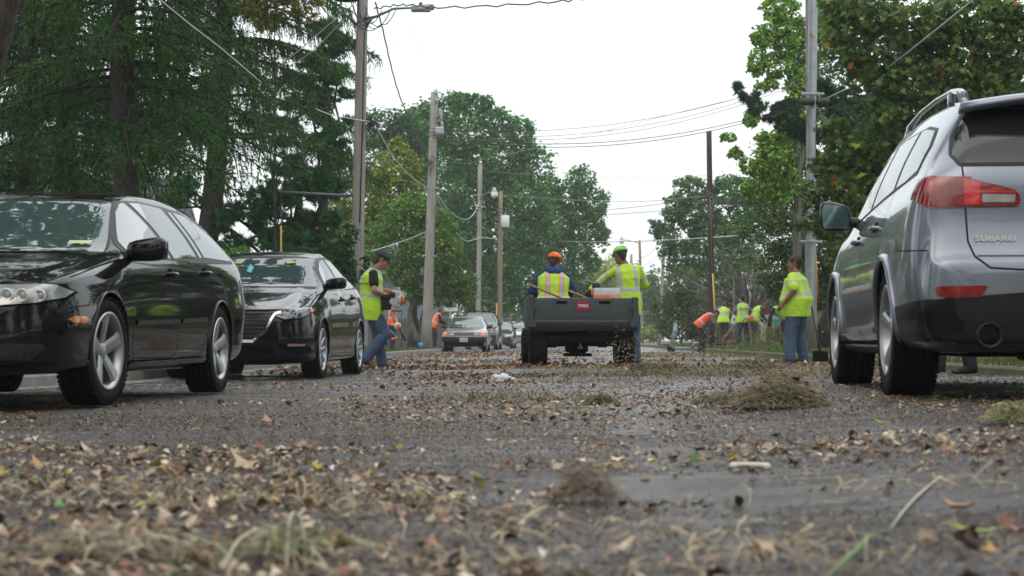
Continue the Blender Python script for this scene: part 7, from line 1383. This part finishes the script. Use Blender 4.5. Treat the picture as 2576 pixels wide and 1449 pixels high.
# ------------------------------------------------------------------ houses, fence, hydrant
SHNG = pmat("dark grey roof shingles", (.075, .080, .092), .85, col2=(.045, .048, .056), vs=2.5, stretch=(2, 2, 14), bump=.8, bs=16); SID = pmat("pale siding", (.40, .42, .42), .7, col2=(.33, .35, .35), vs=1, stretch=(.5, .5, 14)); SIDW = pmat("white siding", (.52, .54, .54), .7, col2=(.42, .44, .44), vs=1.2, stretch=(.3, .3, 12)); TRIMW = pmat("white trim", (.60, .62, .62), .6); WIN = glass("house window", (.02, .025, .03), 1.6); BRICK = pmat("tan brick", (.26, .14, .09), .85, col2=(.18, .10, .07), vs=3, stretch=(4, 4, 16), bump=.5, bs=20)
def house(label, D, u, zr, ze, w, dp, rz, wall, roof=None, windows=(), chimney=None, z0=None):
    """gable house, ridge along local x; origin under the ridge middle"""
    x = (u - U0) * D / F; g0 = ground_z(x, D) if z0 is None else z0; r = thing("house", label, "house", (x, D, g0 - .1), R(rz)); hw, hd = w / 2, dp / 2
    m = MB(); m.box((0, 0, ze / 2), (w, dp, ze)); m.prism([(-hd, ze), (hd, ze), (0, zr - .12)], -hw, hw, 'x'); m.build("wall", wall, r)
    for s in (-1, 1):
        m = MB(); o = .35; sl = (zr - ze) / hd; m.add([(-hw - o, s * (hd + o), ze - sl * o), (hw + o, s * (hd + o), ze - sl * o), (hw + o, 0, zr), (-hw - o, 0, zr), (-hw - o, s * (hd + o), ze - sl * o - .1), (hw + o, s * (hd + o), ze - sl * o - .1), (hw + o, 0, zr - .1), (-hw - o, 0, zr - .1)], [[0, 1, 2, 3], [4, 5, 6, 7], [0, 1, 5, 4], [1, 2, 6, 5], [3, 0, 4, 7]], 0); rf = m.build("roof", roof or SHNG, r)
        for e in (-1, 1): m = MB(); xx = e * (hw + o + .012); m.add([(xx, s * (hd + o), ze - sl * o - .16), (xx, s * (hd + o), ze - sl * o + .02), (xx, 0, zr + .02), (xx, 0, zr - .16), (xx + e * .03, s * (hd + o), ze - sl * o - .16), (xx + e * .03, s * (hd + o), ze - sl * o + .02), (xx + e * .03, 0, zr + .02), (xx + e * .03, 0, zr - .16)], [[0, 1, 2, 3], [4, 5, 6, 7], [0, 1, 5, 4], [1, 2, 6, 5], [2, 3, 7, 6], [3, 0, 4, 7]]); m.build("fascia", TRIMW, rf)
    for (wx, wz, ww, wh) in windows:
        f = MB().box((wx, -hd - .02, wz), (ww + .16, .06, wh + .16)).build("window", TRIMW, r); MB().box((wx, -hd - .052, wz), (ww, .02, wh)).build("pane", WIN, f)
    if chimney: MB().box((chimney[0], chimney[1], zr * .55 + .4), (.7, .6, zr * 1.1 + .6)).build("chimney", BRICK, r)
    return r
house("grey shingled house half hidden behind the left spruces", 60, -75, 5.75, 2.9, 13, 8, 20, SID, windows=[(-3, 1.6, 1, 1.2), (2.5, 1.6, 1, 1.2)])
house("bluish house showing beside the big utility pole", 84, 893, 4.95, 3.4, 5, 6, 60, pmat("blue grey siding", (.20, .23, .27), .7), chimney=None)
house("tan brick house peeping right of the big utility pole", 86, 936, 4.3, 3.9, 1.4, 3, 0, BRICK)
g = house("white garage behind the picket fence with a long white eave", 92, 1082, 2.45, 1.95, 2.0, 4.5, 0, SIDW, z0=.1); MB().box((-.4, -2.28, .95), (1.5, .06, 1.5)).build("garage_door", M['trim'], g); MB().box((0, -2.62, 1.86), (2.9, .06, .18)).build("eave_board", TRIMW, g)
house("white sided house wall between the bent tree and the engine", 95, 1015, 3.4, 2.5, 1.5, 4, 0, SIDW, z0=.1)
ph = house("white porch house behind the verge crew", 88, 2010, 3.5, 2.4, 4.6, 6, 0, SIDW, windows=[(.4, 1.6, .8, 1.1), (1.9, 1.6, .6, 1.1)], z0=.2)
for x in (-2.5, -1.3, .0, 2.5): MB().box((x, -4.2, 1.35), (.18, .18, 2.4), bev=.01).build("porch_post", TRIMW, ph)
MB().box((0, -3.8, 2.55), (5.4, 1.7, .16)).build("porch_roof", SHNG, ph); MB().box((0, -3.7, .35), (5.2, 1.3, .25)).build("porch_floor", TRIMW, ph)
m = MB(); m.box((-.6, -4.3, 1.05), (2.2, .05, .05))
for k in range(12): m.box((-1.65 + k * .19, -4.3, .72), (.03, .03, .62))
m.build("railing", M['trim'], ph); MB().box((1.4, -3.06, 1.5), (.9, .05, 1.9)).build("door", pmat("dark red door", (.10, .015, .02), .5), ph)
sh_ = house("low grey shed with lattice skirt behind the standing worker", 90, 1838, 2.6, 1.75, 3.6, 3, 0, pmat("grey shed siding", (.22, .22, .22), .8), z0=.2)
m = MB()
for k in range(-14, 15):
    for s in (-1, 1): m.box((k * .12, -1.56, .35), (.02, .02, 1.0), rot=(0, s * .785, 0))
m.build("lattice", pmat("brown lattice", (.07, .055, .045), .8), sh_)
FEN = pmat("weathered picket wood", (.165, .15, .14), .85, col2=(.085, .078, .072), vs=2, stretch=(8, 8, .8), bump=.4, bs=20)
D = 80; xa, xb = (925 - U0) * D / F, (1165 - U0) * D / F; fe = thing("picket_fence", "grey weathered picket fence behind the bent tree", "fence", (xa, D, ground_z(xa, D))); m = MB(); x = 0; n = 0
while x < xb - xa:
    h = 1.22 + rng.uniform(-.03, .03); m.prism([(x, 0), (x + .115, 0), (x + .115, h - .04), (x + .085, h), (x + .03, h), (x, h - .04)], rng.uniform(-.006, .006), .02, 'y'); x += .128
m.build("pickets", FEN, fe); MB().box(((xb - xa) / 2, .05, .30), (xb - xa, .05, .09)).build("rail", FEN, fe); MB().box(((xb - xa) / 2, .05, .95), (xb - xa, .05, .09)).build("rail", FEN, fe)
c = at(1936, 868, 70); hy = thing("fire_hydrant", "white fire hydrant with blue bonnet behind the bending crew", "hydrant", (c.x, 70, ground_z(c.x, 70))); BLU = pmat("blue hydrant paint", (.06, .25, .55), .4)
MB().lathe([(.17, 0), (.17, .04), (.12, .05), (.12, .50), (.14, .52), (.14, .56), (.11, .57)], axis='z', n=20).build("barrel", WHITE, hy); MB().lathe([(.17, .56), (.17, .60), (.13, .66), (.07, .71), (.035, .72), (.03, .77), (0, .77)], axis='z', n=20).build("bonnet", BLU, hy)
for s in (-1, 1): MB().lathe([(0, s * .22), (.06, s * .22), (.065, s * .15), (.05, s * .1)], (0, 0, .42), 'x', n=14).build("side_cap", BLU, hy)
c = at(1948, 862, 72); bi = MB().box((0, 0, .5), (.5, .5, .85), taper=1.12, bev=.04); bi.box((0, 0, .95), (.6, .6, .07), bev=.02); o = bi.build("wheelie_bin", pmat("teal bin plastic", (.02, .28, .28), .5)); o.location = (c.x, 72, ground_z(c.x, 72)); tag(o, "teal bin above the fire hydrant", "bin")
c = at(1061, 880, 66.2); o = MB().lathe([(0, 0), (.055, 0), (.085, .2), (.08, .2), (.05, .01)], axis='z', n=18).build("plastic_cup", pmat("bright blue plastic", (.02, .28, .62), .4)); o.location = (c.x, 66.2, ground_z(c.x, 66.2) + .05); o.rotation_euler = (0, -.3, 0); tag(o, "bright blue cup standing in the grass left of the second pole", "cup")
def scooter(label, u, D, rz):
    c = at(u, 870, D); s = thing("kick_scooter", label, "scooter", (c.x, D, ground_z(c.x, D)), R(rz), "rental scooters on the right verge"); SM = pmat("grey scooter metal", (.25, .27, .30), .4, .5)
    MB().box((.35, 0, .13), (.62, .16, .05), bev=.02).build("deck", SM, s); m = MB(); m.tube([(.66, 0, .14), (.80, 0, .30), (.98, 0, .30), (1.02, 0, .2)], .035); m.build("rear_fender", SM, s)
    MB().tube([(.05, 0, .14), (-.04, 0, .22), (.06, 0, .60), (.12, 0, .98)], .03).build("stem", SM, s); MB().tube([(.085, 0, .62), (.105, 0, .80)], .034).build("stem_band", pmat("sky blue band", (.08, .40, .62), .4), s); MB().tube([(.12, -.22, .98), (.13, 0, 1.0), (.12, .22, .98)], .018).build("handlebar", M['trim'], s)
    for x in (-.04, .98): w = MB().lathe([(.07, -.02), (.10, -.022), (.11, 0), (.10, .022), (.07, .02)], (0, 0, 0), 'y', closed=True, n=20); w.lathe([(0, 0.015), (.075, .015), (.075, -.015), (0, -.015)], axis='y', n=16); o = w.build("wheel", M['tyre'], s); o.location = (x, 0, .11)
scooter("rental scooter with sky blue band, the left of two stems", 1689, 62, 4); scooter("rental scooter with sky blue band right behind the other stem", 1694, 63.2, 7)
c = at(1846, 870, 68); sg = thing("sign_post", "thin post with a small white sign left of the upright worker", "sign post", (c.x, 68, ground_z(c.x, 68))); MB().box((0, 0, 1.15), (.05, .04, 2.4)).build("post", M['steel'], sg); MB().box((-.02, -.03, .98), (.20, .01, .34), bev=.004).build("sign_plate", TRIMW, sg); MB().box((.01, -.038, .98), (.07, .004, .09)).build("sign_mark", pmat("green mark", (.03, .22, .12), .5), sg)
c = at(1010, 872, 67); sg = thing("street_sign", "green street name sign behind the white engine", "street sign", (c.x, 67, ground_z(c.x, 67))); MB().tube([(0, 0, 0), (0, 0, 2.05)], .025).build("post", pmat("green post", (.05, .12, .08), .5), sg); MB().box((.08, 0, 1.98), (.24, .02, .22)).build("sign_plate", pmat("street sign green", (.0, .22, .13), .4), sg); text_mesh("sign_lettering", "St 1", .12, WHT, sg, (.08, -.014, 1.98), (R(90), 0, 0), .001)
# ------------------------------------------------------------------ cars parked further down on the left
def gencar(label, u, D, rz, paint, L_, W, Ht, hood, belt, boxy, wr=.30, roofrack=False, kind='sedan'):
    x = (u - U0) * D / F; g0 = ground_z(x, D); w = W / 2; root = thing("parked_car", label, "car", (x, D + L_ / 2, g0), R(rz), "cars parked along the left kerb"); k = .5 if boxy else 0
    e = lambda a, b: a * (1 - boxy) + b * boxy
    rr = .80 if not boxy else .84; tail = L_
    tab = [(0, .34, .52, .48, w*e(.3,.9), w*e(.4,.93), w*e(.38,.90), w*e(.3,.86), .01), (.04, .26, hood-.14, hood-.18, w*e(.7,.93), w*e(.76,.96), w*e(.72,.93), w*e(.6,.88), .01), (.12, .22, hood-.06, hood-.09, w*e(.84,.94), w*e(.9,.98), w*e(.85,.95), w*e(.68,.9), .015), (.45, .20, hood, hood-.05, w*.94, w*.97, w*.92, w*.76, .02),
           (1.15, .2, belt-.0, belt-.05, w*.95, w*.99, w*.93, w*.78, .02), (1.5, .2, belt+.14, belt, w*.95, w, w*.93, w*.78, .04), (1.95, .2, Ht-.10, belt+.01, w*.95, w, w*.93, w*.70, .05), (2.3, .2, Ht, belt+.02, w*.95, w, w*.93, w*.67, .05), (tail*.7, .2, Ht, belt+.03, w*.95, w, w*.93, w*.66, .05),
           (tail - (.9 if kind == 'sedan' else .25), .24, belt+.12 if kind == 'sedan' else Ht-.08, belt+.02, w*.93, w*.97, w*.9, w*.68, .04), (tail-.08, .3, belt-.1, belt-.15, w*.8, w*.86, w*.8, w*.66, .02), (tail, .4, .6, .56, w*.6, w*.66, w*.6, w*.5, .02)]
    c = Car(root, tab, L_ / 2, paint, .5); c.body([(.85, wr), (L_ - .95, wr)], wr + .045); dk = M['dark']; zt = Ht - .07; xt = w*.66; xb_ = w*.84
    c.sub("windscreen_trim", [[(-xb_-.02, belt+.0), (xb_+.02, belt+.0), (xt, zt+.03), (-xt, zt+.03)]], 'y', -1, .004, M['trim']); c.sub("windscreen", [[(-xb_, belt+.03), (xb_, belt+.03), (xt-.04, zt), (-xt+.04, zt)]], 'y', -1, .008, M['glass'])
    for s in (1, -1):
        c.sub("side_window", [[(1.55, belt+.04), (2.05, zt-.04), (2.4, zt), (2.65, zt), (2.65, belt+.05)]], 'x', s, .006, M['glass_side']); c.sub("side_window", [[(2.72, belt+.05), (2.72, zt), (tail*.7, zt), (tail-(1.2 if kind == 'sedan' else .5), belt+.08)]], 'x', s, .006, M['glass_side'])
        c.line("door_gap", [(1.5, belt), (1.45, .5), (1.5, .25), (2.62, .25), (2.68, .5), (2.68, belt)], .01, 'x', s, dk)
        side_mirror(c, 1.62, belt + .08, s, paint if kind != 'coupe' else M['trim'], (.20, .13, .125), stalk=.05)
        for y in (.85, L_ - .95): wheel(root, s * (w - .10), y - c.y0, wr, wr, wr * .66, .19, s, 5, 2, seg=28)
    return root, c
vw, c = gencar("boxy old silver brown coupe with black bumper, first of the far parked cars", 1173, 68.6, -2.5, M['brown_paint'], 4.0, 1.62, 1.33, .80, .86, 1, .29, kind='coupe')
c.sub("grille", [[(-.72, .60), (.72, .60), (.72, .735), (-.72, .735)]], 'y', -1, .006, M['grille'])
for s in (1, -1):
    for a in (.37, .56): c.sub("headlight", [[(s*a, .62), (s*(a+.17), .62), (s*(a+.17), .72), (s*a, .72)]], 'y', -1, .012, M['lens_clear'])
    c.sub("indicator", [[(s*.64, .60), (s*.755, .60), (s*.755, .74), (s*.64, .74)]], 'y', -1, .016, M['amber'])
MB().box((0, -c.y0 - .03, .46), (1.60, .16, .20), bev=.03).build("bumper", M['trim'], vw); MB().box((0, -c.y0 - .04, .575), (1.58, .13, .02), bev=.005).build("bumper_strip", M['steel'], vw)
MB().box((0, -c.y0 + .03, .30), (1.50, .16, .14), bev=.03).build("valance", M['dark'], vw)
pl = MB().box((0, -c.y0 - .118, .455), (.30, .012, .15), bev=.006).build("number_plate", M['plate'], vw); text_mesh("plate_lettering", "GH6 G8Y", .085, M['trim'], pl, (0, -c.y0 - .126, .450), (R(90), 0, 0), .001, .001, .78)
MB().lathe([(.035, -.004), (.042, 0), (.035, .004), (.030, 0)], (0, -c.y0 - .015, .672), 'y', closed=True, n=20).build("emblem", M['steel'], vw)
for x in (-.40, .12): MB().tube([(x, c.sy(x, .90) - .02, .895), (x + .2, c.sy(x + .2, .93) - .02, .92), (x + .45, c.sy(x + .45, .9) - .02, .895)], .012, n=6).build("wiper", M['trim'], vw)
sv, c = gencar("dark sport utility car with a roof rack behind the silver brown coupe", 1206, 84, -3, M['navy_paint'], 4.6, 1.86, 1.72, 1.0, 1.12, 0, .35, kind='suv')
for s in (1, -1): c.sub("headlight", [[(s*.52, .74), (s*.80, .76), (s*.82, .87), (s*.52, .86)]], 'y', -1, .012, M['lens']); c.sub("indicator", [[(s*.76, .77), (s*.84, .78), (s*.84, .86), (s*.76, .86)]], 'y', -1, .016, M['amber']); MB().ball((s*.62, c.sy(s*.62, .48) - .01, .48), (.08, .03, .08)).build("fog_light", M['lens'], sv)
c.sub("grille", [[(-.45, .68), (.45, .68), (.45, .86), (-.45, .86)]], 'y', -1, .01, M['grille']); c.line("bumper_strip", [(-.85, .70), (.85, .70)], .04, 'y', -1, M['steel'], .02)
m = MB(); yy = [2.0, 2.1, 3.6, 3.7]
for s in (-1, 1): m.tube([(s*.60, 1.9 - c.y0, 1.70), (s*.60, 2.05 - c.y0, 1.79), (s*.60, 3.6 - c.y0, 1.80), (s*.60, 3.8 - c.y0, 1.70)], .02, n=8)
for y in (2.1, 3.3): m.tube([(-.60, y - c.y0, 1.79), (.60, y - c.y0, 1.79)], .016, n=8)
m.build("roof_rack", M['trim'], sv)
sdn, c = gencar("dark green saloon, third in the far row, right of the roof rack car", 1253, 95, -3, M['dgreen_paint'], 4.7, 1.76, 1.43, .80, .96, 0, .31)
for s in (1, -1): c.sub("headlight", [[(s*.46, .60), (s*.80, .64), (s*.82, .74), (s*.48, .70)]], 'y', -1, .012, M['lens']); c.line("lamp_lower", [(s*.5, .60), (s*.8, .63)], .03, 'y', -1, M['amber'], .015)
c.sub("grille", [[(-.38, .58), (.38, .58), (.38, .70), (-.38, .70)]], 'y', -1, .01, M['grille'])
bg, c = gencar("pale beige saloon with three grille bars half hidden by the cart", 1310, 119, -3, M['beige_paint'], 4.7, 1.80, 1.44, .82, .96, 0, .31)
for z in (.62, .66, .70): c.line("grille_bar", [(-.42, z), (.0, z - .02), (.42, z)], .02, 'y', -1, M['dark'], .012)
for s in (1, -1): c.sub("headlight", [[(s*.5, .62), (s*.82, .66), (s*.84, .76), (s*.5, .72)]], 'y', -1, .012, M['lens'])
MB().box((0, -c.y0 - .02, .42), (.30, .03, .15)).build("number_plate", M['plate'], bg)
gencar("dark van roof showing above the pale beige saloon", 1322, 137, -3, M['navy_paint'], 4.8, 1.85, 1.72, 1.0, 1.12, 0, .34, kind='suv')
# ------------------------------------------------------------------ thin air
bm = bmesh.new(); bmesh.ops.create_cube(bm, size=1)
for v in bm.verts: v.co = Vector((v.co.x * 300, v.co.y * 440 + 205, v.co.z * 30 + 13.0))
hz = MB().bm(bm).build("haze", []); mh = bpy.data.materials.new("haze"); mh.use_nodes = True; nt = mh.node_tree; nt.nodes.clear(); o_ = nt.nodes.new("ShaderNodeOutputMaterial"); v_ = nt.nodes.new("ShaderNodeVolumePrincipled"); v_.inputs["Color"].default_value = (.95, .97, .97, 1); v_.inputs["Density"].default_value = .0006; nt.links.new(v_.outputs[0], o_.inputs["Volume"]); hz.data.materials.append(mh); tag(hz, None, None, None, "stuff")
scene.cycles.volume_bounces = 0
